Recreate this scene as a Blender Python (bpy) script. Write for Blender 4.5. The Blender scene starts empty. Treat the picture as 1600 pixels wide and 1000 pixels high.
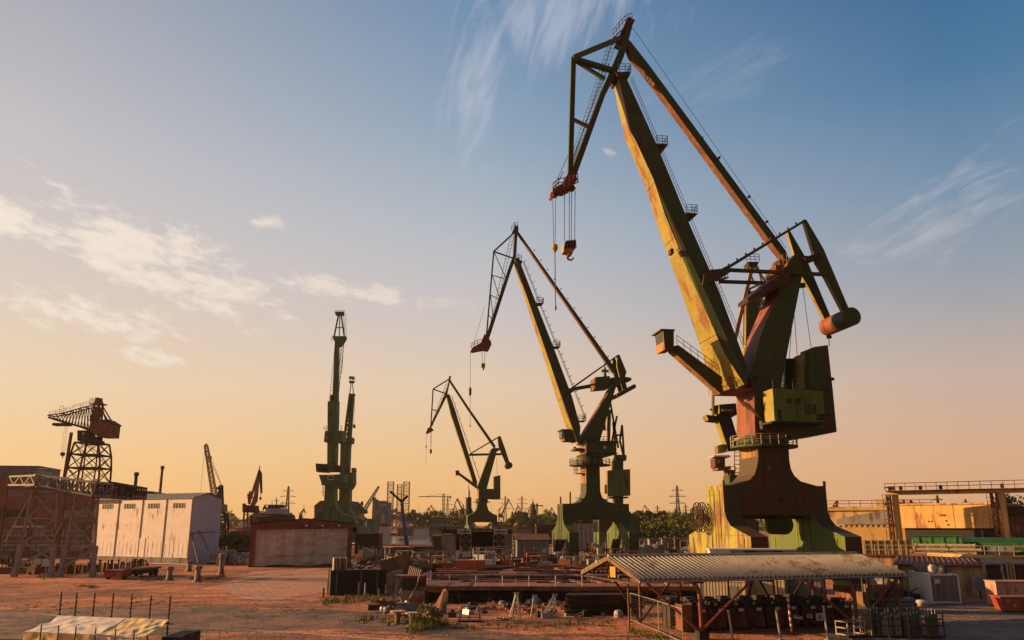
import bpy, bmesh, math, random
from mathutils import Vector as V, Matrix
SC = bpy.context.scene
COL = SC.collection
RAD = math.radians
rnd = random.Random(7)

# ---------------------------------------------------------------- camera
CAMH, FPX, PIT = 7.0, 1300.0, RAD(13.83)
SP, CP = math.sin(PIT), math.cos(PIT)
cam_d = bpy.data.cameras.new('camera'); cam = bpy.data.objects.new('camera', cam_d); COL.objects.link(cam)
cam.location = (0, 0, CAMH); cam.rotation_euler = (math.pi / 2 + PIT, 0, 0)
cam_d.sensor_width = 36; cam_d.lens = FPX / 1600 * 36; cam_d.clip_start = 0.3; cam_d.clip_end = 20000
SC.camera = cam

def ray(px, py):
    v, u = (px - 800) / FPX, (500 - py) / FPX
    return V((v, CP - u * SP, SP + u * CP))
def at(px, py, Y):                     # the point seen there at a distance Y ahead
    d = ray(px, py); return V((0, 0, CAMH)) + d * (Y / d.y)
def gr(px, py, z=0.0):                 # the point seen there at height z
    d = ray(px, py); return V((0, 0, CAMH)) + d * ((z - CAMH) / d.z)
def zt(py, Y): return at(800, py, Y).z
class Fr:                              # an upright plane turned by a about a ground point
    def __init__(s, c, a=0.0):
        s.c, s.a = V((c[0], c[1], 0)), a
        s.u = V((math.cos(a), math.sin(a), 0)); s.n = V((math.sin(a), -math.cos(a), 0))
    def q(s, px, py, off=0.0):
        d = ray(px, py); o = V((0, 0, CAMH)) - s.c
        t = (off - o.dot(s.n)) / d.dot(s.n); p = o + d * t
        return V((p.dot(s.u), -off, p.z))

# ---------------------------------------------------------------- mesh builder
class MB:
    def __init__(s): s.v, s.f, s.m = [], [], []
    def add(s, vs, fs, mi=0):
        o = len(s.v); s.v += [tuple(x) for x in vs]
        for k, f in enumerate(fs):
            s.f.append(tuple(i + o for i in f)); s.m.append(mi if isinstance(mi, int) else mi[k])
        return s
    def box(s, c, d, rz=0.0, mi=0, rx=0.0, ry=0.0):
        R = Matrix.Rotation(rz, 3, 'Z') @ Matrix.Rotation(ry, 3, 'Y') @ Matrix.Rotation(rx, 3, 'X'); c = V(c)
        vs = [c + R @ V((x * d[0] / 2, y * d[1] / 2, z * d[2] / 2)) for x in (-1, 1) for y in (-1, 1) for z in (-1, 1)]
        return s.add(vs, [(0, 1, 3, 2), (4, 6, 7, 5), (0, 4, 5, 1), (2, 3, 7, 6), (0, 2, 6, 4), (1, 5, 7, 3)], mi)
    def b(s, x0, x1, y0, y1, z0, z1, mi=0):
        return s.box(((x0 + x1) / 2, (y0 + y1) / 2, (z0 + z1) / 2), (abs(x1 - x0), abs(y1 - y0), abs(z1 - z0)), 0, mi)
    def beam(s, p, q, w, h=None, w2=None, h2=None, mi=0, up=None):
        p, q = V(p), V(q); h = w if h is None else h; w2 = w if w2 is None else w2; h2 = h if h2 is None else h2
        d = q - p
        if d.length < 1e-6: return s
        d.normalize(); up = V(up) if up is not None else (V((0, 0, 1)) if abs(d.z) < .95 else V((0, 1, 0)))
        a = d.cross(up).normalized(); c = a.cross(d).normalized()
        vs = [p + a * (x * w / 2) + c * (y * h / 2) for x, y in ((-1, -1), (1, -1), (1, 1), (-1, 1))] + \
             [q + a * (x * w2 / 2) + c * (y * h2 / 2) for x, y in ((-1, -1), (1, -1), (1, 1), (-1, 1))]
        return s.add(vs, [(3, 2, 1, 0), (4, 5, 6, 7), (0, 1, 5, 4), (1, 2, 6, 5), (2, 3, 7, 6), (3, 0, 4, 7)], mi)
    def tube(s, p, q, r, r2=None, n=8, mi=0, cap=True):
        p, q = V(p), V(q); r2 = r if r2 is None else r2; d = q - p
        if d.length < 1e-6: return s
        d.normalize(); up = V((0, 0, 1)) if abs(d.z) < .9 else V((1, 0, 0))
        a = d.cross(up).normalized(); c = d.cross(a).normalized()
        vs = []
        for P, R in ((p, r), (q, r2)):
            for k in range(n):
                t = 2 * math.pi * k / n; vs.append(P + a * (math.cos(t) * R) + c * (math.sin(t) * R))
        fs = [(k, (k + 1) % n, n + (k + 1) % n, n + k) for k in range(n)]
        if cap: fs += [tuple(range(n))[::-1], tuple(range(n, 2 * n))]
        return s.add(vs, fs, mi)
    def path(s, pts, r, n=6, mi=0):
        for p, q in zip(pts, pts[1:]): s.tube(p, q, r, r, n, mi)
        return s
    def wire(s, p, q, r=.03, sag=0.0, k=1, mi=0):
        p, q = V(p), V(q)
        pts = [p.lerp(q, i / k) - V((0, 0, sag * 4 * (i / k) * (1 - i / k))) for i in range(k + 1)]
        return s.path(pts, r, 4, mi)
    def prism(s, A, B, mi=0, ms=None):          # front outline A, back outline B; ms: a material for some sides
        n = len(A); vs = list(A) + list(B)
        fs = [tuple(range(n)), tuple(range(n, 2 * n))[::-1]] + [(i, n + i, n + (i + 1) % n, (i + 1) % n) for i in range(n)]
        mm = [mi, mi] + [(ms or {}).get(i, mi) for i in range(n)]
        return s.add(vs, fs, mm)
    def poly(s, pts, mi=0): return s.add(pts, [tuple(range(len(pts)))], mi)
    def lathe(s, c, prof, n=16, mi=0):           # prof: (r, z) from the bottom up
        c = V(c); vs = []
        for r, z in prof:
            for k in range(n):
                t = 2 * math.pi * k / n; vs.append(c + V((r * math.cos(t), r * math.sin(t), z)))
        fs = []
        for j in range(len(prof) - 1):
            for k in range(n): fs.append((j * n + k, j * n + (k + 1) % n, (j + 1) * n + (k + 1) % n, (j + 1) * n + k))
        fs += [tuple(range(n))[::-1], tuple(range((len(prof) - 1) * n, len(prof) * n))]
        return s.add(vs, fs, mi)
    def rail(s, pts, h=1.1, step=1.5, r=.035, mids=1, mi=0, posts=True):
        pts = [V(p) for p in pts]
        for p, q in zip(pts, pts[1:]):
            L = (q - p).length; k = max(1, round(L / step))
            for j in range(mids + 1):
                zz = V((0, 0, h * (j + 1) / (mids + 1))); s.tube(p + zz, q + zz, r, r, 5, mi)
            for i in range(k + 1 if posts else 0):
                b = p.lerp(q, i / k); s.tube(b, b + V((0, 0, h)), r, r, 5, mi)
        return s
    def ladder(s, p, q, side, w=.5, r=.03, step=.5, cage=False, out=None, mi=0):
        p, q, side = V(p), V(q), V(side).normalized()
        s.tube(p + side * w / 2, q + side * w / 2, r, r, 4, mi); s.tube(p - side * w / 2, q - side * w / 2, r, r, 4, mi)
        k = max(1, int((q - p).length / step))
        for i in range(k + 1):
            c = p.lerp(q, i / k); s.tube(c + side * w / 2, c - side * w / 2, r * .7, r * .7, 4, mi)
            if cage and i % 2 == 0:
                o = V(out).normalized() * .7
                s.path([c + side * w / 2, c + side * w * .8 + o * .6, c + o, c - side * w * .8 + o * .6, c - side * w / 2], r * .6, 4, mi)
        return s
    def lattice(s, p, q, w0, w1, k, r, rb=None, side=None, h0=None, h1=None, mi=0, faces=(0, 1, 2, 3)):
        p, q = V(p), V(q); rb = rb or r * .55; d = (q - p).normalized()
        sd = V(side).normalized() if side is not None else d.cross(V((0, 0, 1)) if abs(d.z) < .9 else V((0, 1, 0))).normalized()
        sd = (sd - d * sd.dot(d)).normalized(); up = sd.cross(d).normalized(); h0 = w0 if h0 is None else h0; h1 = w1 if h1 is None else h1
        def P(t, i):
            w, h = w0 + (w1 - w0) * t, h0 + (h1 - h0) * t; x, y = ((-1, -1), (1, -1), (1, 1), (-1, 1))[i % 4]
            return p.lerp(q, t) + sd * (x * w / 2) + up * (y * h / 2)
        for i in range(4): s.beam(P(0, i), P(1, i), r * 2, r * 2, mi=mi)
        for j in range(k):
            t0, t1 = j / k, (j + 1) / k
            for i in faces:
                a, b = (i, i + 1) if j % 2 else (i + 1, i)
                s.beam(P(t0, a), P(t1, b), rb * 2, rb * 2, mi=mi); s.beam(P(t1, i), P(t1, i + 1), rb * 2, rb * 2, mi=mi)
        return s
    def build(s, name, mats, parent=None, loc=None, rz=0.0, smooth=False, bevel=0.0, world=False):
        me = bpy.data.meshes.new(name); off = V((0, 0, 0))
        if world and parent is not None: off = V(parent.location)
        elif loc is not None and world is not False: off = V(loc)
        me.from_pydata([tuple(V(v) - off) for v in s.v], [], s.f)
        for m in (mats if isinstance(mats, (list, tuple)) else [mats]): me.materials.append(m)
        me.polygons.foreach_set('material_index', s.m)
        bm = bmesh.new(); bm.from_mesh(me)
        bmesh.ops.recalc_face_normals(bm, faces=bm.faces); bm.to_mesh(me); bm.free()
        if smooth: me.polygons.foreach_set('use_smooth', [True] * len(me.polygons))
        o = bpy.data.objects.new(name, me); COL.objects.link(o)
        if parent is not None: o.parent = parent
        if loc is not None: o.location = loc
        o.rotation_euler.z = rz
        if bevel:
            b = o.modifiers.new('bevel', 'BEVEL'); b.width = bevel; b.segments = 1; b.limit_method = 'ANGLE'
        return o

LABELS = {}
def tag(o, label=None, cat=None, group=None, kind=None):
    if label: o['label'] = label
    if cat: o['category'] = cat
    if group: o['group'] = group
    if kind: o['kind'] = kind
    return o
def thing(name, label, cat, loc=(0, 0, 0), rz=0.0, group=None):
    o = bpy.data.objects.new(name, None); COL.objects.link(o); o.empty_display_size = .2
    o.location = loc; o.rotation_euler.z = rz
    return tag(o, label, cat, group)
def kids(o): return [c for c in bpy.data.objects if c.parent == o]
def copy_tree(o, loc=None, rz=None, label=None, sc=None):
    def cp(x, par):
        c = x.copy(); COL.objects.link(c); c.parent = par
        for k in kids(x): cp(k, c)
        return c
    r = cp(o, o.parent)
    if loc is not None: r.location = loc
    if rz is not None: r.rotation_euler.z = rz
    if sc is not None: r.scale = (sc,) * 3 if isinstance(sc, (int, float)) else sc
    if label: r['label'] = label
    return r
def single(mb, name, mats, label, cat, loc, rz=0.0, group=None, world=True, **kw):   # a thing that is one mesh; world: vertices are given in world space
    o = mb.build(name, mats, None, loc=loc, rz=rz, world=world, **kw)
    return tag(o, label, cat, group)

# ---------------------------------------------------------------- materials
class NT:
    def __init__(s, tree): s.t = tree; s.n = tree.nodes; s.l = tree.links
    def N(s, typ, **kw):
        n = s.n.new(typ)
        for k, v in kw.items():
            if k == 'ins':
                for a, b in v.items(): s.put(n.inputs[a], b)
            else: setattr(n, k, v)
        return n
    def put(s, inp, v):
        if isinstance(v, bpy.types.NodeSocket): s.l.new(v, inp)
        elif isinstance(v, bpy.types.Node): s.l.new(v.outputs[0], inp)
        else: inp.default_value = v
    def m(s, op, a, b=None, c=None, clamp=False):
        n = s.N('ShaderNodeMath', operation=op); n.use_clamp = clamp; s.put(n.inputs[0], a)
        if b is not None: s.put(n.inputs[1], b)
        if c is not None: s.put(n.inputs[2], c)
        return n.outputs[0]
    def mix(s, f, a, b, bt='MIX'):
        n = s.N('ShaderNodeMix', data_type='RGBA', blend_type=bt); s.put(n.inputs[0], f)
        for i, c in ((6, a), (7, b)): s.put(n.inputs[i], c if not isinstance(c, tuple) else (c + (1,) if len(c) == 3 else c))
        return n.outputs[2]
    def mr(s, x, a, b, c=0.0, d=1.0, smooth=False):
        n = s.N('ShaderNodeMapRange'); n.interpolation_type = 'SMOOTHSTEP' if smooth else 'LINEAR'
        for i, k in enumerate((x, a, b, c, d)): s.put(n.inputs[i], k)
        return n.outputs[0]
    def noise(s, vec, scale, detail=4.0, rough=.55, sx=None, dist=0.0):
        if sx: mp = s.N('ShaderNodeMapping'); s.put(mp.inputs[0], vec); mp.inputs[3].default_value = sx; vec = mp.outputs[0]
        n = s.N('ShaderNodeTexNoise'); s.put(n.inputs['Vector'], vec); n.inputs['Scale'].default_value = scale
        n.inputs['Detail'].default_value = detail; n.inputs['Roughness'].default_value = rough; n.inputs['Distortion'].default_value = dist
        return n.outputs[0]
    def ramp(s, x, stops, interp='LINEAR'):
        n = s.N('ShaderNodeValToRGB'); s.put(n.inputs[0], x); r = n.color_ramp; r.interpolation = interp
        while len(r.elements) < len(stops): r.elements.new(.5)
        for e, (p, c) in zip(r.elements, stops): e.position = p; e.color = c + (1,) if len(c) == 3 else c
        return n.outputs[0]

def mat_new(name):
    m = bpy.data.materials.new(name); m.use_nodes = True; m.node_tree.nodes.clear()
    t = NT(m.node_tree); out = t.N('ShaderNodeOutputMaterial'); b = t.N('ShaderNodeBsdfPrincipled'); t.l.new(b.outputs[0], out.inputs[0])
    return m, t, b
def M(name, base, alt=None, rust=None, amt=.25, sc=.6, rough=.7, streak=True, bump=.25, metal=0.0, bs=6.0, spec=.3, seam=0.0):
    """weathered surface: base tone with a second tone in large patches and rust or dirt in vertical streaks"""
    m, t, b = mat_new(name)
    co = t.N('ShaderNodeTexCoord').outputs['Object']
    alt = alt or tuple(c * .72 for c in base)
    c = t.mix(t.mr(t.noise(co, sc, 6.0, .62), .36, .64), base, alt)
    c = t.mix(t.mr(t.noise(co, sc * 9, 3.0, .6), .35, .75, 0, .35), c, tuple(x * .6 for x in base))
    if rust:
        n1 = t.noise(co, sc * 2.2, 7.0, .68, sx=(1, 1, .22) if streak else None)
        n2 = t.noise(co, sc * .7, 3.0, .5)
        f = t.m('ADD', n1, t.m('MULTIPLY', n2, .5))
        k = .95 - amt * .6
        c = t.mix(t.mr(f, k, k + .10, 0, .95), c, rust)
        n3 = t.noise(co, sc * 14, 3.0, .6); c = t.mix(t.mr(n3, .66 - amt * .12, .70 - amt * .1, 0, .8), c, tuple(x * .55 for x in rust))   # chips
        n4 = t.noise(co, sc * 5, 4.0, .6, sx=(1, 1, .05)); c = t.mix(t.mr(n4, .58, .74, 0, .55), c, tuple(x * .5 for x in base))            # runs
    if seam:                                   # plate seams with rust weeping from them
        mp = t.N('ShaderNodeMapping'); t.put(mp.inputs[0], co); mp.inputs[2].default_value = (RAD(90), 0, 0)
        br = t.N('ShaderNodeTexBrick'); t.put(br.inputs['Vector'], mp.outputs[0]); br.inputs['Scale'].default_value = 1.0; br.inputs['Brick Width'].default_value = seam * 1.6; br.inputs['Row Height'].default_value = seam
        br.inputs['Mortar Size'].default_value = .025; br.inputs['Mortar Smooth'].default_value = .4; br.inputs['Color1'].default_value = (1, 1, 1, 1); br.inputs['Color2'].default_value = (.88, .88, .88, 1); br.inputs['Mortar'].default_value = (.35, .3, .28, 1)
        c = t.mix(.8, c, br.outputs[0], 'MULTIPLY')
    t.put(b.inputs['Base Color'], c); b.inputs['Roughness'].default_value = rough; b.inputs['Metallic'].default_value = metal
    b.inputs['Specular IOR Level'].default_value = spec
    if bump:
        bn = t.N('ShaderNodeBump'); bn.inputs['Strength'].default_value = bump; bn.inputs['Distance'].default_value = .05
        t.put(bn.inputs['Height'], t.noise(co, bs, 5.0, .6)); t.l.new(bn.outputs[0], b.inputs['Normal'])
    return m
def Mflat(name, base, rough=.6, metal=0.0):
    return M(name, base, tuple(c * .85 for c in base), None, 0, 1.2, rough, False, .1, metal)

RUST = (.16, .065, .03)
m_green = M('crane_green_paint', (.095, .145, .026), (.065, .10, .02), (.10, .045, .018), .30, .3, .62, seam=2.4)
m_greenlit = M('crane_sunlit_green_paint', (.34, .26, .04), (.25, .21, .035), (.20, .075, .025), .30, .3, .62, seam=2.4)  # crane green on sunward sides, warm sunlight put into the colour
m_redprimer = M('crane_red_primer', (.30, .075, .03), (.20, .06, .025), (.10, .038, .018), .35, .35, .65, seam=2.2)
m_brown = M('crane_brown_steel', (.080, .050, .018), (.050, .060, .014), (.095, .034, .014), .42, .30, .68, seam=2.6)
m_platelit = M('crane_sunlit_plate', (.33, .29, .045), (.27, .26, .04), (.17, .07, .025), .37, .45, .6, seam=2.0)  # sunlit yellow put into the plate colour; the shaded leg stays green
m_craneorange = M('crane_orange_sunlit_paint', (.36, .20, .055), (.28, .15, .04), (.14, .05, .02), .36, .35, .65, seam=2.2)  # orange parts; on sunward cab and house sides it paints in warm sun
m_house = M('machinery_house_green', (.14, .24, .05), (.10, .18, .036), (.09, .05, .02), .22, .4, .6)
m_legplate = M('crane_leg_green', (.105, .16, .022), (.08, .135, .02), (.13, .07, .02), .26, .35, .6, seam=2.0)
m_dkgreen = M('dark_green_steel', (.052, .082, .018), (.034, .056, .014), (.075, .032, .014), .28, .4, .65, seam=2.4)
m_grgreen = M('faded_green_steel', (.11, .17, .055), (.08, .135, .045), (.07, .05, .02), .25, .3, .65, seam=2.4)
m_rust = M('rusty_steel', (.155, .065, .032), (.09, .04, .022), (.22, .09, .04), .35, .8, .8, False)
m_dkrust = M('dark_rusty_steel', (.055, .027, .017), (.03, .018, .012), (.10, .042, .02), .3, .8, .8, False)
m_redrust = M('red_rusty_steel', (.26, .075, .035), (.16, .055, .03), (.10, .04, .02), .3, .8, .75, False)
m_hookyel = M('hook_block_yellow', (.42, .24, .03), (.34, .19, .03), RUST, .2, 2.0, .55)
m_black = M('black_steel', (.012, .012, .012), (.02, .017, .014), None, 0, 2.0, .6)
m_wire = M('steel_rope', (.05, .045, .05), (.03, .03, .035), None, 0, 2.0, .5, False, 0)
m_glass = M('dark_window_glass', (.02, .022, .025), (.03, .03, .03), None, 0, 1.0, .12, False, 0, 0, 6, .5)
m_white = M('white_paint', (.62, .58, .54), (.5, .47, .44), RUST, .18, .9, .6)
m_greysteel = M('grey_steel', (.17, .16, .145), (.12, .11, .10), RUST, .25, .8, .65)
m_galv = M('galvanised_steel', (.34, .33, .31), (.25, .25, .24), RUST, .16, 1.5, .45, False, .1, .4)
m_orange = M('faded_orange_steel', (.42, .17, .07), (.34, .14, .06), RUST, .2, .6, .65)
m_concrete = M('stained_concrete', (.30, .27, .24), (.22, .19, .165), (.12, .08, .06), .3, .5, .9)
m_wood = M('weathered_timber', (.20, .115, .06), (.13, .08, .045), (.07, .045, .03), .3, 1.4, .85, False)

# ---------------------------------------------------------------- light
SUN_EL, SUN_AZ = RAD(13.5), RAD(-78)         # azimuth from straight ahead, negative to the left
sd = V((math.sin(SUN_AZ) * math.cos(SUN_EL), math.cos(SUN_AZ) * math.cos(SUN_EL), math.sin(SUN_EL)))
sl = bpy.data.lights.new('sun', 'SUN'); sl.energy = 5.0; sl.angle = RAD(.6); sl.color = (1.0, .58, .24)
so = bpy.data.objects.new('sun', sl); COL.objects.link(so); so.rotation_euler = sd.to_track_quat('Z', 'Y').to_euler(); so.location = (-60, 0, 90)

w = bpy.data.worlds.new('World'); SC.world = w; w.use_nodes = True; w.node_tree.nodes.clear()
t = NT(w.node_tree)
wo = t.N('ShaderNodeOutputWorld'); bg = t.N('ShaderNodeBackground'); t.l.new(bg.outputs[0], wo.inputs[0])
dirv = t.N('ShaderNodeTexCoord').outputs['Generated']
sx = t.N('ShaderNodeSeparateXYZ'); t.put(sx.inputs[0], dirv); X, Y, Z = sx.outputs
az = t.m('ARCTAN2', X, Y); el = t.m('ARCSINE', Z)
def s2l(r, g, b): return tuple(((c / 255) / 12.92 if c < 10 else ((c / 255 + .055) / 1.055) ** 2.4) for c in (r, g, b))
eln = t.mr(el, 0.0, RAD(45))
def ramp_el(stops): return t.ramp(eln, [(e / 45, s2l(*c)) for e, c in stops])
# the air towards the sun, straight ahead and away from the sun, by height above the horizon
left = ramp_el([(0, (249, 190, 112)), (4, (250, 206, 146)), (9, (243, 215, 180)), (16, (222, 208, 200)), (23, (204, 199, 202)), (31, (176, 178, 187)), (42, (142, 150, 168))])
midc = ramp_el([(0, (241, 179, 108)), (4, (244, 197, 140)), (9, (236, 207, 176)), (14, (212, 202, 199)), (20, (186, 193, 201)), (27, (147, 171, 194)), (34, (117, 150, 184)), (42, (90, 130, 172))])
right = ramp_el([(0, (222, 166, 120)), (4, (222, 177, 142)), (9, (204, 181, 166)), (14, (165, 169, 176)), (20, (125, 152, 178)), (27, (80, 126, 165)), (34, (57, 104, 148)), (42, (45, 90, 138))])
f1 = t.mr(az, RAD(-33), RAD(-2), smooth=False); f2 = t.mr(az, RAD(-2), RAD(30), smooth=False)
sky = t.mix(f2, t.mix(f1, left, midc), right)
ns = t.N('ShaderNodeTexSky', sky_type='NISHITA'); ns.sun_disc = False; ns.sun_elevation = SUN_EL; ns.sun_rotation = SUN_AZ
ns.dust_density = 2.0
nsc = t.mix(1.0, ns.outputs[0], (.06, .06, .06), 'MULTIPLY')
# clouds: thin high sheets, torn by noise
wv = t.N('ShaderNodeCombineXYZ'); t.put(wv.inputs[0], az); t.put(wv.inputs[1], el)
def blob(a0, e0, sa, se, rot=0.0):
    da, de = t.m('SUBTRACT', az, RAD(a0)), t.m('SUBTRACT', el, RAD(e0)); c, s_ = math.cos(RAD(rot)), math.sin(RAD(rot))
    u = t.m('DIVIDE', t.m('ADD', t.m('MULTIPLY', da, c), t.m('MULTIPLY', de, s_)), RAD(sa))
    v = t.m('DIVIDE', t.m('SUBTRACT', t.m('MULTIPLY', de, c), t.m('MULTIPLY', da, s_)), RAD(se))
    return t.m('POWER', 2.718, t.m('MULTIPLY', -1.0, t.m('ADD', t.m('MULTIPLY', u, u), t.m('MULTIPLY', v, v))))
def acc(*bs):
    r = bs[0]
    for x in bs[1:]: r = t.m('MAXIMUM', r, x)
    return r
def torn(rot, scale, lx, ly, lo, hi, seed=0.0, dist=.6, fine=.45):     # noise drawn out by lx along a direction turned by rot
    mp = t.N('ShaderNodeMapping'); mp.vector_type = 'TEXTURE'; t.put(mp.inputs[0], wv.outputs[0]); mp.inputs[1].default_value = (seed, seed * .7, 0)
    mp.inputs[2].default_value = (0, 0, RAD(rot)); mp.inputs[3].default_value = (lx, ly, 1)
    a = t.noise(mp.outputs[0], scale, 6, .55, dist=dist); b = t.noise(mp.outputs[0], scale * 3.3, 8, .62, dist=dist * .6)
    return t.m('ADD', t.m('MULTIPLY', a, 1 - fine), t.m('MULTIPLY', b, fine)), lo, hi
def cloud(mask, nz, gain):                                            # the mask lowers the threshold of the noise
    n, lo, hi = nz
    return t.m('MULTIPLY', t.mr(t.m('ADD', n, t.m('MULTIPLY', t.m('SUBTRACT', t.m('POWER', mask, .7), 1.0), .30)), lo, hi, 0, 1, True), gain)
cA = cloud(acc(blob(-25.5, 17.0, 9, 2.3, -12), blob(-22, 15.2, 7, 2.2, -10), blob(-27, 12.6, 5.5, 1.5, -5), blob(-12, 15.7, 7, 1.0, -6), blob(-32, 17.6, 6, 1.4, -14),
               blob(-17.5, 19.6, 1.8, .6, 8), blob(-24, 10.5, 2.5, .6, -8)), torn(-12, 24, 1.9, .8, .36, .56, .3, .35), .9)
cB = cloud(acc(blob(-2.4, 30.5, 2.6, 5.5, -14), blob(3, 34, 7, 2.8, 8), blob(7.5, 36, 2.2, 3, 30)), torn(66, 13, 2.8, .75, .30, .60, 4.1, 1.4), .6)
cC = cloud(acc(blob(29, 18.6, 7.5, 2.3, 15), blob(24, 17.2, 2.4, .8, 8)), torn(18, 15, 2.6, .65, .34, .62, 7.7, 1.0), .55)
cE = cloud(blob(17, 29.5, 5, 2.0, 14), torn(16, 14, 2.6, .6, .36, .66, 1.7, 1.0), .2)
cD = cloud(acc(blob(-4, 15.0, 4, .5, -4), blob(7.3, 25, .7, .5, -25)), torn(-6, 26, 1.6, .8, .40, .56, 2.2, .4), .5)
sky = t.mix(cE, sky, s2l(196, 200, 214))
sky = t.mix(cB, sky, s2l(196, 200, 214)); sky = t.mix(cC, sky, s2l(206, 203, 205)); sky = t.mix(cD, sky, s2l(228, 214, 200))
ccol = t.mix(t.mr(az, RAD(-33), RAD(-8)), s2l(255, 240, 222), s2l(244, 226, 212))
sky = t.mix(cA, sky, ccol)
# unseen sky behind the viewer, dimmed to hold down fill on facing sides
back = t.mr(t.m('ADD', Y, t.m('MULTIPLY', X, -.55)), -.55, .35, .48, 1.0, True)
# glow round the sun, beyond the left edge, added as soft warm fill
sdot = t.m('ADD', t.m('MULTIPLY', X, sd.x), t.m('ADD', t.m('MULTIPLY', Y, sd.y), t.m('MULTIPLY', Z, sd.z)))
glow = t.m('MULTIPLY', t.mr(sdot, .74, 1.0, 0, 1, True), .8)
back = t.m('ADD', back, glow)
sky = t.mix(1.0, sky, t.N('ShaderNodeCombineColor', ins={0: back, 1: back, 2: back}).outputs[0], 'MULTIPLY')
fin = t.mix(.10, sky, nsc)
t.put(bg.inputs[0], fin); bg.inputs[1].default_value = .535

SC.view_settings.view_transform = 'Standard'; SC.view_settings.look = 'None'; SC.view_settings.exposure = 0.9; SC.view_settings.gamma = 1
SC.cycles.max_bounces = 6; SC.cycles.diffuse_bounces = 3; SC.cycles.volume_bounces = 1
# ---------------------------------------------------------------- ground
def ground_mat():
    m, t, b = mat_new('red_dusty_yard'); co = t.N('ShaderNodeTexCoord').outputs['Object']
    c = t.mix(t.mr(t.noise(co, .045, 7.0, .66, sx=(1, 1.6, 1)), .42, .58), (.54, .20, .095), (.25, .105, .062))
    c = t.mix(t.mr(t.noise(co, .25, 6.0, .65, sx=(.5, 1.5, 1)), .5, .68, 0, .85), c, (.085, .052, .04))
    c = t.mix(t.mr(t.noise(co, 2.2, 5.0, .7), .55, .75, 0, .5), c, (.56, .28, .16))
    c = t.mix(t.mr(t.noise(co, 9.0, 3.0, .7), .55, .8, 0, .5), c, (.10, .06, .045))
    c = t.mix(t.mr(t.noise(co, .5, 4.0, .6, sx=(.12, 1.6, 1)), .56, .72, 0, .55), c, (.13, .075, .05))      # wheel tracks along the yard
    # worn concrete slabs: dark, broken joints
    br = t.N('ShaderNodeTexBrick'); mp = t.N('ShaderNodeMapping'); t.put(mp.inputs[0], co); mp.inputs[2].default_value = (0, 0, RAD(28)); t.put(br.inputs['Vector'], mp.outputs[0])
    mp2 = t.N('ShaderNodeVectorMath', operation='ADD'); nv = t.N('ShaderNodeTexNoise'); t.put(nv.inputs['Vector'], co); nv.inputs['Scale'].default_value = .6; t.put(mp2.inputs[0], mp.outputs[0]); sc_ = t.N('ShaderNodeVectorMath', operation='SCALE'); t.put(sc_.inputs[0], nv.outputs[1]); sc_.inputs['Scale'].default_value = 1.1; t.put(mp2.inputs[1], sc_.outputs[0]); t.put(br.inputs['Vector'], mp2.outputs[0]); br.inputs['Scale'].default_value = .30; br.inputs['Mortar Size'].default_value = .03; br.inputs['Color1'].default_value = br.inputs['Color2'].default_value = (1, 1, 1, 1); br.inputs['Mortar'].default_value = (0, 0, 0, 1)
    jt = t.m('MULTIPLY', t.m('SUBTRACT', 1.0, br.outputs[0]), t.m('MULTIPLY', t.mr(t.noise(co, .05, 3.0, .5), .50, .60), t.mr(t.noise(co, .5, 4.0, .6), .42, .56)))
    c = t.mix(t.m('MULTIPLY', jt, .92), c, (.05, .032, .025))
    t.put(b.inputs['Base Color'], c); b.inputs['Roughness'].default_value = .95; b.inputs['Specular IOR Level'].default_value = .15
    h = t.m('ADD', t.m('MULTIPLY', t.noise(co, .35, 6.0, .65), 1.2), t.m('ADD', t.m('MULTIPLY', t.noise(co, 3.0, 5.0, .65), .25), t.m('MULTIPLY', jt, -.25)))
    bn = t.N('ShaderNodeBump'); bn.inputs['Strength'].default_value = 1.0; bn.inputs['Distance'].default_value = .34; t.put(bn.inputs['Height'], h); t.l.new(bn.outputs[0], b.inputs['Normal'])
    return m
m_ground = ground_mat()
mb = MB(); mb.poly([(-6000, -300, 0), (6000, -300, 0), (6000, 9000, 0), (-6000, 9000, 0)]); tag(mb.build('ground', m_ground), kind='structure')
m_shade_asph = M('shade_dark_asphalt', (.085, .058, .045), (.055, .04, .033), (.20, .095, .06), .42, .25, .92, False, .5, 0, 3.0)
def sheet(name, pts, z, m):
    mb = MB(); mb.poly([(p.x, p.y, z) for p in pts]); return tag(mb.build(name, m), kind='structure')
# asphalt band crossing in front, edges ragged; dark tone also paints in a shadow
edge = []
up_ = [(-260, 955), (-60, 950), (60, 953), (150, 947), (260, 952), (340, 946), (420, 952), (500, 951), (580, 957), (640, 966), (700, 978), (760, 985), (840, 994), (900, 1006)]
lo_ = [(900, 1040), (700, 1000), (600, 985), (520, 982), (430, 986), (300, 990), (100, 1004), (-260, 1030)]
sheet('shade_band_road', [gr(x, y) for x, y in up_ + lo_], .004, m_shade_asph)
sheet('paved_yard', [gr(x, y) for x, y in [(1300, 945), (1380, 925), (1450, 945), (1560, 938), (1800, 948), (1900, 1080), (1360, 1030), (1290, 1000)]], .004, M('dusty_asphalt', (.12, .085, .062), (.085, .06, .045), (.20, .11, .07), .4, .3, .92, False, .4, 0, 3.0))
def water_mat():
    m, t, b = mat_new('harbour_water'); b.inputs['Base Color'].default_value = (.03, .045, .05, 1); b.inputs['Roughness'].default_value = .12
    co = t.N('ShaderNodeTexCoord').outputs['Object']; bn = t.N('ShaderNodeBump'); bn.inputs['Strength'].default_value = .15; t.put(bn.inputs['Height'], t.noise(co, .4, 4.0, .6, sx=(.3, 1, 1))); t.l.new(bn.outputs[0], b.inputs['Normal']); return m
mb = MB(); mb.poly([(-75, 330, .02), (-20, 330, .02), (40, 470, .02), (40, 560, .02), (-160, 560, .02), (-120, 420, .02)]); tag(mb.build('water', water_mat()), kind='structure')

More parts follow.
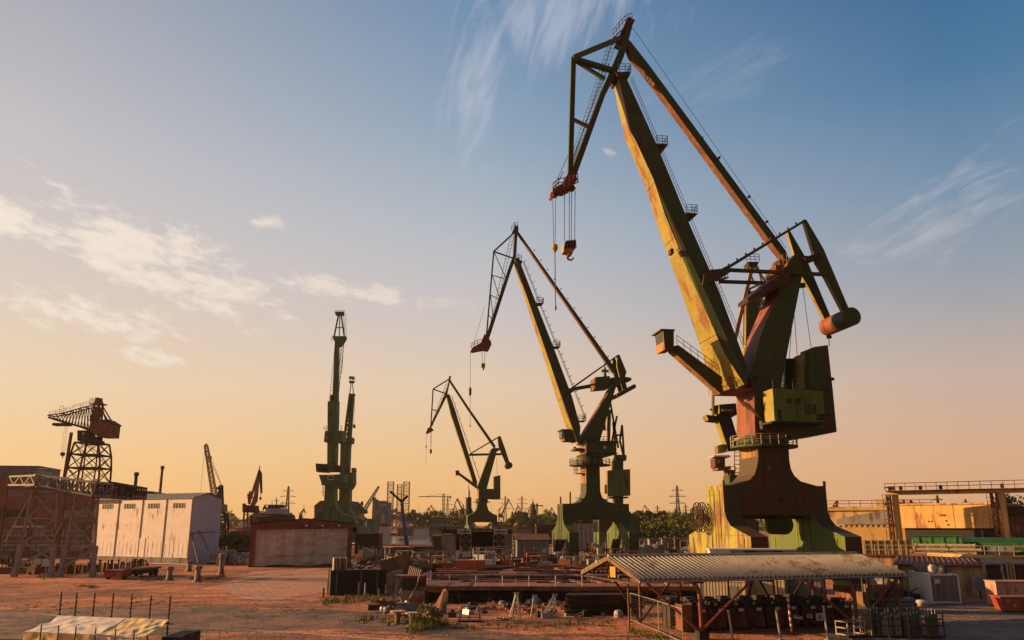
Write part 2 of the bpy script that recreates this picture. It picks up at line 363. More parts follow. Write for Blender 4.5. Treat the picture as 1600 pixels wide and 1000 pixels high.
def slab_mat():
    m, t, b = mat_new('cracked_concrete_slabs'); co = t.N('ShaderNodeTexCoord').outputs['Object']
    mp = t.N('ShaderNodeMapping'); t.put(mp.inputs[0], co); mp.inputs[2].default_value = (0, 0, RAD(24)); nv = t.N('ShaderNodeTexNoise'); t.put(nv.inputs['Vector'], co); nv.inputs['Scale'].default_value = .9
    sc_ = t.N('ShaderNodeVectorMath', operation='SCALE'); t.put(sc_.inputs[0], nv.outputs[1]); sc_.inputs['Scale'].default_value = .5; ad = t.N('ShaderNodeVectorMath', operation='ADD'); t.put(ad.inputs[0], mp.outputs[0]); t.put(ad.inputs[1], sc_.outputs[0])
    br = t.N('ShaderNodeTexBrick'); t.put(br.inputs['Vector'], ad.outputs[0]); br.inputs['Scale'].default_value = .36; br.inputs['Mortar Size'].default_value = .022; br.inputs['Color1'].default_value = (.44, .20, .12, 1); br.inputs['Color2'].default_value = (.36, .165, .10, 1); br.inputs['Mortar'].default_value = (.06, .035, .025, 1)
    c = t.mix(t.mr(t.noise(co, .2, 6.0, .65), .42, .6, 0, .8), br.outputs[0], (.46, .19, .10)); c = t.mix(t.mr(t.noise(co, .6, 6.0, .7), .55, .7, 0, .7), c, (.11, .065, .045)); t.put(b.inputs['Base Color'], c); b.inputs['Roughness'].default_value = .95
    bn = t.N('ShaderNodeBump'); bn.inputs['Strength'].default_value = .8; bn.inputs['Distance'].default_value = .2; t.put(bn.inputs['Height'], t.m('ADD', t.noise(co, .5, 6.0, .65), t.m('MULTIPLY', br.outputs[1], -.4))); t.l.new(bn.outputs[0], b.inputs['Normal']); return m
sheet('concrete_apron', [gr(x, y) for x, y in [(340, 914), (372, 905), (392, 893), (450, 890), (520, 886), (524, 902), (512, 926), (470, 930), (430, 939), (380, 936), (356, 925)]], .006, slab_mat())
# wheel tracks pressed into the dust
m_track = M('damp_wheel_track', (.15, .075, .048), (.095, .055, .04), None, 0, 1.5, .95, False, .5, 0, 3.0); r2 = random.Random(3)
for k, (a, b_) in enumerate((((-40, 938), (250, 908)), ((-40, 944), (262, 911)), ((80, 925), (520, 934)), ((60, 929), (520, 939)), ((250, 918), (620, 868)), ((300, 921), (640, 870)), ((560, 985), (1000, 996)), ((540, 991), (960, 1004)), ((700, 968), (930, 975)))):
    p0, p1 = gr(*a), gr(*b_); d = p1 - p0; n = V((-d.y, d.x, 0)).normalized(); mb = MB(); N_ = 40; ph = r2.uniform(0, 6)
    for i in range(N_ + 1):
        u = i / N_; c = p0.lerp(p1, u) + n * (.5 * math.sin(u * 5 + ph)); w_ = .16 + .12 * abs(math.sin(u * 23 + ph)) * r2.random(); mb.v += [(c.x + n.x * w_, c.y + n.y * w_, .010 + k * .002), (c.x - n.x * w_ * .8, c.y - n.y * w_ * .8, .010 + k * .002)]
    for i in range(N_):
        if r2.random() < .78: mb.f.append((2 * i, 2 * i + 2, 2 * i + 3, 2 * i + 1)); mb.m.append(0)
    tag(mb.build('wheel_track', m_track), kind='structure')
# ---------------------------------------------------------------- the harbour cranes
CA = RAD(9.5)                                  # the crane rails run a little to the left of straight ahead
Y90 = lambda P, off=0.0: V((P[0], -off, P[2]))
def crane_parts(th, fr):
    """helpers bound to one crane: outlines are read off its upright plane"""
    def outline(pts, h):                       # pts (px, py[, own half-depth])
        A, B = [], []
        for p in pts:
            k = p[2] if len(p) > 2 else h; q = fr.q(p[0], p[1], k); A.append(q); B.append(V((q.x, k, q.z)))
        return A, B
    def slab(mb, pts, h, mi=0, ms=None): A, B = outline(pts, h); return mb.prism(A, B, mi, ms)
    def plate(mb, pts, o0, o1, mi=0, ms=None):  # outline on the plane o0 towards the viewer, reaching back to o1
        A = [fr.q(x, y, o0) for x, y in pts]; B = [V((p.x, -o1, p.z)) for p in A]; return mb.prism(A, B, mi, ms)
    def bar(mb, a, b, off, w, h=None, mi=0, w2=None, h2=None): return mb.beam(fr.q(*a, off), fr.q(*b, off), w, h, w2, h2, mi, up=(0, 1, 0))
    def tb(mb, a, b, off, r, n=6, mi=0): return mb.tube(fr.q(*a, off), fr.q(*b, off), r, r, n, mi)
    return slab, plate, bar, tb

def portal(th, fr, xl, xr, ztop, zb, zkink, zft, half, foot, tk, mats, hull):
    """the four legged base: hull outline in front view plus two splayed end carriages"""
    A = [V((x, -half, z)) for x, z in hull]; B = [V((x, half, z)) for x, z in hull]
    hm = MB().prism(A, B, 0); n = len(A)
    hm.build('portal_hull', mats[:1], th)
    for n_, (x0, x1) in enumerate(((xl, xl + tk), (xr - tk, xr))):
        prof = [(-half - .06, ztop + .25), (-half - .06, zb + .5), (-half - .5, zb - .3), (-half - 1.4, zb - 1.0), (-foot, zkink), (-foot, zft), (-foot + 2.6, zft), (-foot + 4.2, zft + 1.9)]
        prof += [(-y, z) for y, z in reversed(prof)]
        lm = MB().prism([V((x0, y, z)) for y, z in prof], [V((x1, y, z)) for y, z in prof], 1, {i: 0 for i in range(len(prof))})
        # stiffener ribs and a hatch
        leg = lm.build('leg_carriage', [mats[1], mats[2 + n_] if len(mats) > 3 else mats[2]], th)
        for y, zz in ((-half * .55, ztop - .1), (half * .1, ztop - .1), (half * .6, ztop - .1), (-foot + 1.4, zkink - .2), (foot - 1.4, zkink - .2)): MB().b(x0 - .07, x0, y - .06, y + .06, zft + .4, zz).build('stiffener', mats[2], leg)
        for sgn in (-1, 1):
            bg_ = MB(); yc = sgn * (foot - 1.5)
            bg_.b(x0 + .1, x1 - .1, yc - 1.6, yc + 1.6, .75, zft + .02)
            b_ = bg_.build('bogie', m_dkrust, th)
            wm = MB()
            for k in (-1.05, -.35, .35, 1.05): wm.tube((x0 + .35, yc + k * 1.2, .44), (x1 - .35, yc + k * 1.2, .44), .42, .42, 14)
            wm.build('wheel', m_rust, b_)

def box_at(mb, fr, x0, y0, x1, y1, o0, o1, mi=0):
    """upright box whose near face spans those pixels"""
    a, b = fr.q(x0, y0, o0), fr.q(x1, y1, o0); return mb.b(min(a.x, b.x), max(a.x, b.x), -o0, -o1, min(a.z, b.z), max(a.z, b.z), mi)

def make_big_crane():
    c = at(1209, 900, 90); fr = Fr(c, CA)
    th = thing('harbour_crane', 'tallest and nearest green level luffing crane, striped hook block hanging from its beak', 'crane', (c.x, c.y, 0), CA, 'green portal cranes on the quay')
    slab, plate, bar, tb = crane_parts(th, fr)
    # --- portal
    hp = [(1108 + 22, 762), (1152, 755), (1171.5, 750), (1179, 741), (1182, 732), (1184.5, 720), (1185, 694), (1232, 694), (1233.5, 720), (1236, 733), (1241, 743), (1251, 752), (1289, 763), (1293, 792), (1296, 806), (1262, 805), (1171, 804), (1139, 807), (1133, 790)]
    H = 2.15
    pts = [(q.x, q.z) for q in (fr.q(x, y, H) for x, y in hp)]
    xl, xr = fr.q(1130, 775, H).x, fr.q(1291, 775, H).x
    zt_, zb_ = fr.q(1130, 762, H).z, fr.q(1139, 806, H).z
    zk = fr.q(1170, 839, 7.9).z
    pts = [(min(max(x, xl + .02), xr - .02), z) for x, z in pts]
    portal(th, fr, xl, xr, zt_, zb_, zk, 1.3, H, 7.9, 1.75, [m_brown, m_brown, m_platelit, m_legplate], pts)
    q = fr.q(1216, 815, 0); dm = MB().tube((q.x, -1.3, q.z - .3), (q.x, 1.6, q.z - .3), .95, .95, 24)
    for k in range(9): dm.tube((q.x, -1.3 + k * .34, q.z - .3), (q.x, -1.2 + k * .34, q.z - .3), 1.02, 1.02, 24)
    dm.build('rope_drum', m_green, th); MB().beam((xl + 1.8, 0, q.z + .6), (xr - 1.8, 0, q.z + .6), .5, .7).build('tie_beam', m_dkgreen, th)
    xt0, xt1 = fr.q(1185, 700, H).x, fr.q(1232, 700, H).x
    zp0, zp1 = fr.q(1200, 752, H).z, fr.q(1200, 694, H).z
    mb = MB().b(xt0 - .09, xt0 - .002, -H + .05, H - .05, zp0 + .8, zp1 - .05); mb.build('column_side_plate', m_craneorange, th)
    # --- slewing ring, platform
    zr0, zr1 = fr.q(1209, 694, H).z, fr.q(1209, 679, H).z; xc = (xt0 + xt1) / 2
    MB().lathe((xc, 0, 0), [(2.5, zr0 + .004), (2.6, zr0 + .3), (2.6, zr1 - .3), (2.35, zr1)], 28).build('slewing_ring', m_dkgreen, th)
    pm = MB().lathe((xc, 0, 0), [(3.5, zr0 - .25), (3.5, zr0 - .05)], 24); pf = pm.build('ring_platform', m_dkgreen, th)
    ring = [V((xc + 3.45 * math.cos(k * math.pi / 12), 3.45 * math.sin(k * math.pi / 12), zr0 - .05)) for k in range(25)]
    MB().rail(ring, 1.05, 1.0, .035).build('guard_rail', m_galv, pf)
    MB().lathe((xc, 0, 0), [(3.0, zr1 - .35), (3.05, zr1 - .15), (2.3, zr1 - .14)], 28).build('ring_gutter', m_craneorange, th)
    # --- slewing column
    cm = MB(); plate(cm, [(1178, 604), (1232, 604), (1232, 680), (1180, 680)], 2.2, -2.2, 0, {3: 1, 0: 0}); cm.build('slewing_column', [m_dkgreen, m_redprimer], th)
    jm = MB()
    for k in range(5): jm.beam(fr.q(1150 + k * 5, 619 + k * 3, 2.3), fr.q(1163 + k * 7, 636 + k * 5, 2.4), .1, .1)
    box_at(jm, fr, 1140, 606, 1178, 609, 2.4, -2.4); hp_ = jm.build('heel_platform', m_rust, th)
    a, b_ = fr.q(1136, 606, 2.4), fr.q(1176, 606, 2.4)
    MB().rail([a, b_], 1.1, 1.0, .04).rail([V((a.x, 2.4, a.z)), a], 1.1, 1.0, .04).build('guard_rail', m_craneorange, hp_)
    # --- machinery house and counterweight body
    bm_ = MB(); plate(bm_, [(1190, 657), (1228, 657), (1228, 609), (1301, 606), (1307.5, 675), (1246, 685), (1192, 670)], 3.0, -3.0, 0, {5: 1}); body = bm_.build('counterweight_body', [m_dkgreen, m_rust], th)
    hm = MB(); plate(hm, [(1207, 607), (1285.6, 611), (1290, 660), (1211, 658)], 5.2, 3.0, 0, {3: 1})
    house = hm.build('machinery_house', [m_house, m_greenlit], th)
    sm = MB()
    for k in range(46):                       # standing seams of the cladding
        x = 1208 + k * 1.72; a, b_ = fr.q(x, 608 + k * .08, 5.22), fr.q(x + 2.2 + k * .03, 658, 5.22); sm.beam(a, b_, .045, .045)
    sm.build('cladding_seam', m_house, house)
    wm = MB(); box_at(wm, fr, 1258.5, 633, 1274, 645, 5.27, 5.15); 
    w_ = wm.build('window', m_glass, house); box = MB()
    for x in (1258.5, 1266, 1274): bar(box, (x, 633), (x, 645), 5.28, .1)
    for y in (633, 639, 645): bar(box, (1258.5, y), (1274, y), 5.29, .1)
    box.build('window_frame', m_dkrust, w_)
    wm = MB(); box_at(wm, fr, 1276, 646.5, 1299, 657, 5.27, 5.15); w_ = wm.build('louvre', m_dkrust, house)
    fm = MB(); plate(fm, [(1206, 657.5), (1291, 659.5), (1291, 661.5), (1206, 660.5)], 5.4, 2.9); fm.build('house_floor', m_black, house)
    tm = MB(); plate(tm, [(1272, 542), (1293.5, 539), (1301, 607), (1272, 609)], 3.2, 0.2); tm.build('counterweight_tower', m_dkgreen, th)
    tm = MB(); plate(tm, [(1258, 551), (1272, 548), (1272, 610), (1256, 610)], 1.7, -.9, 0, {3: 1}); tm.build('rope_casing', [m_green, m_greenlit], th)
    tm = MB(); plate(tm, [(1227, 560), (1242, 560), (1242, 610), (1227, 610)], -.8, -2.4, 0); tm.build('rear_casing', m_black, th)
    rm = MB(); rm.rail([fr.q(1208, 607, 5.1), fr.q(1285, 611, 5.1), fr.q(1285, 611, 5.1) + V((0, 2, 0))], .9, 1.2, .03, 1); rm.build('roof_rail', m_dkgreen, house)
    for x0, y0, x1, y1, n_ in ((1216, 640, 1222, 657, 'house_door'), (1229, 622, 1238, 630, 'louvre'), (1242, 622, 1251, 630, 'louvre')): dm_ = MB(); box_at(dm_, fr, x0, y0, x1, y1, 5.28, 5.15); dm_.build(n_, m_dkrust, house)
    dm_ = MB(); box_at(dm_, fr, 1199, 722, 1204, 736, H + .05, H - .1); dm_.build('column_door', m_rust, th)
    lm = MB(); lm.ladder(fr.q(1226, 752, H + .25), fr.q(1226, 698, H + .25), (1, 0, 0), .5, .035, .4); lm.tube(fr.q(1193, 760, H + .08), fr.q(1193, 697, H + .08), .06, .06, 6); lm.build('column_ladder', m_dkrust, th)
    for x in (1140, 1160, 1190, 1243, 1270): wm = MB(); box_at(wm, fr, x, 766, x + .7, 803, H + .05, H - .05); wm.build('web_stiffener', m_brown, th)
    for x, y in ((1150, 792), (1255, 778), (1276, 790), (1222, 795)): wm = MB(); box_at(wm, fr, x, y, x + 4, y + 5, H + .03, H - .05); wm.build('hatch', m_dkrust, th)
    for x, y in ((1300, 607), (1296, 541), (1180, 606)): wm = MB(); q_ = fr.q(x, y, 3.2); wm.tube(q_, q_ + V((0, 0, .9)), .04, .04, 6); wm.box(q_ + V((0, -.1, 1.0)), (.45, .3, .3)); wm.build('floodlight', m_black, th)
    # --- A-frame
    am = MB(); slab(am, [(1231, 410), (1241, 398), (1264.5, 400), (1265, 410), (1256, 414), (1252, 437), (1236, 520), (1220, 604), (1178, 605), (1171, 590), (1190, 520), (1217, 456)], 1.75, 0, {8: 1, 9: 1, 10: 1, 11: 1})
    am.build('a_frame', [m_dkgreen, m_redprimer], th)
    pm = MB(); plate(pm, [(1184, 456), (1226, 422), (1236, 422), (1236, 440), (1204, 455), (1186, 462)], 2.6, -2.6); pl = pm.build('head_platform', m_dkrust, th)
    mm = MB(); box_at(mm, fr, 1212, 414, 1226, 428, 1.6, -1.0); mm.lathe(fr.q(1219, 428, 0), [(.9, 0), (1.0, .6), (.75, 1.3), (.2, 1.6)], 12); mm.build('rope_winch', m_redprimer, pl)
    mm = MB(); mm.rail([fr.q(1186, 456, 2.5), fr.q(1224, 424, 2.5)], 1.0, 1.2, .04).rail([fr.q(1218, 415, 1), fr.q(1230, 413, 1)], 1.3, .6, .04); mm.build('guard_rail', m_craneorange, pl)
    # --- jib
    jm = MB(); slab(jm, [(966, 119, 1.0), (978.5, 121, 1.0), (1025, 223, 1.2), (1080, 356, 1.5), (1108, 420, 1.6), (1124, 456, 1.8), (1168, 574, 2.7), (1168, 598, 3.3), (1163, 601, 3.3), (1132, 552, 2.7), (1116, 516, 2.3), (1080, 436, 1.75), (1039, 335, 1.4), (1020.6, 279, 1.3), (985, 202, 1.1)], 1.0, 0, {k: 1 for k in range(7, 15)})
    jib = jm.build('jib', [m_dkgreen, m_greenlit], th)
    lm = MB(); a, b_ = fr.q(983, 122, .2), fr.q(1166, 566, .2); lm.ladder(a + V((.25, 0, .1)), b_ + V((.5, 0, .25)), (0, 1, 0), .55, .03, .45); lad = lm.build('jib_ladder', m_galv, jib)
    for px, py in ((1030, 226), (1076, 334)):
        pm = MB(); q = fr.q(px - 4, py - 4, 1.2); x = q.x; pm.b(x, x + 1.3, -1.3, 1.1, q.z - .3, q.z - .2)
        pm.rail([V((x, -1.3, q.z - .2)), V((x + 1.3, -1.3, q.z - .2)), V((x + 1.3, 1.1, q.z - .2)), V((x, 1.1, q.z - .2))], 1.0, .7, .035, 2); pm.build('rest_platform', m_dkgreen, jib)
    for px, py, o in ((1050, 392, 1.6), (1062, 385, 1.6)):
        pm = MB(); box_at(pm, fr, px - 2, py - 4, px + 3, py + 4, o, o - .8); pm.build('pivot_bracket', m_dkrust, jib)
    for o in (2.6, -1.2): pm = MB(); plate(pm, [(1100, 428), (1111, 421), (1143, 419), (1143, 424), (1113, 441), (1098, 445)], o, o - 1.4); pm.build('tie_bracket', m_dkgreen, jib)
    # --- beak (stork jib)
    km = MB(); slab(km, [(982, 40), (988, 42), (975, 88), (962, 118), (946, 148), (900, 276), (891, 273), (940, 142), (955, 108), (969, 75)], .75)
    bk = km.build('beak_boom', m_dkgreen, th)
    hm = MB(); 
    for o in (-1.0, 1.0): bar(hm, (896, 90), (968, 60), o, .5, .45)
    bar(hm, (896, 90), (968, 60), 0, .2, .3); hm.build('top_strut', m_green, bk)
    hm = MB()
    for o in (-1.0, 1.0):
        bar(hm, (896, 92), (956, 110), o, .5, .6); bar(hm, (898, 94), (945, 124), o * .8, .35, .4)
    hm.build('middle_strut', m_dkgreen, bk)
    hm = MB()
    for o in (-.85, .85): bar(hm, (896, 90), (891, 272), o, .55, .4, 0)
    for x, y in ((893.5, 187), (895.5, 100)): hm.beam(fr.q(x, y, -.85), fr.q(x, y, .85), .3)
    hm.build('front_chord', m_dkgreen, bk)
    hm = MB(); bar(hm, (894, 186), (921, 199), .6, .35); bar(hm, (894, 186), (921, 199), -.6, .35); hm.build('brace', m_rust, bk)
    lm = MB(); lm.ladder(fr.q(962, 58, -.6), fr.q(893, 270, -.6), (1, .2, .3), .65, .035, .55); lm.ladder(fr.q(956, 62, .4), fr.q(890, 262, .4), (1, .2, .3), .55, .03, .55)
    tb(lm, (951, 100), (889, 262), .5, .05); tb(lm, (889, 240), (866, 290), .4, .04); lm.build('beak_ladder', m_greysteel, bk)
    pm = MB(); q0, q1 = fr.q(958, 62, .9), fr.q(988, 30, .9)
    pm.beam(fr.q(966, 74, 0), fr.q(985, 32, 0), 1.0, .9); top = pm.build('beak_head', m_dkrust, bk)
    rm = MB()
    for o in (-.9, .9):
        rm.rail([fr.q(958, 60, o), fr.q(968, 46, o), fr.q(978, 36, o), fr.q(988, 32, o)], 1.0, .8, .04)
        bar(rm, (958, 60), (988, 31), o, .12)
    rm.build('guard_rail', m_rust, top)
    rm = MB(); plate(rm, [(962, 112), (986, 112), (984, 118), (966, 120)], 1.4, -1.4); pl = rm.build('pivot_platform', m_dkrust, jib)
    MB().rail([fr.q(968, 112, 1.4), fr.q(986, 112, 1.4), fr.q(986, 112, 1.4) + V((0, 2.8, 0))], 1.0, .8, .04, 2).build('guard_rail', m_dkgreen, pl)
    tm = MB()
    plate(tm, [(888, 270), (900, 272), (902, 280), (896, 290), (884, 297), (868, 297), (866, 305), (863, 303), (864, 294), (878, 287)], .9, -.9)
    tip = tm.build('beak_tip_frame', m_redrust, bk)
    rm = MB()
    for o in (-1.2, 1.2):
        rm.rail([fr.q(864, 300, o), fr.q(873, 292, o), fr.q(890, 290, o), fr.q(903, 284, o)], 1.0, .6, .045)
        tb(rm, (862, 303), (904, 284), o, .07); tb(rm, (866, 308), (900, 294), o, .06); tb(rm, (880, 268), (868, 292), o, .05); tb(rm, (896, 268), (903, 284), o, .05)
    rm.build('guard_rail', m_redrust, tip)
    sh = MB()
    for x, y in ((866, 304), (884, 297), (893, 294)): sh.tube(fr.q(x, y, -.5), fr.q(x, y, .5), .42, .42, 14)
    sh.build('sheave', m_dkrust, tip)
    # --- stay between beak and A-frame
    tm = MB(); slab(tm, [(976, 58), (985, 64), (1014, 101), (1228, 392), (1234, 408), (1228, 407), (1212, 388), (1006, 108), (986, 86)], .55, 0, {k: 1 for k in range(5, 9)}); st = tm.build('luffing_stay', [m_dkgreen, m_rust], th)  # underside in rust tone, standing in for its orange sunlit stripe
    rm = MB()
    for o in (-.3, .3): rm.wire(fr.q(986, 40, o), fr.q(1062, 148, o), .03); rm.wire(fr.q(1062, 148, o), fr.q(1228, 388, o), .03)
    for x, y in ((1096, 214), (1123, 245), (1170, 306), (1198, 345)): box_at(rm, fr, x, y - 1, x + 3, y + 2, .6, .2)
    rm.build('luffing_rope', m_wire, st)
    # --- moving counterweight
    arm = [(1255.5, 343), (1260, 343), (1287, 389), (1331, 493), (1321, 494), (1290, 434), (1276, 411), (1271.5, 396), (1258, 352)]
    for o in (2.1, -1.7):
        A = [fr.q(x, y, 2.1) for x, y in arm]; mb = MB().prism([V((p.x, -o, p.z)) for p in A], [V((p.x, -o + .5, p.z)) for p in A], 0, {k: 1 for k in (4, 5, 6, 7, 8)})
        mb.build('counterweight_arm', [m_dkgreen, m_greenlit], th)
    mb = MB(); cc = fr.q(1332, 494, 2.75); f0 = V((cc.x, -2.75, cc.z)); R = 1.02
    def drum(y0, y1, m): 
        o = MB().tube(V((cc.x, y0, cc.z)), V((cc.x, y1, cc.z)), R, R, 36, 0); return o
    cy = drum(-2.75, 0.1, 0).build('counterweight_drum', m_dkgreen, th, smooth=False)
    drum(.1, 2.6, 0).build('drum_end', m_redprimer, cy)
    ax = MB(); ax.tube(fr.q(1262, 405, 2.4), V((fr.q(1262, 405, 2.4).x + 1.2, 2.2, fr.q(1262, 405, 2.4).z)), .3, .3, 12)
    bar(ax, (1256, 408), (1280, 400), 2.0, .7, .7); ax.build('pivot_axle', m_dkrust, th)
    # --- rods between jib, A-frame and counterweight
    for o, (a, b_) in ((2.2, ((1130, 421.5), (1290, 429))), (-1.9, ((1124, 440), (1290, 446)))):
        rm = MB(); A = fr.q(*a, o); B = fr.q(*b_, o) if o > 0 else V((fr.q(1290, 429, 2.2).x - 3, 1.9, A.z + .15)); rm.beam(A, B, .32, .5, up=(0, 1, 0)); rm.build('push_rod', m_dkgreen, th)
    rm = MB(); A = fr.q(1111, 434, 2.0); B = fr.q(1257, 345, 2.0); rm.beam(A, B, .34, .45, .26, .34, up=(0, 1, 0))
    for k in range(1, 11): p = A.lerp(B, k / 11); rm.box(p + V((0, 0, .3)), (.14, .14, .22))
    rm.build('balance_rod', m_dkgreen, th)
    rm = MB(); q = fr.q(1128, 437, 2.2); q2 = fr.q(1137, 432, 2.2)
    rm.rail([q, q2, q2 + V((0, 1.2, 0))], 1.2, .5, .035, 2); rm.beam(fr.q(1120, 438, 2), fr.q(1137, 434, 2), .6, .12); rm.build('rod_platform', m_dkgreen, th)
    # --- ropes at the back
    rm = MB()
    for a, b_ in (((1254, 446), (1268, 548)), ((1241, 490), (1246, 560)), ((1238, 500), (1233, 560))): rm.wire(fr.q(*a, 0), fr.q(*b_, 0), .035)
    rm.build('hoist_rope', m_wire, th)
    sh = MB(); bar(sh, (1248, 446), (1257, 446), 0, .5, .5); sh.build('rope_guide', m_dkgreen, th)
    # --- driver's cab on its outrigger
    am = MB(); slab(am, [(1050, 541), (1060, 539), (1128, 589), (1130, 612), (1126, 615), (1050, 548)], .6, 0, {3: 1, 4: 1}); ar = am.build('cab_arm', [m_dkgreen, m_craneorange], th)
    MB().rail([fr.q(1058, 538, .55), fr.q(1124, 586, .55)], 1.0, 1.0, .03).rail([fr.q(1058, 538, -.5), fr.q(1124, 586, -.5)], 1.0, 1.0, .03).build('guard_rail', m_dkgreen, ar)
    cm = MB(); plate(cm, [(1036, 516), (1053, 515), (1053, 544), (1039, 546)], 1.35, -1.35, 0, {3: 1}); cab = cm.build('driver_cab', [m_dkgreen, m_craneorange], th)
    wm = MB(); A0, A1 = fr.q(1036, 518.5, 1.35), fr.q(1038.3, 541, 1.35)
    wm.prism([V((A0.x - .05, -1.1, A0.z)), V((A0.x - .05, 1.1, A0.z)), V((A0.x + .12, 1.1, A1.z + .2)), V((A0.x + .12, -1.1, A1.z + .2))], [V((A0.x + .1, -1.1, A0.z)), V((A0.x + .1, 1.1, A0.z)), V((A0.x + .3, 1.1, A1.z + .2)), V((A0.x + .3, -1.1, A1.z + .2))])
    wm.build('cab_window', m_glass, cab)
    wm = MB(); wm.b(A0.x - .3, fr.q(1054, 515, 1.4).x, -1.5, 1.5, A0.z + .15, A0.z + .3); wm.build('cab_roof', m_dkgreen, cab)
    # --- cable reel and details on the portal
    rr = MB(); q = fr.q(1119, 806, 2.2); xx, zz = xl - .8, q.z - .1
    for r in (1.55, 1.15, .7, .35):
        for k in range(28):
            a, b_ = k * math.pi / 14, (k + 1) * math.pi / 14
            for dx in (-.28, .28): rr.beam((xx + dx, 2.4 + r * math.cos(a), zz + r * math.sin(a)), (xx + dx, 2.4 + r * math.cos(b_), zz + r * math.sin(b_)), .09, .09)
    for k in range(14):
        a = k * math.pi / 7
        for dx in (-.28, .28): rr.tube((xx + dx, 2.4, zz), (xx + dx, 2.4 + 1.55 * math.cos(a), zz + 1.55 * math.sin(a)), .045, .045, 5)
    rr.tube((xx - .5, 2.4, zz), (xl, 2.4, zz), .25, .25, 10); rr.build('cable_reel', m_dkrust, th)
    for x in (xl + .1, xr - .1):
        fm = MB(); fm.b(x - .09, x + .09, -H - .15, -H + .15, zt_ + .25, zt_ + .75); fm.build('corner_lug', m_craneorange, th)
    fm = MB(); fm.tube(V((xc + .4, -H - .12, zt_ - 1.2)), V((xc + .4, -H + .01, zt_ - 1.2)), .2, .2, 12); fm.build('manhole', m_black, th)

    # the hook block hangs from the ropes
    rm = MB()
    for x in (882, 889.5, 892.5, 898): rm.wire(fr.q(x + (.6 if x > 890 else 0), 298, 0), fr.q(x, 377, 0), .038)
    for x in (863.5, 868.5): rm.wire(fr.q(x, 306, .3), fr.q(866.3 + (x - 866) * .4, 383, .3), .032)
    rm.wire(fr.q(867, 386, .3), fr.q(868, 478, .3), .05)
    rm.build('hoist_rope', m_wire, th)
    bm_ = MB(); plate(bm_, [(885, 376), (900, 374), (901, 386), (893, 393), (882, 391), (882, 380)], .75, -.75); blk = bm_.build('hook_block', m_hookyel, th)
    sm = MB()
    for k in range(4): sm.beam(fr.q(886 + k * 4.2, 376.5, .78), fr.q(883.5 + k * 4.2, 388, .78), .22, .04, up=(0, 1, 0))
    sm.build('warning_stripe', m_black, blk)
    hk = MB(); z0 = fr.q(891, 391, 0); hk.tube(z0, z0 - V((0, 0, .45)), .3, .24, 10)
    pts = [z0 - V((0, 0, .4)), z0 - V((.1, 0, .6)), z0 - V((.34, 0, .78)), z0 - V((.3, 0, 1.02)), z0 - V((0, 0, 1.14)), z0 - V((-.28, 0, 1.0)), z0 - V((-.34, 0, .78))]
    for i in range(len(pts) - 1): hk.tube(pts[i], pts[i + 1], .19 - .02 * i, .17 - .02 * i, 8)
    hk.build('hook', m_craneorange, blk)
    bm_ = MB(); q = fr.q(867, 388, .3); bm_.lathe(q, [(.12, -.45), (.34, 0), (.3, .4)], 10); bm_.tube(fr.q(868, 478, .3), fr.q(868, 484, .3), .13, .13, 8); bm_.build('small_hook_block', m_hookyel, th)
    return th
make_big_crane()

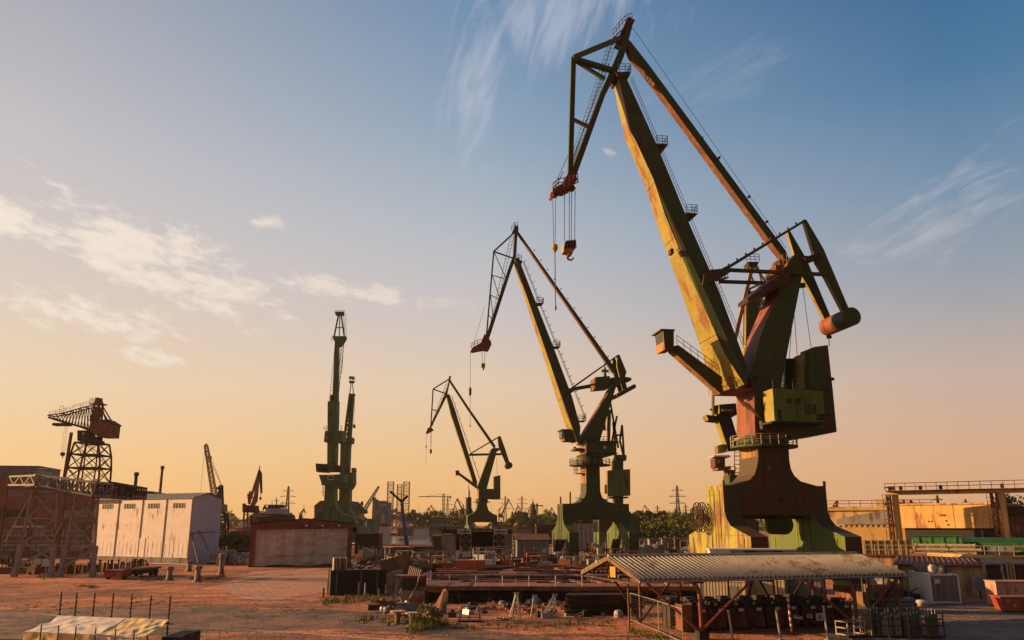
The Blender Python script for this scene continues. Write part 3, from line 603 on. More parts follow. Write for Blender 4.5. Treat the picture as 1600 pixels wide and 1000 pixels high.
def make_mid_crane():
    c = at(923, 870, 167); fr = Fr(c, CA)
    th = thing('harbour_crane', 'second tallest green crane, lattice beak and flat plate counterweight, right of the crane pair', 'crane', (c.x, c.y, 0), CA, 'green portal cranes on the quay')
    slab, plate, bar, tb = crane_parts(th, fr)
    H = 2.3
    hp = [(879, 789), (897, 787), (907, 784), (913, 778), (916, 770), (916.5, 724), (937, 724), (938, 768), (941, 777), (950, 784), (965, 788), (981, 794), (983, 808), (978, 816), (953, 815), (945, 812), (905, 812), (896, 816), (881, 818)]
    pts = [(q.x, q.z) for q in (fr.q(x, y, H) for x, y in hp)]
    xl, xr = fr.q(879, 800, H).x, fr.q(983, 800, H).x
    pts = [(min(max(x, xl + .02), xr - .02), z) for x, z in pts]
    portal(th, fr, xl, xr, fr.q(879, 789, H).z, fr.q(880, 812, H).z, fr.q(890, 832, 7).z, 2.4, H, 7.6, 1.8, [m_dkgreen, m_dkgreen, m_dkgreen, m_green], pts)
    xt0, xt1 = fr.q(916.5, 740, H).x, fr.q(937, 740, H).x; xc = (xt0 + xt1) / 2
    MB().b(xt0 - .08, xt0 - .003, -H + .05, H - .05, fr.q(910, 775, H).z, fr.q(910, 726, H).z).build('column_side_plate', m_craneorange, th)
    z0, z1 = fr.q(925, 726, H).z, fr.q(925, 713, H).z
    MB().lathe((xc, 0, 0), [(2.6, z0), (2.7, z0 + .4), (2.5, z1)], 24).build('slewing_ring', m_dkgreen, th)
    pm = MB().lathe((xc, 0, 0), [(4.1, z0 - .1), (4.1, z0 + .12)], 20); pf = pm.build('ring_platform', m_black, th)
    MB().rail([V((xc + 4 * math.cos(k * math.pi / 10), 4 * math.sin(k * math.pi / 10), z0 + .1)) for k in range(21)], 1.1, 1.2, .045).build('guard_rail', m_dkgreen, pf)
    lm = MB(); x = xt0 - 1.6; zl = fr.q(905, 740, 0).z
    lm.rail([V((x, -1.5, zl)), V((x, 1.5, zl)), V((x + 1.4, 1.5, zl))], 2.6, .8, .05, 2); lm.beam((x, 0, zl), (xt0, 0, zl), 2.5, .12); lm.build('stair_landing', m_craneorange, th)
    hm = MB(); plate(hm, [(916, 690), (963, 690), (963, 710), (945, 713.5), (916, 711)], 3.4, -3.4, 0, {4: 1}); hs = hm.build('machinery_house', [m_dkgreen, m_craneorange], th)
    wm = MB(); box_at(wm, fr, 943, 697, 947, 701, 3.46, 3.3); wm.build('window', m_white, hs)
    fm = MB(); plate(fm, [(914, 688.5), (965, 688.5), (965, 690.2), (914, 690.2)], 3.6, -3.6); plate(fm, [(914, 708), (965, 707), (965, 709), (914, 710)], 3.5, -3.5); fm.build('house_trim', m_black, hs)
    am = MB(); slab(am, [(955, 606), (962, 595), (971, 591), (972, 598), (962, 606), (937, 690), (908, 690), (911, 680)], 1.6, 0, {7: 1, 0: 1}); am.build('a_frame', [m_dkgreen, m_redprimer], th)
    wm = MB(); plate(wm, [(931, 589), (953, 587.5), (954, 605), (931, 607)], 2.2, -2.2, 0, {3: 1}); wh = wm.build('winch_cabin', [m_dkgreen, m_craneorange], th)
    mm = MB(); q = fr.q(945.5, 588, 0); mm.tube(q, q + V((0, 0, 1.9)), .35, .2, 8); mm.tube(q + V((-.7, 0, 1.1)), q + V((.7, 0, 1.1)), .22, .22, 8); mm.tube(q + V((0, 0, 1.9)), q + V((0, 0, 2.8)), .1, .06, 6)
    mm.rail([q + V((-1.2, -2, 0)), q + V((1, -2, 0))], 1.0, .8, .04); mm.build('winch_mast', m_dkgreen, wh)
    jm = MB(); slab(jm, [(803.5, 404, .9), (811, 402, .9), (816, 418, 1.0), (864, 540, 1.3), (894, 620, 1.5), (907, 667, 2.2), (906, 686, 2.6), (902, 690, 2.6), (881, 634, 1.9), (857, 561, 1.6), (806, 414, .9)], 1.0, 0, {k: 1 for k in range(6, 11)})
    jib = jm.build('jib', [m_dkgreen, m_greenlit], th)
    lm = MB(); lm.ladder(fr.q(814, 410, .3) + V((.5, 0, .2)), fr.q(907, 655, .3) + V((1.0, 0, .3)), (0, 1, 0), .8, .05, .8, True, (1, 0, .4)); lm.build('jib_ladder', m_greysteel, jib)
    for px, py in ((838, 473), (864, 541), (904, 657)):
        pm = MB(); q = fr.q(px, py, 1.1); pm.b(q.x, q.x + 1.5, -1.2, 1.2, q.z - .1, q.z); pm.rail([V((q.x, -1.2, q.z)), V((q.x + 1.5, -1.2, q.z)), V((q.x + 1.5, 1.2, q.z))], 1.1, .8, .05, 2); pm.build('rest_platform', m_dkgreen, jib)
    pm = MB(); plate(pm, [(876, 611), (884, 606), (900, 607), (896, 612), (880, 615)], 2.4, -2.4); pm.build('tie_bracket', m_dkgreen, jib)
    km = MB(); slab(km, [(804.5, 358), (809, 358), (806.5, 402), (798, 425), (764, 530), (759, 527), (796, 415), (802.5, 398)], .5); bk = km.build('beak_boom', m_dkgreen, th)
    hm = MB(); E = (771.5, 393)
    for o in (-1.1, 1.1):
        bar(hm, E, (805, 362), o, .3); bar(hm, E, (803, 404), o, .25); bar(hm, E, (760, 525), o, .28)
    nodes = [(771.5, 393), (769.5, 430), (766.5, 461), (763, 492)]; inner = [(803, 402), (791.5, 437), (781, 468), (771, 500)]
    for k in range(4):
        for o in (-1.0, 1.0):
            if k: bar(hm, nodes[k], inner[k], o, .14)
            if k < 3: bar(hm, nodes[k], inner[k + 1], o, .14)
        hm.beam(fr.q(*nodes[k], -1.0), fr.q(*nodes[k], 1.0), .16)
    hm.build('lattice_bracing', m_dkgreen, bk)
    lm = MB(); lm.ladder(fr.q(801, 366, -.4), fr.q(765, 520, -.4), (1, 0, .3), .7, .045, .8); lm.build('beak_ladder', m_greysteel, bk)
    rm = MB(); plate(rm, [(801, 361), (810, 361), (810, 353), (805, 352)], .7, -.7); tp = rm.build('beak_head', m_dkgreen, bk)
    rm = MB(); rm.rail([fr.q(799, 361, .8), fr.q(804, 355, .8), fr.q(809, 354, .8)], 1.0, .8, .05); rm.tube(fr.q(804, 354, 0), fr.q(804, 347, 0), .08, .05, 6); rm.build('guard_rail', m_dkgreen, tp)
    rm = MB(); rm.rail([fr.q(806, 403, 1.2), fr.q(815, 406, 1.2), fr.q(815, 406, -1.2)], 1.0, .8, .05, 2); plate(rm, [(804, 404), (816, 407), (816, 410), (808, 411)], 1.3, -1.3); rm.build('pivot_platform', m_dkgreen, jib)
    tm = MB(); plate(tm, [(757, 522), (762, 523), (768, 538), (764, 547), (755, 546), (740, 549), (736, 548), (738, 543), (752, 535)], .9, -.9); tip = tm.build('beak_tip_frame', m_redrust, bk)
    rm = MB()
    for o in (-1, 1): rm.rail([fr.q(736, 545, o), fr.q(746, 539, o), fr.q(756, 537, o), fr.q(767, 540, o)], 1.0, .9, .055); tb(rm, (759, 520), (768, 538), o, .06); tb(rm, (768, 538), (758, 549), o, .06)
    rm.build('guard_rail', m_redrust, tip)
    rm = MB(); rm.wire(fr.q(757, 480, .2), fr.q(739, 540, .2), .035); rm.wire(fr.q(735, 548, .2), fr.q(734.6, 664, .2), .04)
    for x in (753, 758): rm.wire(fr.q(x, 548, 0), fr.q(755 + (x - 755) * .6, 567, 0), .045)
    rm.build('hoist_rope', m_wire, th)
    bm_ = MB(); plate(bm_, [(752.5, 567.5), (758, 567.5), (758, 573.5), (752.5, 573.5)], .4, -.4); q = fr.q(755.4, 573.2, 0); bm_.tube(q, q - V((0, 0, .7)), .25, .12, 8); bm_.build('hook_block', m_craneorange, th)
    bm_ = MB(); bm_.lathe(fr.q(734.6, 612, .2), [(.1, -.9), (.28, -.4), (.28, .6), (.1, .9)], 8); q = fr.q(734.6, 664, .2); bm_.tube(q, q - V((0, 0, .4)), .14, .1, 6); bm_.build('small_hook_block', m_rust, th)
    tm = MB(); slab(tm, [(808, 359), (813, 366), (962, 576), (962, 583), (957, 581), (810, 366)], .45, 0, {3: 1, 4: 1}); st = tm.build('luffing_stay', [m_dkgreen, m_rust], th)
    rm = MB()
    for k in range(2, 14): 
        q = fr.q(813 + (960 - 813) * k / 14, 363 + (574 - 363) * k / 14, 0); rm.box(q + V((.1, 0, .3)), (.2, .2, .25))
    rm.build('rope_bracket', m_dkgreen, st)
    arm = [(964.5, 554.5), (968, 554), (979, 581), (976, 592), (980, 606), (974, 609), (969, 592), (964, 572)]
    A = [fr.q(x, y, 1.9) for x, y in arm]
    for o in (1.9, -1.4): MB().prism([V((p.x, -o, p.z)) for p in A], [V((p.x, -o + .5, p.z)) for p in A], 0, {k: 1 for k in (5, 6, 7)}).build('counterweight_arm', [m_dkgreen, m_greenlit], th)
    mb = MB(); plate(mb, [(964, 615), (991, 600), (994, 602), (993.5, 606), (970, 619), (964, 619)], 2.6, -2.6, 0, {5: 1, 4: 1}); mb.build('counterweight_slab', [m_dkgreen, m_craneorange], th)
    mb = MB(); plate(mb, [(955, 590), (972, 588), (986, 590), (987, 594), (972, 596), (958, 600)], 1.5, -1.5); mb.build('pivot_axle', m_dkgreen, th)
    for o, a, b_ in ((2.0, (893, 607), (932, 600)), (-2.0, (891, 610), (932, 603))):
        MB().beam(fr.q(*a, o), fr.q(*b_, o), .35, .5, up=(0, 1, 0)).build('push_rod', m_dkgreen, th)
    MB().beam(fr.q(894, 606, 1.8), fr.q(966, 555, 1.8), .35, .45, .28, .3, up=(0, 1, 0)).build('balance_rod', m_dkgreen, th)
    cm = MB(); plate(cm, [(879, 672), (902, 672), (905, 689.5), (882, 688.5)], 1.6, -1.6, 0, {3: 1}); cab = cm.build('driver_cab', [m_dkgreen, m_craneorange], th)
    a, b_ = fr.q(879, 674, 1.6), fr.q(882, 687, 1.6)
    MB().b(a.x - .06, a.x + .1, -1.3, 1.3, b_.z + .4, a.z).build('cab_window', m_glass, cab)
    fm = MB(); plate(fm, [(877, 670.5), (906, 670.5), (906, 672.5), (877, 672.5)], 1.8, -1.8); fm.build('cab_roof', m_dkgreen, cab)
    mm = MB(); box_at(mm, fr, 899, 700, 912, 703, 2, -2); tb(mm, (898, 698), (898, 705), 1, .25); mm.build('buffer_beam', m_dkgreen, th)
    for px, py0, py1 in ((876, 790, 776), (891, 788, 769)):
        mm = MB(); q = fr.q(px, py0, 0); tb(mm, (px, py0 + 3), (px, py1), 0, .16); mm.build('light_mast', m_dkrust, th)
    lm = MB(); q = fr.q(908, 781, H); box_at(lm, fr, 906, 779, 910, 781, H, H - 1); q = fr.q(948, 780, H); box_at(lm, fr, 946, 780, 950, 782, H, H - 1); lm.build('column_lug', m_dkgreen, th)
    return th
make_mid_crane()

def make_far_crane():
    c = at(754, 840, 353); fr = Fr(c, CA)
    th = thing('harbour_crane', 'smallest green crane seen side on, drum counterweight, behind the dark dock building', 'crane', (c.x, c.y, 0), CA, 'green portal cranes on the quay')
    slab, plate, bar, tb = crane_parts(th, fr)
    H = 2.6
    hp = [(730.5, 805.5), (739, 802), (744, 798), (746.5, 791), (746.6, 784), (761, 784), (761.4, 791), (764, 798), (769, 802), (776.5, 805), (777, 812), (776, 817), (766, 816), (742, 816), (731, 818)]
    pts = [(q.x, q.z) for q in (fr.q(x, y, H) for x, y in hp)]
    xl, xr = fr.q(730.5, 810, H).x, fr.q(777, 810, H).x
    pts = [(min(max(x, xl + .02), xr - .02), z) for x, z in pts]
    portal(th, fr, xl, xr, fr.q(730, 806, H).z, fr.q(730, 816, H).z, fr.q(730, 824, H).z, 2.0, H, 7.6, 1.7, [m_dkgreen, m_dkgreen, m_grgreen], pts)
    xc = (fr.q(747, 780, H).x + fr.q(761, 780, H).x) / 2; z0, z1 = fr.q(750, 785, H).z, fr.q(750, 779, H).z
    MB().lathe((xc, 0, 0), [(2.6, z0), (2.6, z1)], 16).build('slewing_ring', m_black, th)
    MB().lathe((xc, 0, 0), [(3.6, z0), (3.6, z0 + .3)], 16).build('ring_platform', m_dkgreen, th)
    hm = MB(); plate(hm, [(748, 763.5), (782, 764), (782, 780), (748, 779)], 3.2, -3.2, 0, {3: 1}); hm.build('machinery_house', [m_dkgreen, m_craneorange], th)
    hm = MB(); plate(hm, [(772.8, 744.5), (781.8, 742.5), (782, 764.2), (772.8, 764.2)], 2.4, -1); hm.build('counterweight_tower', m_green, th)
    am = MB(); slab(am, [(767, 703), (770, 700), (781, 700), (781, 703), (776, 706), (774, 714), (760.5, 764), (747, 765.5), (746, 763), (763, 715)], 1.7, 0, {9: 1}); am.build('a_frame', [m_dkgreen, m_rust], th)
    jm = MB(); slab(jm, [(697.5, 616), (702.5, 616), (711, 640), (727, 692), (745.5, 752), (745.5, 762), (742, 761), (722, 700), (704, 645)], 1.4, 0, {k: 1 for k in (5, 6, 7, 8)}); jb = jm.build('jib', [m_dkgreen, m_greenlit], th)
    lm = MB(); lm.ladder(fr.q(704, 620, .3) + V((.6, 0, 0)), fr.q(745, 748, .3) + V((1.2, 0, 0)), (0, 1, 0), .8, .07, 1.6, True, (1, 0, .3)); lm.build('jib_ladder', m_greysteel, jb)
    km = MB(); slab(km, [(702, 587), (705, 588), (701, 606), (698.5, 619), (672, 672), (669.5, 671), (695, 616), (700, 602)], .6); bk = km.build('beak_boom', m_dkgreen, th)
    hm = MB()
    for o in (-1, 1): bar(hm, (676.7, 608), (702, 592), o, .5); bar(hm, (676.7, 608), (699, 616), o, .45); bar(hm, (676.7, 608), (673, 669), o, .5); bar(hm, (675.5, 640), (686, 643), o, .4)
    lm = hm.ladder(fr.q(700, 596, 0), fr.q(674, 666, 0), (1, 0, .3), .9, .08, 1.5); hm.build('beak_bracing', m_dkgreen, bk)
    tm = MB(); plate(tm, [(669, 668), (674, 668), (678, 672), (673, 675), (667, 678), (665.5, 676)], .9, -.9); tm.build('beak_tip_frame', m_redrust, bk)
    rm = MB(); rm.wire(fr.q(666, 677, 0), fr.q(665.7, 726, 0), .06)
    for x in (672.3, 674.3): rm.wire(fr.q(x, 674, 0), fr.q(673.3, 702, 0), .07)
    rm.wire(fr.q(776, 716, 0), fr.q(777, 744, 0), .06); rm.build('hoist_rope', m_wire, th)
    bm_ = MB(); bm_.lathe(fr.q(673.2, 706, 0), [(.1, -1), (.45, -.2), (.5, .9), (.1, 1.2)], 8); bm_.build('hook_block', m_dkrust, th)
    bm_ = MB(); bm_.lathe(fr.q(665.8, 698, 0), [(.1, -.6), (.3, 0), (.1, .6)], 8); bm_.build('small_hook_block', m_dkrust, th)
    tm = MB(); slab(tm, [(702, 590), (705.5, 596), (732, 636), (774, 696), (774, 700), (771, 699), (730, 639), (704, 599)], .5); tm.build('luffing_stay', m_dkgreen, th)
    arm = [(779.5, 682), (782, 681), (789, 700), (796, 722), (793, 725), (786, 709), (781, 697)]
    A = [fr.q(x, y, 2) for x, y in arm]
    for o in (2.0, -1.5): MB().prism([V((p.x, -o, p.z)) for p in A], [V((p.x, -o + .5, p.z)) for p in A]).build('counterweight_arm', m_dkgreen, th)
    q = fr.q(796, 727, 2.7); MB().tube(V((q.x, -2.7, q.z)), V((q.x, 2.7, q.z)), 1.35, 1.35, 20).build('counterweight_drum', m_dkgreen, th)
    for o in (2.0, -2.0):
        a, b_ = fr.q(733.6, 710, 2), fr.q(785.6, 709, 2); MB().beam(V((a.x, -o, a.z)), V((b_.x, -o, b_.z)), .5, .6).build('push_rod', m_dkgreen, th)
    MB().beam(fr.q(735, 709, 1.8), fr.q(780.5, 682, 1.8), .45, .5).build('balance_rod', m_dkgreen, th)
    am = MB(); slab(am, [(717, 738), (744, 757), (744, 763), (717, 742)], .6); am.build('cab_arm', m_dkgreen, th)
    cm = MB(); plate(cm, [(711.8, 735), (717.8, 735), (717.8, 742.5), (712.5, 742.5)], 1.4, -1.4, 0, {3: 1}); cab = cm.build('driver_cab', [m_dkgreen, m_craneorange], th)
    return th
make_far_crane()

# ---- cranes seen end on: each on an upright plane square to the view
def end_crane(name, label, px, Y, group, a=0.0):
    c = at(px, 850, Y); fr = Fr(c, a); th = thing(name, label, 'crane', (c.x, c.y, 0), a, group); return (th, fr) + crane_parts(th, fr)
G5 = 'green portal cranes on the quay'
def make_left_pair():
    th, fr, slab, plate, bar, tb = end_crane('harbour_crane', 'tall green crane seen end on, white sign on its slewing house, left of its twin', 515, 242, G5)
    z = lambda y, o=0: fr.q(515, y, o).z
    mb = MB(); slab(mb, [(507.5, 756), (523, 756), (522.5, 786), (526, 796), (534, 803), (552, 808), (556, 818), (552, 828), (482, 828), (480, 815), (492, 808), (502, 802), (506, 792)], 2.3); mb.build('portal', m_grgreen, th)
    for x0, x1 in ((478, 489), (545, 557)):
        mb = MB(); plate(mb, [(x0, 824), (x1, 824), (x1, 848), (x0, 848)], 7.5, 4.5); plate(mb, [(x0, 824), (x1, 824), (x1, 848), (x0, 848)], -4.5, -7.5); plate(mb, [(x0, 822), (x1, 822), (x1, 832), (x0, 832)], 7.5, -7.5); mb.build('leg_carriage', m_grgreen, th)
    mb = MB(); plate(mb, [(498, 742), (537, 741), (536, 754), (529, 757), (503, 757)], 3.2, -3.2); hs = mb.build('slewing_house', m_grgreen, th)
    mb = MB(); box_at(mb, fr, 512, 742.5, 521, 750, 3.28, 3.22); sg = mb.build('sign_board', m_white, hs)
    mb = MB()
    for k, (x, w_) in enumerate(((513, 1.6), (515.2, 1.2), (517, 1.6), (519, 1.2))): box_at(mb, fr, x, 744, x + w_, 748.5, 3.31, 3.29)
    mb.build('sign_lettering', m_black, sg)
    mb = MB(); plate(mb, [(493, 724), (511, 725), (511, 738), (494, 737)], 2.2, -1.5); plate(mb, [(523, 727), (532, 727), (532, 737), (523, 737)], 2.2, -1.5); cb = mb.build('driver_cab', m_dkrust, th)
    mb = MB(); box_at(mb, fr, 495, 726, 500, 732, 2.26, 2.1); mb.build('cab_window', m_glass, cb)
    mb = MB(); plate(mb, [(512, 627), (527, 625), (524, 737), (511, 737)], 1.8, -1.8); plate(mb, [(523, 534), (528.5, 534), (527, 627), (519, 627)], 1.2, -1.2); jb = mb.build('jib', m_grgreen, th)
    mb = MB(); mb.ladder(fr.q(526, 536, 1.4), fr.q(517, 627, 1.4), (1, 0, 0), .9, .06, 1.0); box_at(mb, fr, 516, 617, 520, 626, 1.6, .3); mb.build('jib_ladder', m_dkrust, jb)
    mb = MB(); plate(mb, [(508, 673), (513, 673), (513, 690), (506, 690)], 2.6, -2.6); plate(mb, [(524, 673), (536, 673), (535, 690), (524, 690)], 2.6, -2.6); plate(mb, [(507, 676), (535, 676), (535, 682), (507, 682)], -1.9, -2.6); mb.build('a_frame_head', m_grgreen, th)
    mb = MB(); box_at(mb, fr, 508, 681, 513, 686, 2.66, 2.5); mb.build('lamp_housing', m_hookyel, th)
    rm = MB(); rm.rail([fr.q(506, 673, 2.5), fr.q(513, 673, 2.5)], 1.2, .8, .06); tb(rm, (513, 673), (513, 655), 1, .1); tb(rm, (529, 673), (529, 652), 1, .12); tb(rm, (533, 673), (533, 664), 1, .1); rm.build('guard_rail', m_grgreen, th)
    mb = MB(); plate(mb, [(519, 525), (540, 525), (537, 532), (531, 540), (527, 540), (522, 532)], 1.3, -1.3); bh = mb.build('beak_heel', m_grgreen, th)
    mb = MB()
    for o in (-1, 1):
        bar(mb, (522, 526), (529, 492), o, .4); bar(mb, (538, 526), (533, 492), o, .4); bar(mb, (530, 527), (531, 490), o, .25); bar(mb, (525, 512), (536, 512), o, .25)
    mb.build('beak_frame', m_grgreen, bh)
    mb = MB()
    for x in (527, 531.5, 535.5): mb.tube(fr.q(x, 491, .8), fr.q(x, 491, -.8), .55, .55, 12)
    bar(mb, (524, 489), (537.5, 489), 0, .5, 1.2); tb(mb, (537, 490), (538.5, 527), .6, .09); tb(mb, (540, 490), (541, 527), .6, .06); mb.build('beak_sheave', m_grgreen, bh)
    rm = MB(); rm.rail([fr.q(523.5, 489, 0), fr.q(538, 489, 0)], .8, .7, .05); rm.rail([fr.q(518, 533, 1), fr.q(541, 533, 1)], 1.2, .8, .06, 2); rm.build('guard_rail', m_black, bh)
    mb = MB()
    for k in range(12):
        a, b_ = (538 - k * .85, 532 + k * 8.0), (538 - (k + 1) * .85, 532 + (k + 1) * 8.0); c_, d_ = (a[0] - 3.5, a[1]), (b_[0] - 3.5, b_[1])
        bar(mb, a, b_, 2, .13); bar(mb, c_, d_, 2, .13); bar(mb, a, d_, 2, .1); bar(mb, a, c_, 2, .1)
    mb.build('lattice_stay', m_grgreen, th)
    rm = MB(); tb(rm, (523, 540), (521, 610), .5, .07); tb(rm, (537, 536), (534, 585), 1, .06); rm.build('hoist_rope', m_wire, th)
    mb = MB(); mb.ladder(fr.q(505, 757, .5), fr.q(505, 775, .5), (0, 1, 0), 1.2, .07, .9, True, (-1, 0, 0)); box_at(mb, fr, 502, 756, 512, 757.5, 3, -3); mb.build('stair_landing', m_grgreen, th)

    th, fr, slab, plate, bar, tb = end_crane('harbour_crane', 'pale green crane seen end on, wide slewing house, shorter than its left twin', 537, 262, G5)
    mb = MB(); slab(mb, [(530, 764), (546, 764), (545, 796), (552, 806), (566, 812), (566, 830), (512, 830), (512, 815), (524, 806), (529, 796)], 2.3); mb.build('portal', m_grgreen, th)
    for x0, x1 in ((512, 520), (559, 568)):
        mb = MB(); plate(mb, [(x0, 824), (x1, 824), (x1, 846), (x0, 846)], 7, -7); mb.build('leg_carriage', m_grgreen, th)
    mb = MB(); plate(mb, [(528, 741), (551, 738), (551, 755), (546, 764), (528, 764)], 3.2, -3.2); mb.build('slewing_house', m_grgreen, th)
    mb = MB(); plate(mb, [(549, 731), (554.5, 731), (554.5, 738), (549, 739)], 1.8, -1.2); mb.build('driver_cab', m_grgreen, th)
    mb = MB(); plate(mb, [(532, 686), (546, 686), (544, 741), (531, 741)], 1.9, -1.9); mb.build('slewing_column', m_grgreen, th)
    mb = MB(); plate(mb, [(527, 684), (550, 683), (549, 692), (528, 692)], 2.4, -2.4); mb.build('a_frame_head', m_grgreen, th)
    mb = MB(); mb.lattice(fr.q(543, 684, 0), fr.q(549.5, 617, 0), 1.9, 1.2, 10, .2, .1, (1, 0, 0)); plate(mb, [(542, 684), (546, 684), (549.5, 620), (547, 620)], .5, -.5); mb.build('jib', m_grgreen, th)
    mb = MB()
    for o in (-.7, .7): bar(mb, (546.5, 617), (549, 596), o, .25); bar(mb, (552.5, 617), (550.5, 596), o, .25)
    plate(mb, [(544, 615), (554, 615), (552, 620), (546, 620)], 1, -1); mb.build('beak_frame', m_grgreen, th)
    mb = MB()
    for x, y in ((547.5, 590), (551.5, 591), (548, 597), (551.5, 597)): mb.tube(fr.q(x, y, .7), fr.q(x, y, -.7), .5, .5, 10)
    mb.rail([fr.q(545.5, 598, 0), fr.q(554, 598, 0)], 2.0, .8, .06); mb.build('beak_sheave', m_grgreen, th)
    mb = MB(); plate(mb, [(552, 662), (555, 664), (554, 669), (551, 668)], .6, -.6); tb(mb, (554, 620), (553, 664), 0, .07); tb(mb, (549, 684), (548, 700), 1.5, .3); mb.build('hook_block', m_hookyel, th)
make_left_pair()

def make_hidden_cranes():
    th, fr, slab, plate, bar, tb = end_crane('harbour_crane', 'yellow green crane standing close behind the tallest crane, mostly hidden', 1172, 128, G5)
    mb = MB(); plate(mb, [(1168, 455), (1184, 455), (1182, 640), (1164, 640)], 1.2, -1.2, 0, {3: 1}); mb.build('jib', [m_dkgreen, m_greenlit], th)
    mb = MB()
    for o in (-.7, .7): bar(mb, (1176, 414), (1147, 536), o, .55, .55)
    mb.build('luffing_stay', m_craneorange, th)
    mb = MB(); plate(mb, [(1168, 409), (1186, 409), (1183, 416), (1171, 416)], 1.2, -1.2); hp_ = mb.build('head_platform', m_dkrust, th)
    MB().rail([fr.q(1166, 409, 1.2), fr.q(1187, 409, 1.2), fr.q(1187, 409, -1.2)], 1.3, .7, .05, 2).build('guard_rail', m_dkrust, hp_)
    mb = MB()
    for o in (-.8, .8):
        bar(mb, (1180, 416), (1196, 440), o, .28); bar(mb, (1196, 440), (1170, 452), o, .3); bar(mb, (1170, 452), (1190, 495), o, .25); bar(mb, (1168, 418), (1180, 445), o, .2); bar(mb, (1184, 416), (1190, 440), o, .2)
        bar(mb, (1176, 454), (1196, 480), o, .12); bar(mb, (1196, 458), (1180, 490), o, .12); bar(mb, (1184, 455), (1200, 455), o, .15)
    mb.lattice(fr.q(1197, 450, 0), fr.q(1190, 500, 0), 1.6, 1.2, 6, .12, .08, (1, 0, 0)); mb.build('beak_lattice', m_greenlit, th)
    mb = MB(); slab(mb, [(1140, 742), (1158, 742), (1158, 800), (1186, 815), (1186, 845), (1120, 845), (1120, 815), (1140, 800)], 2); mb.build('portal', m_dkgreen, th)
    for x0, x1 in ((1120, 1132), (1176, 1188)):
        mb = MB(); plate(mb, [(x0, 840), (x1, 840), (x1, 893), (x0, 893)], 6, -6); mb.build('leg_carriage', m_platelit, th)
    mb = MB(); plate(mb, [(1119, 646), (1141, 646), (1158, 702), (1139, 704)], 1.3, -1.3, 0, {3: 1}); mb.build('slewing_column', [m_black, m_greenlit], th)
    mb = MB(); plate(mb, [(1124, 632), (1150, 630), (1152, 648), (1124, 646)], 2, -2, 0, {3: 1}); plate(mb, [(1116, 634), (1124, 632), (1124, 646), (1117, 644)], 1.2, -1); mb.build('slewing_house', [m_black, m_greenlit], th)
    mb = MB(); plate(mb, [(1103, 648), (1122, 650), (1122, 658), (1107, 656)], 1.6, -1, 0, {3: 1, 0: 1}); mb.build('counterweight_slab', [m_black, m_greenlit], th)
    mb = MB(); tb(mb, (1114, 612), (1114, 649), .8, .25); tb(mb, (1109, 640), (1119, 640), .8, .15); tb(mb, (1128, 641), (1144, 641), 2.1, .2); mb.build('buffer_beam', m_greenlit, th)
    mb = MB(); plate(mb, [(1121, 696), (1130, 694), (1130, 707), (1122, 707)], 2.2, .2); plate(mb, [(1130, 694), (1135.5, 694), (1135.5, 706), (1130, 707)], 2.2, .3, 1); mb.build('switch_cabin', [m_platelit, m_grgreen], th)
    mb = MB(); plate(mb, [(1117, 716), (1133, 715), (1133, 730), (1118, 730)], 2.4, -.6, 0); cab = mb.build('driver_cab', m_brown, th)
    mb = MB(); box_at(mb, fr, 1120, 718, 1125, 724, 2.46, 2.3); mb.build('cab_window', m_hookyel, cab)
    mb = MB(); plate(mb, [(1115, 711.5), (1140, 711), (1142, 714), (1116, 713.5)], 2.7, -1); mb.build('cab_roof', m_white, cab)
    mb = MB(); plate(mb, [(1122, 730), (1142, 728), (1142, 733), (1122, 734)], 2.6, -1); box_at(mb, fr, 1137, 734, 1148, 743, 1.5, -1); mb.build('cab_platform', m_rust, th)
    rm = MB(); rm.rail([fr.q(1133, 742, 2), fr.q(1150, 742, 2)], 1.2, .8, .05); rm.ladder(fr.q(1152, 700, 1), fr.q(1152, 745, 1), (1, 0, 0), .8, .06, .6, True, (0, -1, 0)); rm.ladder(fr.q(1156, 640, 1), fr.q(1156, 700, 1), (1, 0, 0), .8, .06, .6)
    rm.build('guard_rail', m_craneorange, th)

    th, fr, slab, plate, bar, tb = end_crane('harbour_crane', 'green crane with a tall ribbed counterweight box, behind the second tallest crane', 966, 205, G5)
    mb = MB(); plate(mb, [(949, 735), (984.5, 733), (985, 774), (950, 775)], 3.2, -.8, 0, {3: 1}); bx = mb.build('counterweight_box', [m_grgreen, m_greenlit], th)
    mb = MB()
    for k in range(14): box_at(mb, fr, 956, 738 + k * 2.6, 980, 738.5 + k * 2.6, 3.25, 3.2)
    for k in (949.5, 958, 967, 976, 984): bar(mb, (k, 735), (k, 774.5), 3.22, .12)
    mb.build('box_rib', m_green, bx)
    mb = MB(); plate(mb, [(945, 757), (950, 757), (950, 772), (945, 770)], 1.5, -.5); mb.build('ballast_step', m_greenlit, th)
    mb = MB(); plate(mb, [(959, 716), (974, 716), (974, 735), (959, 735)], 1.5, -1.5); plate(mb, [(956, 720), (959, 720), (959, 735), (956, 735)], 1.5, -1.5, 1); mb.build('slewing_column', [m_dkgreen, m_greenlit], th)
    mb = MB(); plate(mb, [(961, 710), (979, 711), (979, 719), (961, 719)], 2, -1); mb.build('counterweight_slab', m_dkgreen, th)
    mb = MB(); plate(mb, [(960, 774), (974, 774), (974, 790), (988, 803), (1000, 808), (1000, 838), (936, 838), (936, 808), (950, 803), (960, 790)], 2, -2); mb.build('portal', m_dkgreen, th)
    for x0, x1, s_ in ((936, 946, 0), (982, 994, 1)):
        mb = MB(); plate(mb, [(x0, 832), (x1, 832), (x1, 860), (x0, 860)], 6.5, -6.5); mb.build('leg_carriage', m_grgreen, th)
    mb = MB(); plate(mb, [(949, 640), (955, 640), (953, 700), (949, 715)], 1.0, -1.0, 0, {3: 1}); mb.build('jib', [m_dkgreen, m_greenlit], th)
    mb = MB()
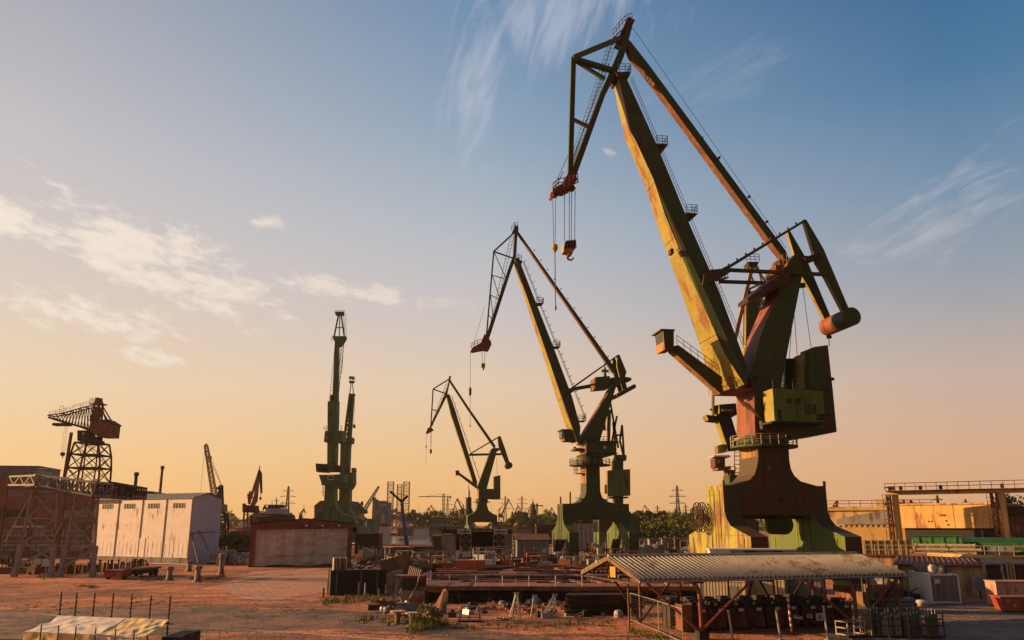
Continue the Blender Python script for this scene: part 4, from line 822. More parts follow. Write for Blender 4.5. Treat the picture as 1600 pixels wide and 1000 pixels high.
    for a, b_ in (((953, 625), (966, 700)), ((958, 660), (962, 705)), ((956, 690), (964, 650)), ((972, 664), (968, 692)), ((972, 664), (975, 712)), ((964, 680), (974, 680)), ((974, 712), (969, 690))):
        for o in (-.8, .8): bar(mb, a, b_, o, .45)
    mb.build('a_frame', m_dkgreen, th)
    mb = MB(); plate(mb, [(942, 664), (946, 662), (947, 672), (943, 672)], .6, -.6); tb(mb, (944, 630), (944, 663), 0, .06); tb(mb, (948, 630), (946, 663), 0, .06); mb.build('hook_block', m_rust, th)
    rm = MB(); rm.rail([fr.q(936, 690, 1), fr.q(950, 690, 1)], 1.2, 1.0, .07); box_at(rm, fr, 935, 690, 950, 691, 1, -1); box_at(rm, fr, 952, 776, 982, 778, 2.6, -2.6); rm.build('guard_rail', m_dkgreen, th)
make_hidden_cranes()
# ---------------------------------------------------------------- the left side of the yard
m_brick = None
def brick_mat():
    m, t, b = mat_new('sooty_red_brick'); co = t.N('ShaderNodeTexCoord').outputs['Object']
    br = t.N('ShaderNodeTexBrick'); mp = t.N('ShaderNodeMapping'); t.put(mp.inputs[0], co); mp.inputs[2].default_value = (RAD(90), 0, 0); t.put(br.inputs['Vector'], mp.outputs[0])
    br.inputs['Scale'].default_value = 2.2; br.inputs['Color1'].default_value = (.32, .115, .065, 1); br.inputs['Color2'].default_value = (.25, .095, .055, 1); br.inputs['Mortar'].default_value = (.12, .085, .07, 1); br.inputs['Mortar Size'].default_value = .015
    c = t.mix(t.mr(t.noise(co, .35, 6.0, .65), .4, .68, 0, .6), br.outputs[0], (.07, .04, .03)); t.put(b.inputs['Base Color'], c); b.inputs['Roughness'].default_value = .9; return m
m_brick = brick_mat()
m_dirtyglass = M('dusty_factory_glass', (.30, .24, .19), (.16, .13, .11), (.40, .22, .12), .3, .5, .25, False, .1, 0, 2.0, .5)
m_zinc = M('weathered_zinc', (.20, .19, .18), (.14, .13, .125), (.14, .07, .045), .2, .7, .6)

def brick_hall():
    A, B = at(-150, 880, 190), at(225, 870, 198); A.z = B.z = 0; d = (B - A); L = d.length; rz = math.atan2(d.y, d.x)
    th = thing('factory_hall', 'long sooty red brick hall with rows of dusty factory windows, behind the grey trestle', 'factory', A, rz)
    HH, HM = zt(748, 192), zt(728, 192)
    u0 = (at(57, 735, 193) - A).dot(d.normalized()); HL = zt(769, 196)
    MB().b(0, u0, 0, 18, 0, HH).build('wall', m_brick, th); MB().b(u0 + .004, L, 0, 18, 0, HL).build('wall', m_brick, th)
    MB().b(-.2, u0 + .2, -.25, 18, HH, HH + .3).build('roof', m_zinc, th); MB().b(u0 + .21, L + .2, -.25, 18, HL, HL + .3).build('roof', m_zinc, th)
    mm = MB(); mm.b(0, u0, .3, 14, HH + .3, HM)
    for k in range(int(u0 / .9)): mm.b(k * .9, k * .9 + .06, .24, .3, HH + .35, HM - .1)
    mon = mm.build('roof_monitor', m_zinc, th); MB().b(-.1, u0 + .2, .1, 14.2, HM, HM + .15).build('monitor_roof', m_greysteel, mon)
    pl = MB()
    for k in range(0, int(L / 6.2) + 1): pl.b(k * 6.2 - .25, k * 6.2 + .25, -.22, 0, 0, HH if k * 6.2 < u0 else HL); 
    for z in (3.92, 7.2, 11.5): pl.b(0, L, -.1, 0, z, z + .28)
    pl.build('pier', m_brick, th)
    for k in range(int(L / 6.2)):
        for z0, z1 in ((1.2, 3.8), (4.3, 6.1), (8.5, 10.4), (13.2, 14.8)):
            if rnd.random() < .06 or (z1 > HL and k * 6.2 + 5.75 > u0): continue
            x0, x1 = k * 6.2 + .45, k * 6.2 + 5.75
            f = MB().b(x0, x1, -.03, -.004, z0, z1).build('window', m_dirtyglass if rnd.random() < .8 else m_glass, th)
            g = MB()
            for i in range(8): x = x0 + (x1 - x0) * i / 7; g.b(x - .035, x + .035, -.07, -.032, z0, z1)
            n = 3 if z1 - z0 > 2.2 else 2
            for i in range(n + 1): z = z0 + (z1 - z0) * i / n; g.b(x0, x1, -.075, -.033, z - .035, z + .035)
            g.build('window_frame', m_dkrust, f)
    MB().tube((8.8, -.35, 0), (8.8, -.35, HH), .16, .16, 8).build('drain_pipe', m_black, th)
    a = MB(); a.b(2, 8, -4, 0, 4.5, 4.8); a.b(2.2, 7.8, -3.7, 0, 0, 4.5); a.build('porch', m_dkrust, th)
    s = MB().b(L * .42, L * .56, -.14, -.08, 6.42, 6.8).build('notice_strip', m_white, th)
brick_hall()

m_trestle = M('pale_trestle_steel', (.28, .25, .21), (.20, .18, .15), RUST, .25, .8, .65)
def trestle():
    c = gr(90, 898); th = thing('steel_trestle', 'pale grey steel trestle carrying a lattice bridge on two braced towers', 'trestle', (c.x, c.y, 0))
    def tower(p0, p1, t0, t1, top):
        Y0 = 120; mb = MB()
        for Y in (Y0, Y0 + 4):
            a0, a1 = at(p0, 905, Y), at(p1, 905, Y); b0, b1 = at(t0, top, Y), at(t1, top, Y)
            a0.z = a1.z = 0; a0.x = b0.x - .9; a1.x = b1.x + .5
            P = lambda s, t: (a0 if s == 0 else a1).lerp(b0 if s == 0 else b1, t)
            for s in (0, 1):
                mb.beam(P(s, 0), P(s, .08), .7, .7, .7, .7); mb.beam(P(s, .05), P(s, .36), .38, .4, .75, .5); mb.beam(P(s, .36), P(s, 1), .26, .26)
            for t0_, t1_ in ((.36, .68), (.68, 1.0)):
                mb.beam(P(0, t0_), P(1, t1_), .16, .2); mb.beam(P(1, t0_), P(0, t1_), .16, .2); mb.beam(P(0, t1_), P(1, t1_), .2, .2)
            mb.beam(P(0, .1), P(1, .34), .26, .26); mb.beam(P(0, .36), P(1, .36), .25, .25); mb.beam(P(1, .18), P(0, .42), .14, .14)
        for t_ in (.36, .68, .99):
            for x in (p0, p1):
                s = 0 if x == p0 else 1
                q = P(s, t_); mb.beam(q, q - V((0, 4, 0)), .2, .2); 
        for s in (0, 1): mb.beam(P(s, .4) - V((0, 4, 0)), P(s, .98), .12, .12); 
        return mb
    tower(28, 74, 50, 91, 768).build('braced_tower', m_trestle, th, world=True)
    tower(104, 140, 119, 154, 773).build('braced_tower', m_trestle, th, world=True)
    mb = MB(); mb.lattice(at(66, 750.5, 122), at(161, 766, 119), 3.4, 3.4, 11, .13, .08, (0, 1, 0), 1.35, 1.8); mb.build('bridge_truss', m_trestle, th, world=True)
    mb = MB(); mb.lattice(at(28, 752, 124), at(72, 751, 121), 2.6, 3.2, 5, .12, .07, (0, 1, 0), 1.2, 1.3); mb.build('end_truss', m_trestle, th, world=True)
    mb = MB(); mb.lattice(at(160, 765, 126), at(217, 771.5, 150), 2.4, 2.4, 12, .16, .11, (1, -1, 0), 2.0, 1.8); mb.build('far_truss', m_dkrust, th, world=True)
    mb = MB(); p, q = at(58, 743, 121.5), at(74, 744, 121); mb.rail([p, q, q + V((0, 2.5, 0))], 1.0, .8, .05, 1); mb.box(at(76, 740, 121), (.7, .5, .4)); mb.build('guard_rail', m_galv, th, world=True)
    for px in (57, 72):
        mb = MB(); p = gr(px + 5, 895); mb.box((p.x, p.y - 1.2, 1.5), (1.2, .2, 1.1)); mb.beam((p.x, p.y - 1.1, 0), (p.x, p.y - 1.1, 1.4), .12); 
        mb.build('warning_board', m_white, th, world=True)
trestle()

def hammerhead():
    Yh = 236; P = lambda x, y, o=0: at(x, y, Yh) + V((0, -o, 0)); c = at(137, 858, Yh); c.z = 0
    th = thing('hammerhead_crane', 'rust brown old crane with a short lattice boom on a braced tower, above the trestle', 'crane', c)
    tw = MB(); W = 3.4
    L = [(97, 868), (104, 800), (111, 750), (115, 732), (120, 711), (126, 693)]; R = [(166, 868), (164, 800), (163, 754), (165, 732), (165, 712), (162, 693)]
    for o in (-W, W):
        for E in (L, R):
            for a, b_ in zip(E, E[1:]): tw.beam(P(*a, o), P(*b_, o), .4, .4)
        for k in range(5):
            l0, l1, r0, r1 = L[k], L[k + 1], R[k], R[k + 1]; m0, m1 = ((l0[0] + r0[0]) / 2, (l0[1] + r0[1]) / 2), ((l1[0] + r1[0]) / 2, (l1[1] + r1[1]) / 2)
            tw.beam(P(*l1, o), P(*r1, o), .35, .45); tw.beam(P(*m0, o), P(*m1, o), .3, .3)
            for a, b_ in ((l0, m1), (m0, l1), (m0, r1), (r0, m1)): tw.beam(P(*a, o), P(*b_, o), .16, .16)
    for k in range(6):
        for E in (L, R): tw.beam(P(*E[k], -W), P(*E[k], W), .3, .3)
        if k < 5:
            for E in (L, R): tw.beam(P(*E[k], -W), P(*E[k + 1], W), .2, .2); tw.beam(P(*E[k], W), P(*E[k + 1], -W), .2, .2)
    tw.build('lattice_tower', m_dkrust, th, world=True)
    mb = MB(); mb.beam(P(123, 678, 4), P(112, 748, 4), .7, .5); mb.build('cable_duct', m_rust, th, world=True)
    mb = MB(); a = P(144, 692); mb.lathe((a.x, a.y, a.z), [(3.2, 0), (3.2, .5), (2.6, .6), (2.6, 1.6)], 20); mb.build('slewing_ring', m_dkrust, th, world=True)
    def pl(name, pts, o0, o1, m, ms=None, par=None):
        mb = MB(); A = [P(x, y, o0) for x, y in pts]; mb.prism(A, [V((p.x, p.y + o0 - o1, p.z)) for p in A], 0, ms)
        o = mb.build(name, m, th, world=True)
        return o
    pl('driver_cab', [(128, 674), (147, 674), (147, 691), (128, 690)], 2.6, -.8, m_dkrust)
    mb = MB(); q = P(137.5, 679, 2.7); mb.box(q, (.5, .1, .6)); mb.build('cab_window', m_white, th, world=True)
    pl('winch_house', [(150, 658.5), (174, 657.5), (174, 684), (160, 684), (144, 674)], 2.6, -2.6, m_rust)
    pl('house_end', [(174, 657.5), (182, 663), (179.5, 684), (174, 684)], 2.6, -2.6, m_redrust)
    mb = MB(); mb.prism([P(172, 656, 2.9), P(183, 663, 2.9), P(182.5, 665, 2.9), P(171, 658.5, 2.9)], [P(172, 656, -2.9), P(183, 663, -2.9), P(182.5, 665, -2.9), P(171, 658.5, -2.9)]); mb.b(P(146, 659).x, P(174, 659).x, Yh - 2.8, Yh + 2.8, P(1, 659).z, P(1, 657.5).z); mb.build('house_roof', m_dkrust, th, world=True)
    bm_ = MB(); bot = [(80, 653), (95, 658), (112, 663), (128, 667), (146, 674), (166, 676)]; top = [(79, 650), (100, 647), (113, 643.5), (126, 640), (136, 637), (146, 635)]
    for o in (-1.5, 1.5):
        for a, b_ in zip(bot, bot[1:]): bm_.beam(P(*a, o), P(*b_, o), .34, .5)
        for a, b_ in zip(top, top[1:]): bm_.beam(P(*a, o), P(*b_, o), .28, .28)
        for k in range(14):
            t_ = (k + 1) / 14; f = lambda E, s: V(E[min(int(s * 5), 4)] + (0,)).lerp(V(E[min(int(s * 5) + 1, 5)] + (0,)), s * 5 - min(int(s * 5), 4))
            a = f(top, min(t_, 1)); b_ = f(bot, max(0, t_ * .83 - .02)); c_ = f(bot, min(1, t_ * .83 + .06)); bm_.beam(P(a.x, a.y, o), P(b_.x, b_.y, o), .13, .13); bm_.beam(P(a.x, a.y, o), P(c_.x, c_.y, o), .1, .1)
    for a in bot[:-1] + top: bm_.beam(P(*a, -1.5), P(*a, 1.5), .25, .25)
    bm_.box(P(97, 663.5), (4.4, 2.4, .7)); bm_.build('boom', m_dkrust, th, world=True)
    rl = MB(); rl.rail([P(81, 650, 1.5), P(100, 646, 1.5), P(114, 642, 1.5)], 1.0, 1.4, .05).rail([P(118, 640, 1.5), P(130, 637.5, 1.5)], 1.1, 1.5, .06).rail([P(133, 636, 1.5), P(144, 634.5, 1.5)], 1.1, 1.5, .06)
    rl.path([P(93, 646), P(93.5, 637), P(95.5, 634.2), P(98.5, 634.2), P(100, 637), P(99, 646)], .06); rl.build('boom_rail', m_rust, th, world=True)
    kp = MB(); A = [(149, 632), (160, 632), (157, 660), (144, 668)]
    for o in (-1.2, 1.2):
        kp.beam(P(151, 630, o), P(145.5, 668, o), .5, .5); kp.beam(P(157.5, 630, o), P(155, 660, o), .5, .5); kp.beam(P(153, 636, o), P(150, 664, o), .5, .5); kp.beam(P(158, 635, o), P(171, 657, o), .3, .3); kp.beam(P(157, 636, o), P(162, 657, o), .25, .25)
        kp.beam(P(148, 640, o), P(158, 648, o), .3, .3); kp.beam(P(156, 640, o), P(147, 655, o), .3, .3)
    kp.build('king_post', m_redrust, th, world=True)
    hd = MB(); q = P(154, 628); hd.prism([P(150, 633, 1.4), P(159, 633, 1.4), P(157, 622, 1.0), P(151.5, 622, 1.0)], [P(150, 633, -1.4), P(159, 633, -1.4), P(157, 622, -1.0), P(151.5, 622, -1.0)]); hd.beam(P(144, 632), P(164, 632), 3, .3); hdo = hd.build('post_head', m_redrust, th, world=True)
    rl = MB(); rl.rail([P(144, 631, 1.5), P(150, 631, 1.5)], 1.3, .6, .05, 3).rail([P(157, 631, 1.5), P(163.5, 631, 1.5)], 1.3, .6, .05, 3); o = rl.build('guard_rail', m_rust, hdo, world=False); 
    for v in o.data.vertices: v.co -= V(th.location)
    rp = MB()
    for a, b_ in (((101, 666), (95.3, 706)), ((106, 666), (101, 706)), ((103.5, 666), (98.3, 706))): rp.wire(P(*a), P(*b_), .05)
    rp.build('hoist_rope', m_wire, th, world=True)
    hb = MB(); hb.tube(P(98, 709.5, .35), P(98, 709.5, -.35), .55, .55, 14); hb.tube(P(98, 711), P(97.6, 716), .16, .12, 8); hb.build('hook_block', m_black, th, world=True)
hammerhead()

for (x0, y0, x1, y1, Y, r, m, lab) in ((213.5, 738, 209, 800, 225, .42, m_dkrust, 'dark sooty thin chimney just right of the trestle, shorter of two'), (254, 728, 247.5, 800, 240, .36, m_redrust, 'rust red thin chimney with a wider top, above the white shed roof')):
    a = at(x0, y0, Y); b_ = V((a.x, a.y, 0))
    mb = MB(); mb.lathe(b_, [(r * 1.5, 0), (r * 1.15, a.z * .5), (r, a.z * .9), (r * 1.0, a.z - 1.0), (r * 1.5, a.z - .9), (r * 1.5, a.z)], 14)
    single(mb, 'chimney', m, lab, 'chimney', b_)

def white_shed():
    p = gr(293, 882); rz = RAD(-26); u = V((math.cos(rz), math.sin(rz), 0)); L, W = 26.0, 7.2
    p = p - u * L
    th = thing('storage_shed', 'tall white painted shed with vents, streaked with rust, its end wall in bluish shade', 'shed', p, rz)
    hw = zt(779, 160) ; hp = hw + .9
    m_shed = M('stained_white_boards', (.86, .75, .69), (.76, .66, .60), (.24, .11, .07), .20, .55, .7, True, .2, 0, 3.0)
    m_end_shade = M('shaded_white_boards', (.52, .54, .60), (.46, .48, .54), (.3, .28, .28), .1, .6, .6)  # white end wall, its bluish shade put into the board colour
    mb = MB().prism([V((L, 0, 0)), V((L, W, 0)), V((L, W, hw)), V((L, W / 2, hp)), V((L, 0, hw))], [V((0, 0, 0)), V((0, W, 0)), V((0, W, hw)), V((0, W / 2, hp)), V((0, 0, hw))], 0, {}); mb.m[0] = 1; mb.build('wall', [m_shed, m_end_shade], th)
    rf = MB(); 
    for s in (0, 1):
        y0, y1 = (-.2, W / 2) if s == 0 else (W + .2, W / 2); rf.prism([V((-.2, y0, hw - .02)), V((L + .3, y0, hw - .02)), V((L + .3, y1, hp + .05)), V((-.2, y1, hp + .05))], [V((-.2, y0, hw + .16)), V((L + .3, y0, hw + .16)), V((L + .3, y1, hp + .23)), V((-.2, y1, hp + .23))])
    rf.build('roof', m_greysteel, th)
    for k, x in enumerate((0, 6.4, 12.9, 19.2, 25.8)):
        MB().b(x, x + .16, -.09, -.003, .2, hw - .05).build('seam_strip', m_rust, th)
    for x0 in (1.8, 7.9, 14.4, 21.0):
        f = MB().b(x0, x0 + 2.9, -.03, -.003, hw - 1.75, hw - .85).build('vent', m_black, th)
        s = MB()
        for i in range(5): s.b(x0 + i * .7, x0 + i * .7 + .09, -.07, -.032, hw - 1.75, hw - .85)
        s.build('vent_bar', m_shed, f)
    for i in range(23):
        x = .7 + i * 1.12
        if any(abs(x - q) < .5 for q in (6.4, 12.9, 19.2)): continue
        MB().b(x, x + .2, -.022, -.003, 1.4, 3.6 if i % 2 else 3.9).build('stiffening_rib', m_shed, th)
    MB().b(12.9, 14.6, -.06, -.003, .9, 4.6).build('door', m_shed, th)
    MB().b(-.05, L + .05, -.07, -.004, .15, 1.15).build('plinth', m_concrete, th)
    MB().b(.3, 7.0, -.05, -.003, hw - .75, hw - .15).build('rust_board', m_dkrust, th)
    br = MB(); br.beam((L + 2.4, .2, .3), (L + .1, .2, 5.5), .2, .2); br.beam((L + 3.6, 2.8, .2), (L + .1, 2.0, 6), .16, .16); br.beam((L + .1, .2, 5.5), (L + .1, 6.4, 5.8), .12, .12); br.build('raking_prop', m_greysteel, th)
white_shed()

def flat_trailer():
    p = gr(190, 906); p1 = gr(262, 897); d = p1 - p; rz = math.atan2(d.y, d.x) ; L = 11.0
    th = thing('flat_trailer', 'low red flatbed trailer parked in front of the white shed', 'trailer', p, rz)
    MB().b(0, L, 0, 2.5, .95, 1.2).build('deck', m_redrust, th); MB().b(2.6, L - .3, .3, 2.2, .45, .95).build('chassis', m_black, th)
    hb = MB().b(0, 2.5, 0, 2.5, .35, .95); hb.build('front_bumper', M('red_paint', (.34, .045, .03), (.25, .04, .03), RUST, .2, 1.0), th)
    MB().b(.4, 2.0, -.03, .0, 1.2, 1.45).build('tool_box', m_galv, th)
    MB().b(-.02, .12, .2, .7, .6, .8).build('marker_lamp', m_hookyel, th)
    for x in (1.0, L - 2.6, L - 1.2):
        for y in (.18, 2.32):
            w_ = MB().tube((x, y - .17, .42), (x, y + .17, .42), .42, .42, 16).build('wheel', m_black, th); MB().tube((x, y - .19, .42), (x, y + .19, .42), .2, .2, 10).build('rim', m_redrust, w_)
flat_trailer()

# row of rusty upright pipe stubs along the trestle and the shed
proto = None
for k in range(40):
    px = 102 + k * 3.3 + rnd.uniform(-1, 1); Y = 126 + (k * .38) + rnd.uniform(-1.2, 1.2); q = at(px, 890, Y); h = rnd.uniform(1.0, 1.8)
    lab = 'rusty steel post in the dense row of posts at the foot of the white shed'
    if proto is None:
        proto = single(MB().tube((0, 0, 0), (0, 0, 1), .14, .14, 8).tube((0, 0, .9), (0, 0, 1.0), .19, .19, 8), 'steel_post', m_rust, lab, 'post', (q.x, q.y, 0), group='rusty posts below the white shed', world=False); o = proto
    else: o = copy_tree(proto, (q.x, q.y, 0))
    o.scale = (rnd.uniform(.8, 1.5),) * 2 + (h,); o.rotation_euler = (rnd.uniform(-.06, .06), rnd.uniform(-.06, .06), rnd.random() * 3)

# mooring bollards standing in the yard
for px, py, h, lab in ((264, 907, 1.75, 'short pale bollard with a rusty foot, in front of the red trailer'), (295, 893, 1.6, 'squat grey bollard at the corner of the white shed'), (308, 909, 2.0, 'stained bollard with a flared base, nearest of those right of the trailer'), (345, 897, 2.9, 'tall bollard with a pale round head, left of the canvas hall')):
    q = gr(px, py); mb = MB(); mb.lathe((0, 0, 0), [(.62, 0), (.62, .12), (.4, .2), (.34, h * .55), (.3, h * .72), (.48, h * .78), (.5, h * .93), (.36, h)], 14)
    o = single(mb, 'mooring_bollard', M('bollard_paint', (.36, .31, .26), (.22, .17, .13), RUST, .4, 2.0, .8), lab, 'bollard', (q.x, q.y, 0), world=False)

def skip_bin():
    q = gr(320, 882); th = thing('waste_skip', 'blue grey steel skip beside the bluish shaded end of the white shed', 'skip', q, RAD(-12)); m_ = M('blue_grey_paint', (.26, .29, .33), (.2, .23, .27), RUST, .2, 1.0)
    MB().prism([V((0, 0, .3)), V((.5, 0, 2.3)), V((4.4, 0, 2.3)), V((3.8, 0, .3))], [V((0, 2.2, .3)), V((.5, 2.2, 2.3)), V((4.4, 2.2, 2.3)), V((3.8, 2.2, .3))]).build('bin', m_, th)
    MB().b(.35, 4.5, -.08, 2.28, 2.3, 2.42).build('rim', m_, th); MB().b(.3, 3.6, .2, 2, 0, .3).build('skid', m_black, th)
    MB().b(1.0, 2.9, -.05, -.002, .8, 1.8).build('side_panel', m_zinc, th)
skip_bin()

def canvas_mat():
    m, t, b = mat_new('dirty_canvas'); co = t.N('ShaderNodeTexCoord').outputs['Object']
    c = t.mix(t.mr(t.noise(co, .4, 6.0, .6), .38, .62), (.62, .50, .41), (.48, .38, .31)); c = t.mix(t.mr(t.noise(co, .9, 5.0, .6, sx=(.2, 1, 1.6)), .5, .7, 0, .6), c, (.25, .18, .14))
    t.put(b.inputs['Base Color'], c); b.inputs['Roughness'].default_value = .9; bn = t.N('ShaderNodeBump'); bn.inputs['Strength'].default_value = .3; bn.inputs['Distance'].default_value = .1; t.put(bn.inputs['Height'], t.noise(co, 1.5, 4.0, .6)); t.l.new(bn.outputs[0], b.inputs['Normal']); return m
m_canvas = canvas_mat()
def canvas_hall():
    p = gr(388, 886.5); rz = RAD(14); L, D, H, HP = 17.1, 5.5, 7.1, 7.9
    th = thing('canvas_hall', 'low red framed hall closed by a dirty creased canvas curtain', 'hall', p, rz)
    mb = MB(); W = [V((0, 0, 0)), V((L, 0, 0)), V((L, 0, H)), V((L * .53, 0, HP)), V((0, 0, H))]
    mb.prism([v + V((0, .5, 0)) for v in W], [v + V((0, D, 0)) for v in W]); mb.build('wall', m_redrust, th)
    rf = MB()
    for a, b_ in (((-.3, H), (L * .53, HP)), ((L * .53, HP), (L + .3, H))): rf.prism([V((a[0], -.35, a[1])), V((b_[0], -.35, b_[1])), V((b_[0], -.35, b_[1] + .22)), V((a[0], -.35, a[1] + .22))], [V((a[0], D + .3, a[1])), V((b_[0], D + .3, b_[1])), V((b_[0], D + .3, b_[1] + .22)), V((a[0], D + .3, a[1] + .22))])
    rf.build('roof', m_dkrust, th)
    fb = MB(); fb.prism([V((0, -.25, H - .9)), V((L, -.25, H - .7)), V((L, -.25, H - .01)), V((L * .53, -.25, HP - .01)), V((0, -.25, H - .01))], [V((0, .5, H - .9)), V((L, .5, H - .7)), V((L, .5, H - .01)), V((L * .53, .5, HP - .01)), V((0, .5, H - .01))]); fb.build('gable_beam', m_redrust, th)
    for x in (0, L - .8): MB().b(x, x + .8, -.3, .49, 0, H - .9).build('corner_post', m_redrust, th)
    # the curtain: hung folds between battens
    cv = MB(); nx, nz = 130, 46; r2 = random.Random(5); top = H - .75
    ph = [r2.uniform(0, 6) for _ in range(6)]
    for j in range(nz + 1):
        for i in range(nx + 1):
            u, v = i / nx, j / nz; x = .8 + u * (L - 1.6)
            fold = .10 * math.sin(u * 41 + ph[0] + .8 * math.sin(v * 5)) * (1 - v) + .07 * math.sin(u * 95 + ph[1] + v * 2) * v + .09 * math.sin(v * 26 + 1.4 * math.sin(u * 17 + ph[2])) * math.sin(u * 9 + ph[3]) + .10 * abs(math.sin(u * math.pi * 6)) * (.4 + .6 * v)
            bot = .25 + .15 * math.sin(u * 12 + ph[4])
            cv.v.append((x, .12 - fold, bot + v * (top - bot)))
    for j in range(nz):
        for i in range(nx): a = j * (nx + 1) + i; cv.f.append((a, a + 1, a + nx + 2, a + nx + 1)); cv.m.append(0)
    cv.build('canvas_curtain', m_canvas, th, smooth=True)
    for k in (2.6, 5.2, 7.8, 10.3, 12.8, 15.3):
        MB().b(k - .05, k + .05, -.22, -.12, 1.2, top).build('batten', m_canvas, th)
    for k in (9.2, 11.9, 14.7):
        l_ = MB(); l_.box((k, -.45, H - .25), (.4, .4, .35)); l_.build('lamp', m_white, th)
canvas_hall()

def small_crane():
    Yh = 225; P = lambda x, y, o=0: at(x, y, Yh) + V((0, -o, 0)); c = at(392, 860, Yh); c.z = 0
    th = thing('quay_crane', 'small orange brown quay crane with a bent beak, left of the canvas hall', 'crane', c)
    mb = MB(); 
    for o in (-1.5, 1.5):
        for x in (384, 400): mb.beam(V((P(x, 860, o).x, Yh - o, 0)), P(x, 801, o), .35, .35)
        for k in range(4):
            y0, y1 = 850 - k * 12, 838 - k * 12; mb.beam(P(384, y0, o), P(400, y1, o), .18, .18); mb.beam(P(400, y0, o), P(384, y1, o), .18, .18)
    mb.build('portal', m_orange, th, world=True)
    mb = MB(); A = [(383, 789), (401, 790), (402, 801), (383, 801)]; mb.prism([P(x, y, 2) for x, y in A], [P(x, y, -2) for x, y in A]); A = [(383, 787), (388, 787), (388, 800), (383, 800)]; mb.prism([P(x, y, 2.3) for x, y in A], [P(x, y, 2.0) for x, y in A]); mb.build('machinery_house', m_rust, th, world=True)
    mb = MB(); A = [(396, 792), (402, 783), (406, 735), (404, 735), (397, 776), (392, 790)]; mb.prism([P(x, y, .5) for x, y in A], [P(x, y, -.5) for x, y in A]); mb.build('jib', m_orange, th, world=True)
    mb = MB(); A = [(405, 732), (409, 740), (409.5, 771), (407.5, 771), (405.5, 745)]; mb.prism([P(x, y, .4) for x, y in A], [P(x, y, -.4) for x, y in A]); mb.tube(P(406, 732), P(406, 727), .15, .08, 6); mb.build('beak_boom', m_rust, th, world=True)
    mb = MB()
    for o in (-.5, .5): mb.beam(P(389, 787, o), P(404, 740, o), .3, .3); mb.beam(P(390, 788, o), P(388, 772, o), .3, .3); mb.beam(P(388, 772, o), P(398, 780, o), .2, .2); mb.beam(P(391, 774, o), P(393, 768, o), .7, .7)
    mb.build('luffing_strut', m_orange, th, world=True)
    mb = MB(); mb.wire(P(407.5, 771), P(407, 777), .06); mb.lathe(P(407, 779), [(.1, -.4), (.35, 0), (.1, .5)], 8); mb.build('hook_block', m_black, th, world=True)
small_crane()

def derrick():
    Yh = 230; P = lambda x, y, o=0: at(x, y, Yh) + V((0, -o, 0)); c = at(347, 855, Yh); c.z = 0
    th = thing('lattice_crane', 'orange lattice boom crane leaning left, rising behind the white shed', 'crane', c)
    mb = MB(); mb.lattice(P(322, 697), P(337.5, 788), 0.8, 1.3, 22, .10, .06, (1, 0, 0)); mb.beam(P(320.5, 695), P(323, 697), .9, .9); mb.beam(P(326, 714), P(327.5, 717), 1.2, 1.2); mb.build('boom', M('pale_orange_boom', (.66, .36, .18), (.55, .3, .15), RUST, .15, .6), th, world=True)
    mb = MB(); mb.wire(P(322, 696), P(347, 760), .06); mb.wire(P(326, 715), P(346, 759), .05); mb.wire(P(320.5, 697), P(313, 772), .04); mb.wire(P(348, 760), P(350, 788), .06); mb.build('guy_rope', m_wire, th, world=True)
    mb = MB()
    for o in (-.8, .8): mb.beam(P(339, 790, o), P(346, 758, o), .45, .45); mb.beam(P(346, 758, o), P(347, 790, o), .4, .4); mb.beam(P(339, 764, o), P(347, 760, o), .5, .5); mb.beam(P(340, 774, o), P(347, 775, o), .3, .3)
    mb.build('a_frame', m_rust, th, world=True)
    mb = MB(); A = [(341, 789), (352, 788), (352, 800), (341, 800)]; mb.prism([P(x, y, 1.8) for x, y in A], [P(x, y, -1.8) for x, y in A]); mb.build('machinery_house', m_orange, th, world=True)
    mb = MB(); A = [(340, 800.5), (353, 800.5), (353, 803), (340, 803)]; mb.prism([P(x, y, 2.2) for x, y in A], [P(x, y, -2.2) for x, y in A])
    a, b_ = P(347, 803), P(347, 860); b_.z = 0; mb.lattice(a, b_, 2.2, 3.2, 6, .2, .12); mb.build('pedestal', m_dkrust, th, world=True)
derrick()

def ship():
    Yh = 270; P = lambda x, y, o=0: at(x, y, Yh) + V((0, -o, 0)); c = at(425, 850, Yh); c.z = 0
    th = thing('moored_ship', 'pale ship superstructure with a mast, above the roof of the canvas hall', 'ship', c)
    m_ = M('ship_white', (.42, .37, .36), (.34, .30, .29), RUST, .2, .6)
    def pl(n, A, o, m): MB().prism([P(x, y, o) for x, y in A], [P(x, y, -o) for x, y in A]).build(n, m, th, world=True)
    pl('hull', [(398, 812), (400, 806), (412, 808), (454, 804), (456, 812), (452, 850), (402, 850)], 5, m_dkrust); pl('deckhouse', [(408, 801), (451, 801), (453, 807.5), (410, 811.5)], 4.5, m_); pl('bridge', [(421, 795), (445, 795), (446, 801), (420, 801)], 4, m_); pl('bridge_roof', [(424, 790.5), (441, 790), (443, 794.9), (422, 794.9)], 3.6, m_glass); pl('top_deck', [(419, 788.8), (445, 788.8), (445, 790), (419, 790)], 4.2, m_)
    MB().b(P(412, 803).x, P(449, 803).x, Yh - 4.56, Yh - 4.51, P(1, 805.5).z, P(1, 803.2).z).build('window_band', m_glass, th, world=True)
    mb = MB(); mb.tube(P(432, 789), P(432, 777), .22, .1, 8); mb.beam(P(428, 782), P(436, 782), .15); mb.tube(P(425, 789), P(425, 781), .12, .06, 6); mb.tube(P(441, 789), P(441, 783), .12, .06, 6); mb.build('mast', m_dkrust, th, world=True)
ship()
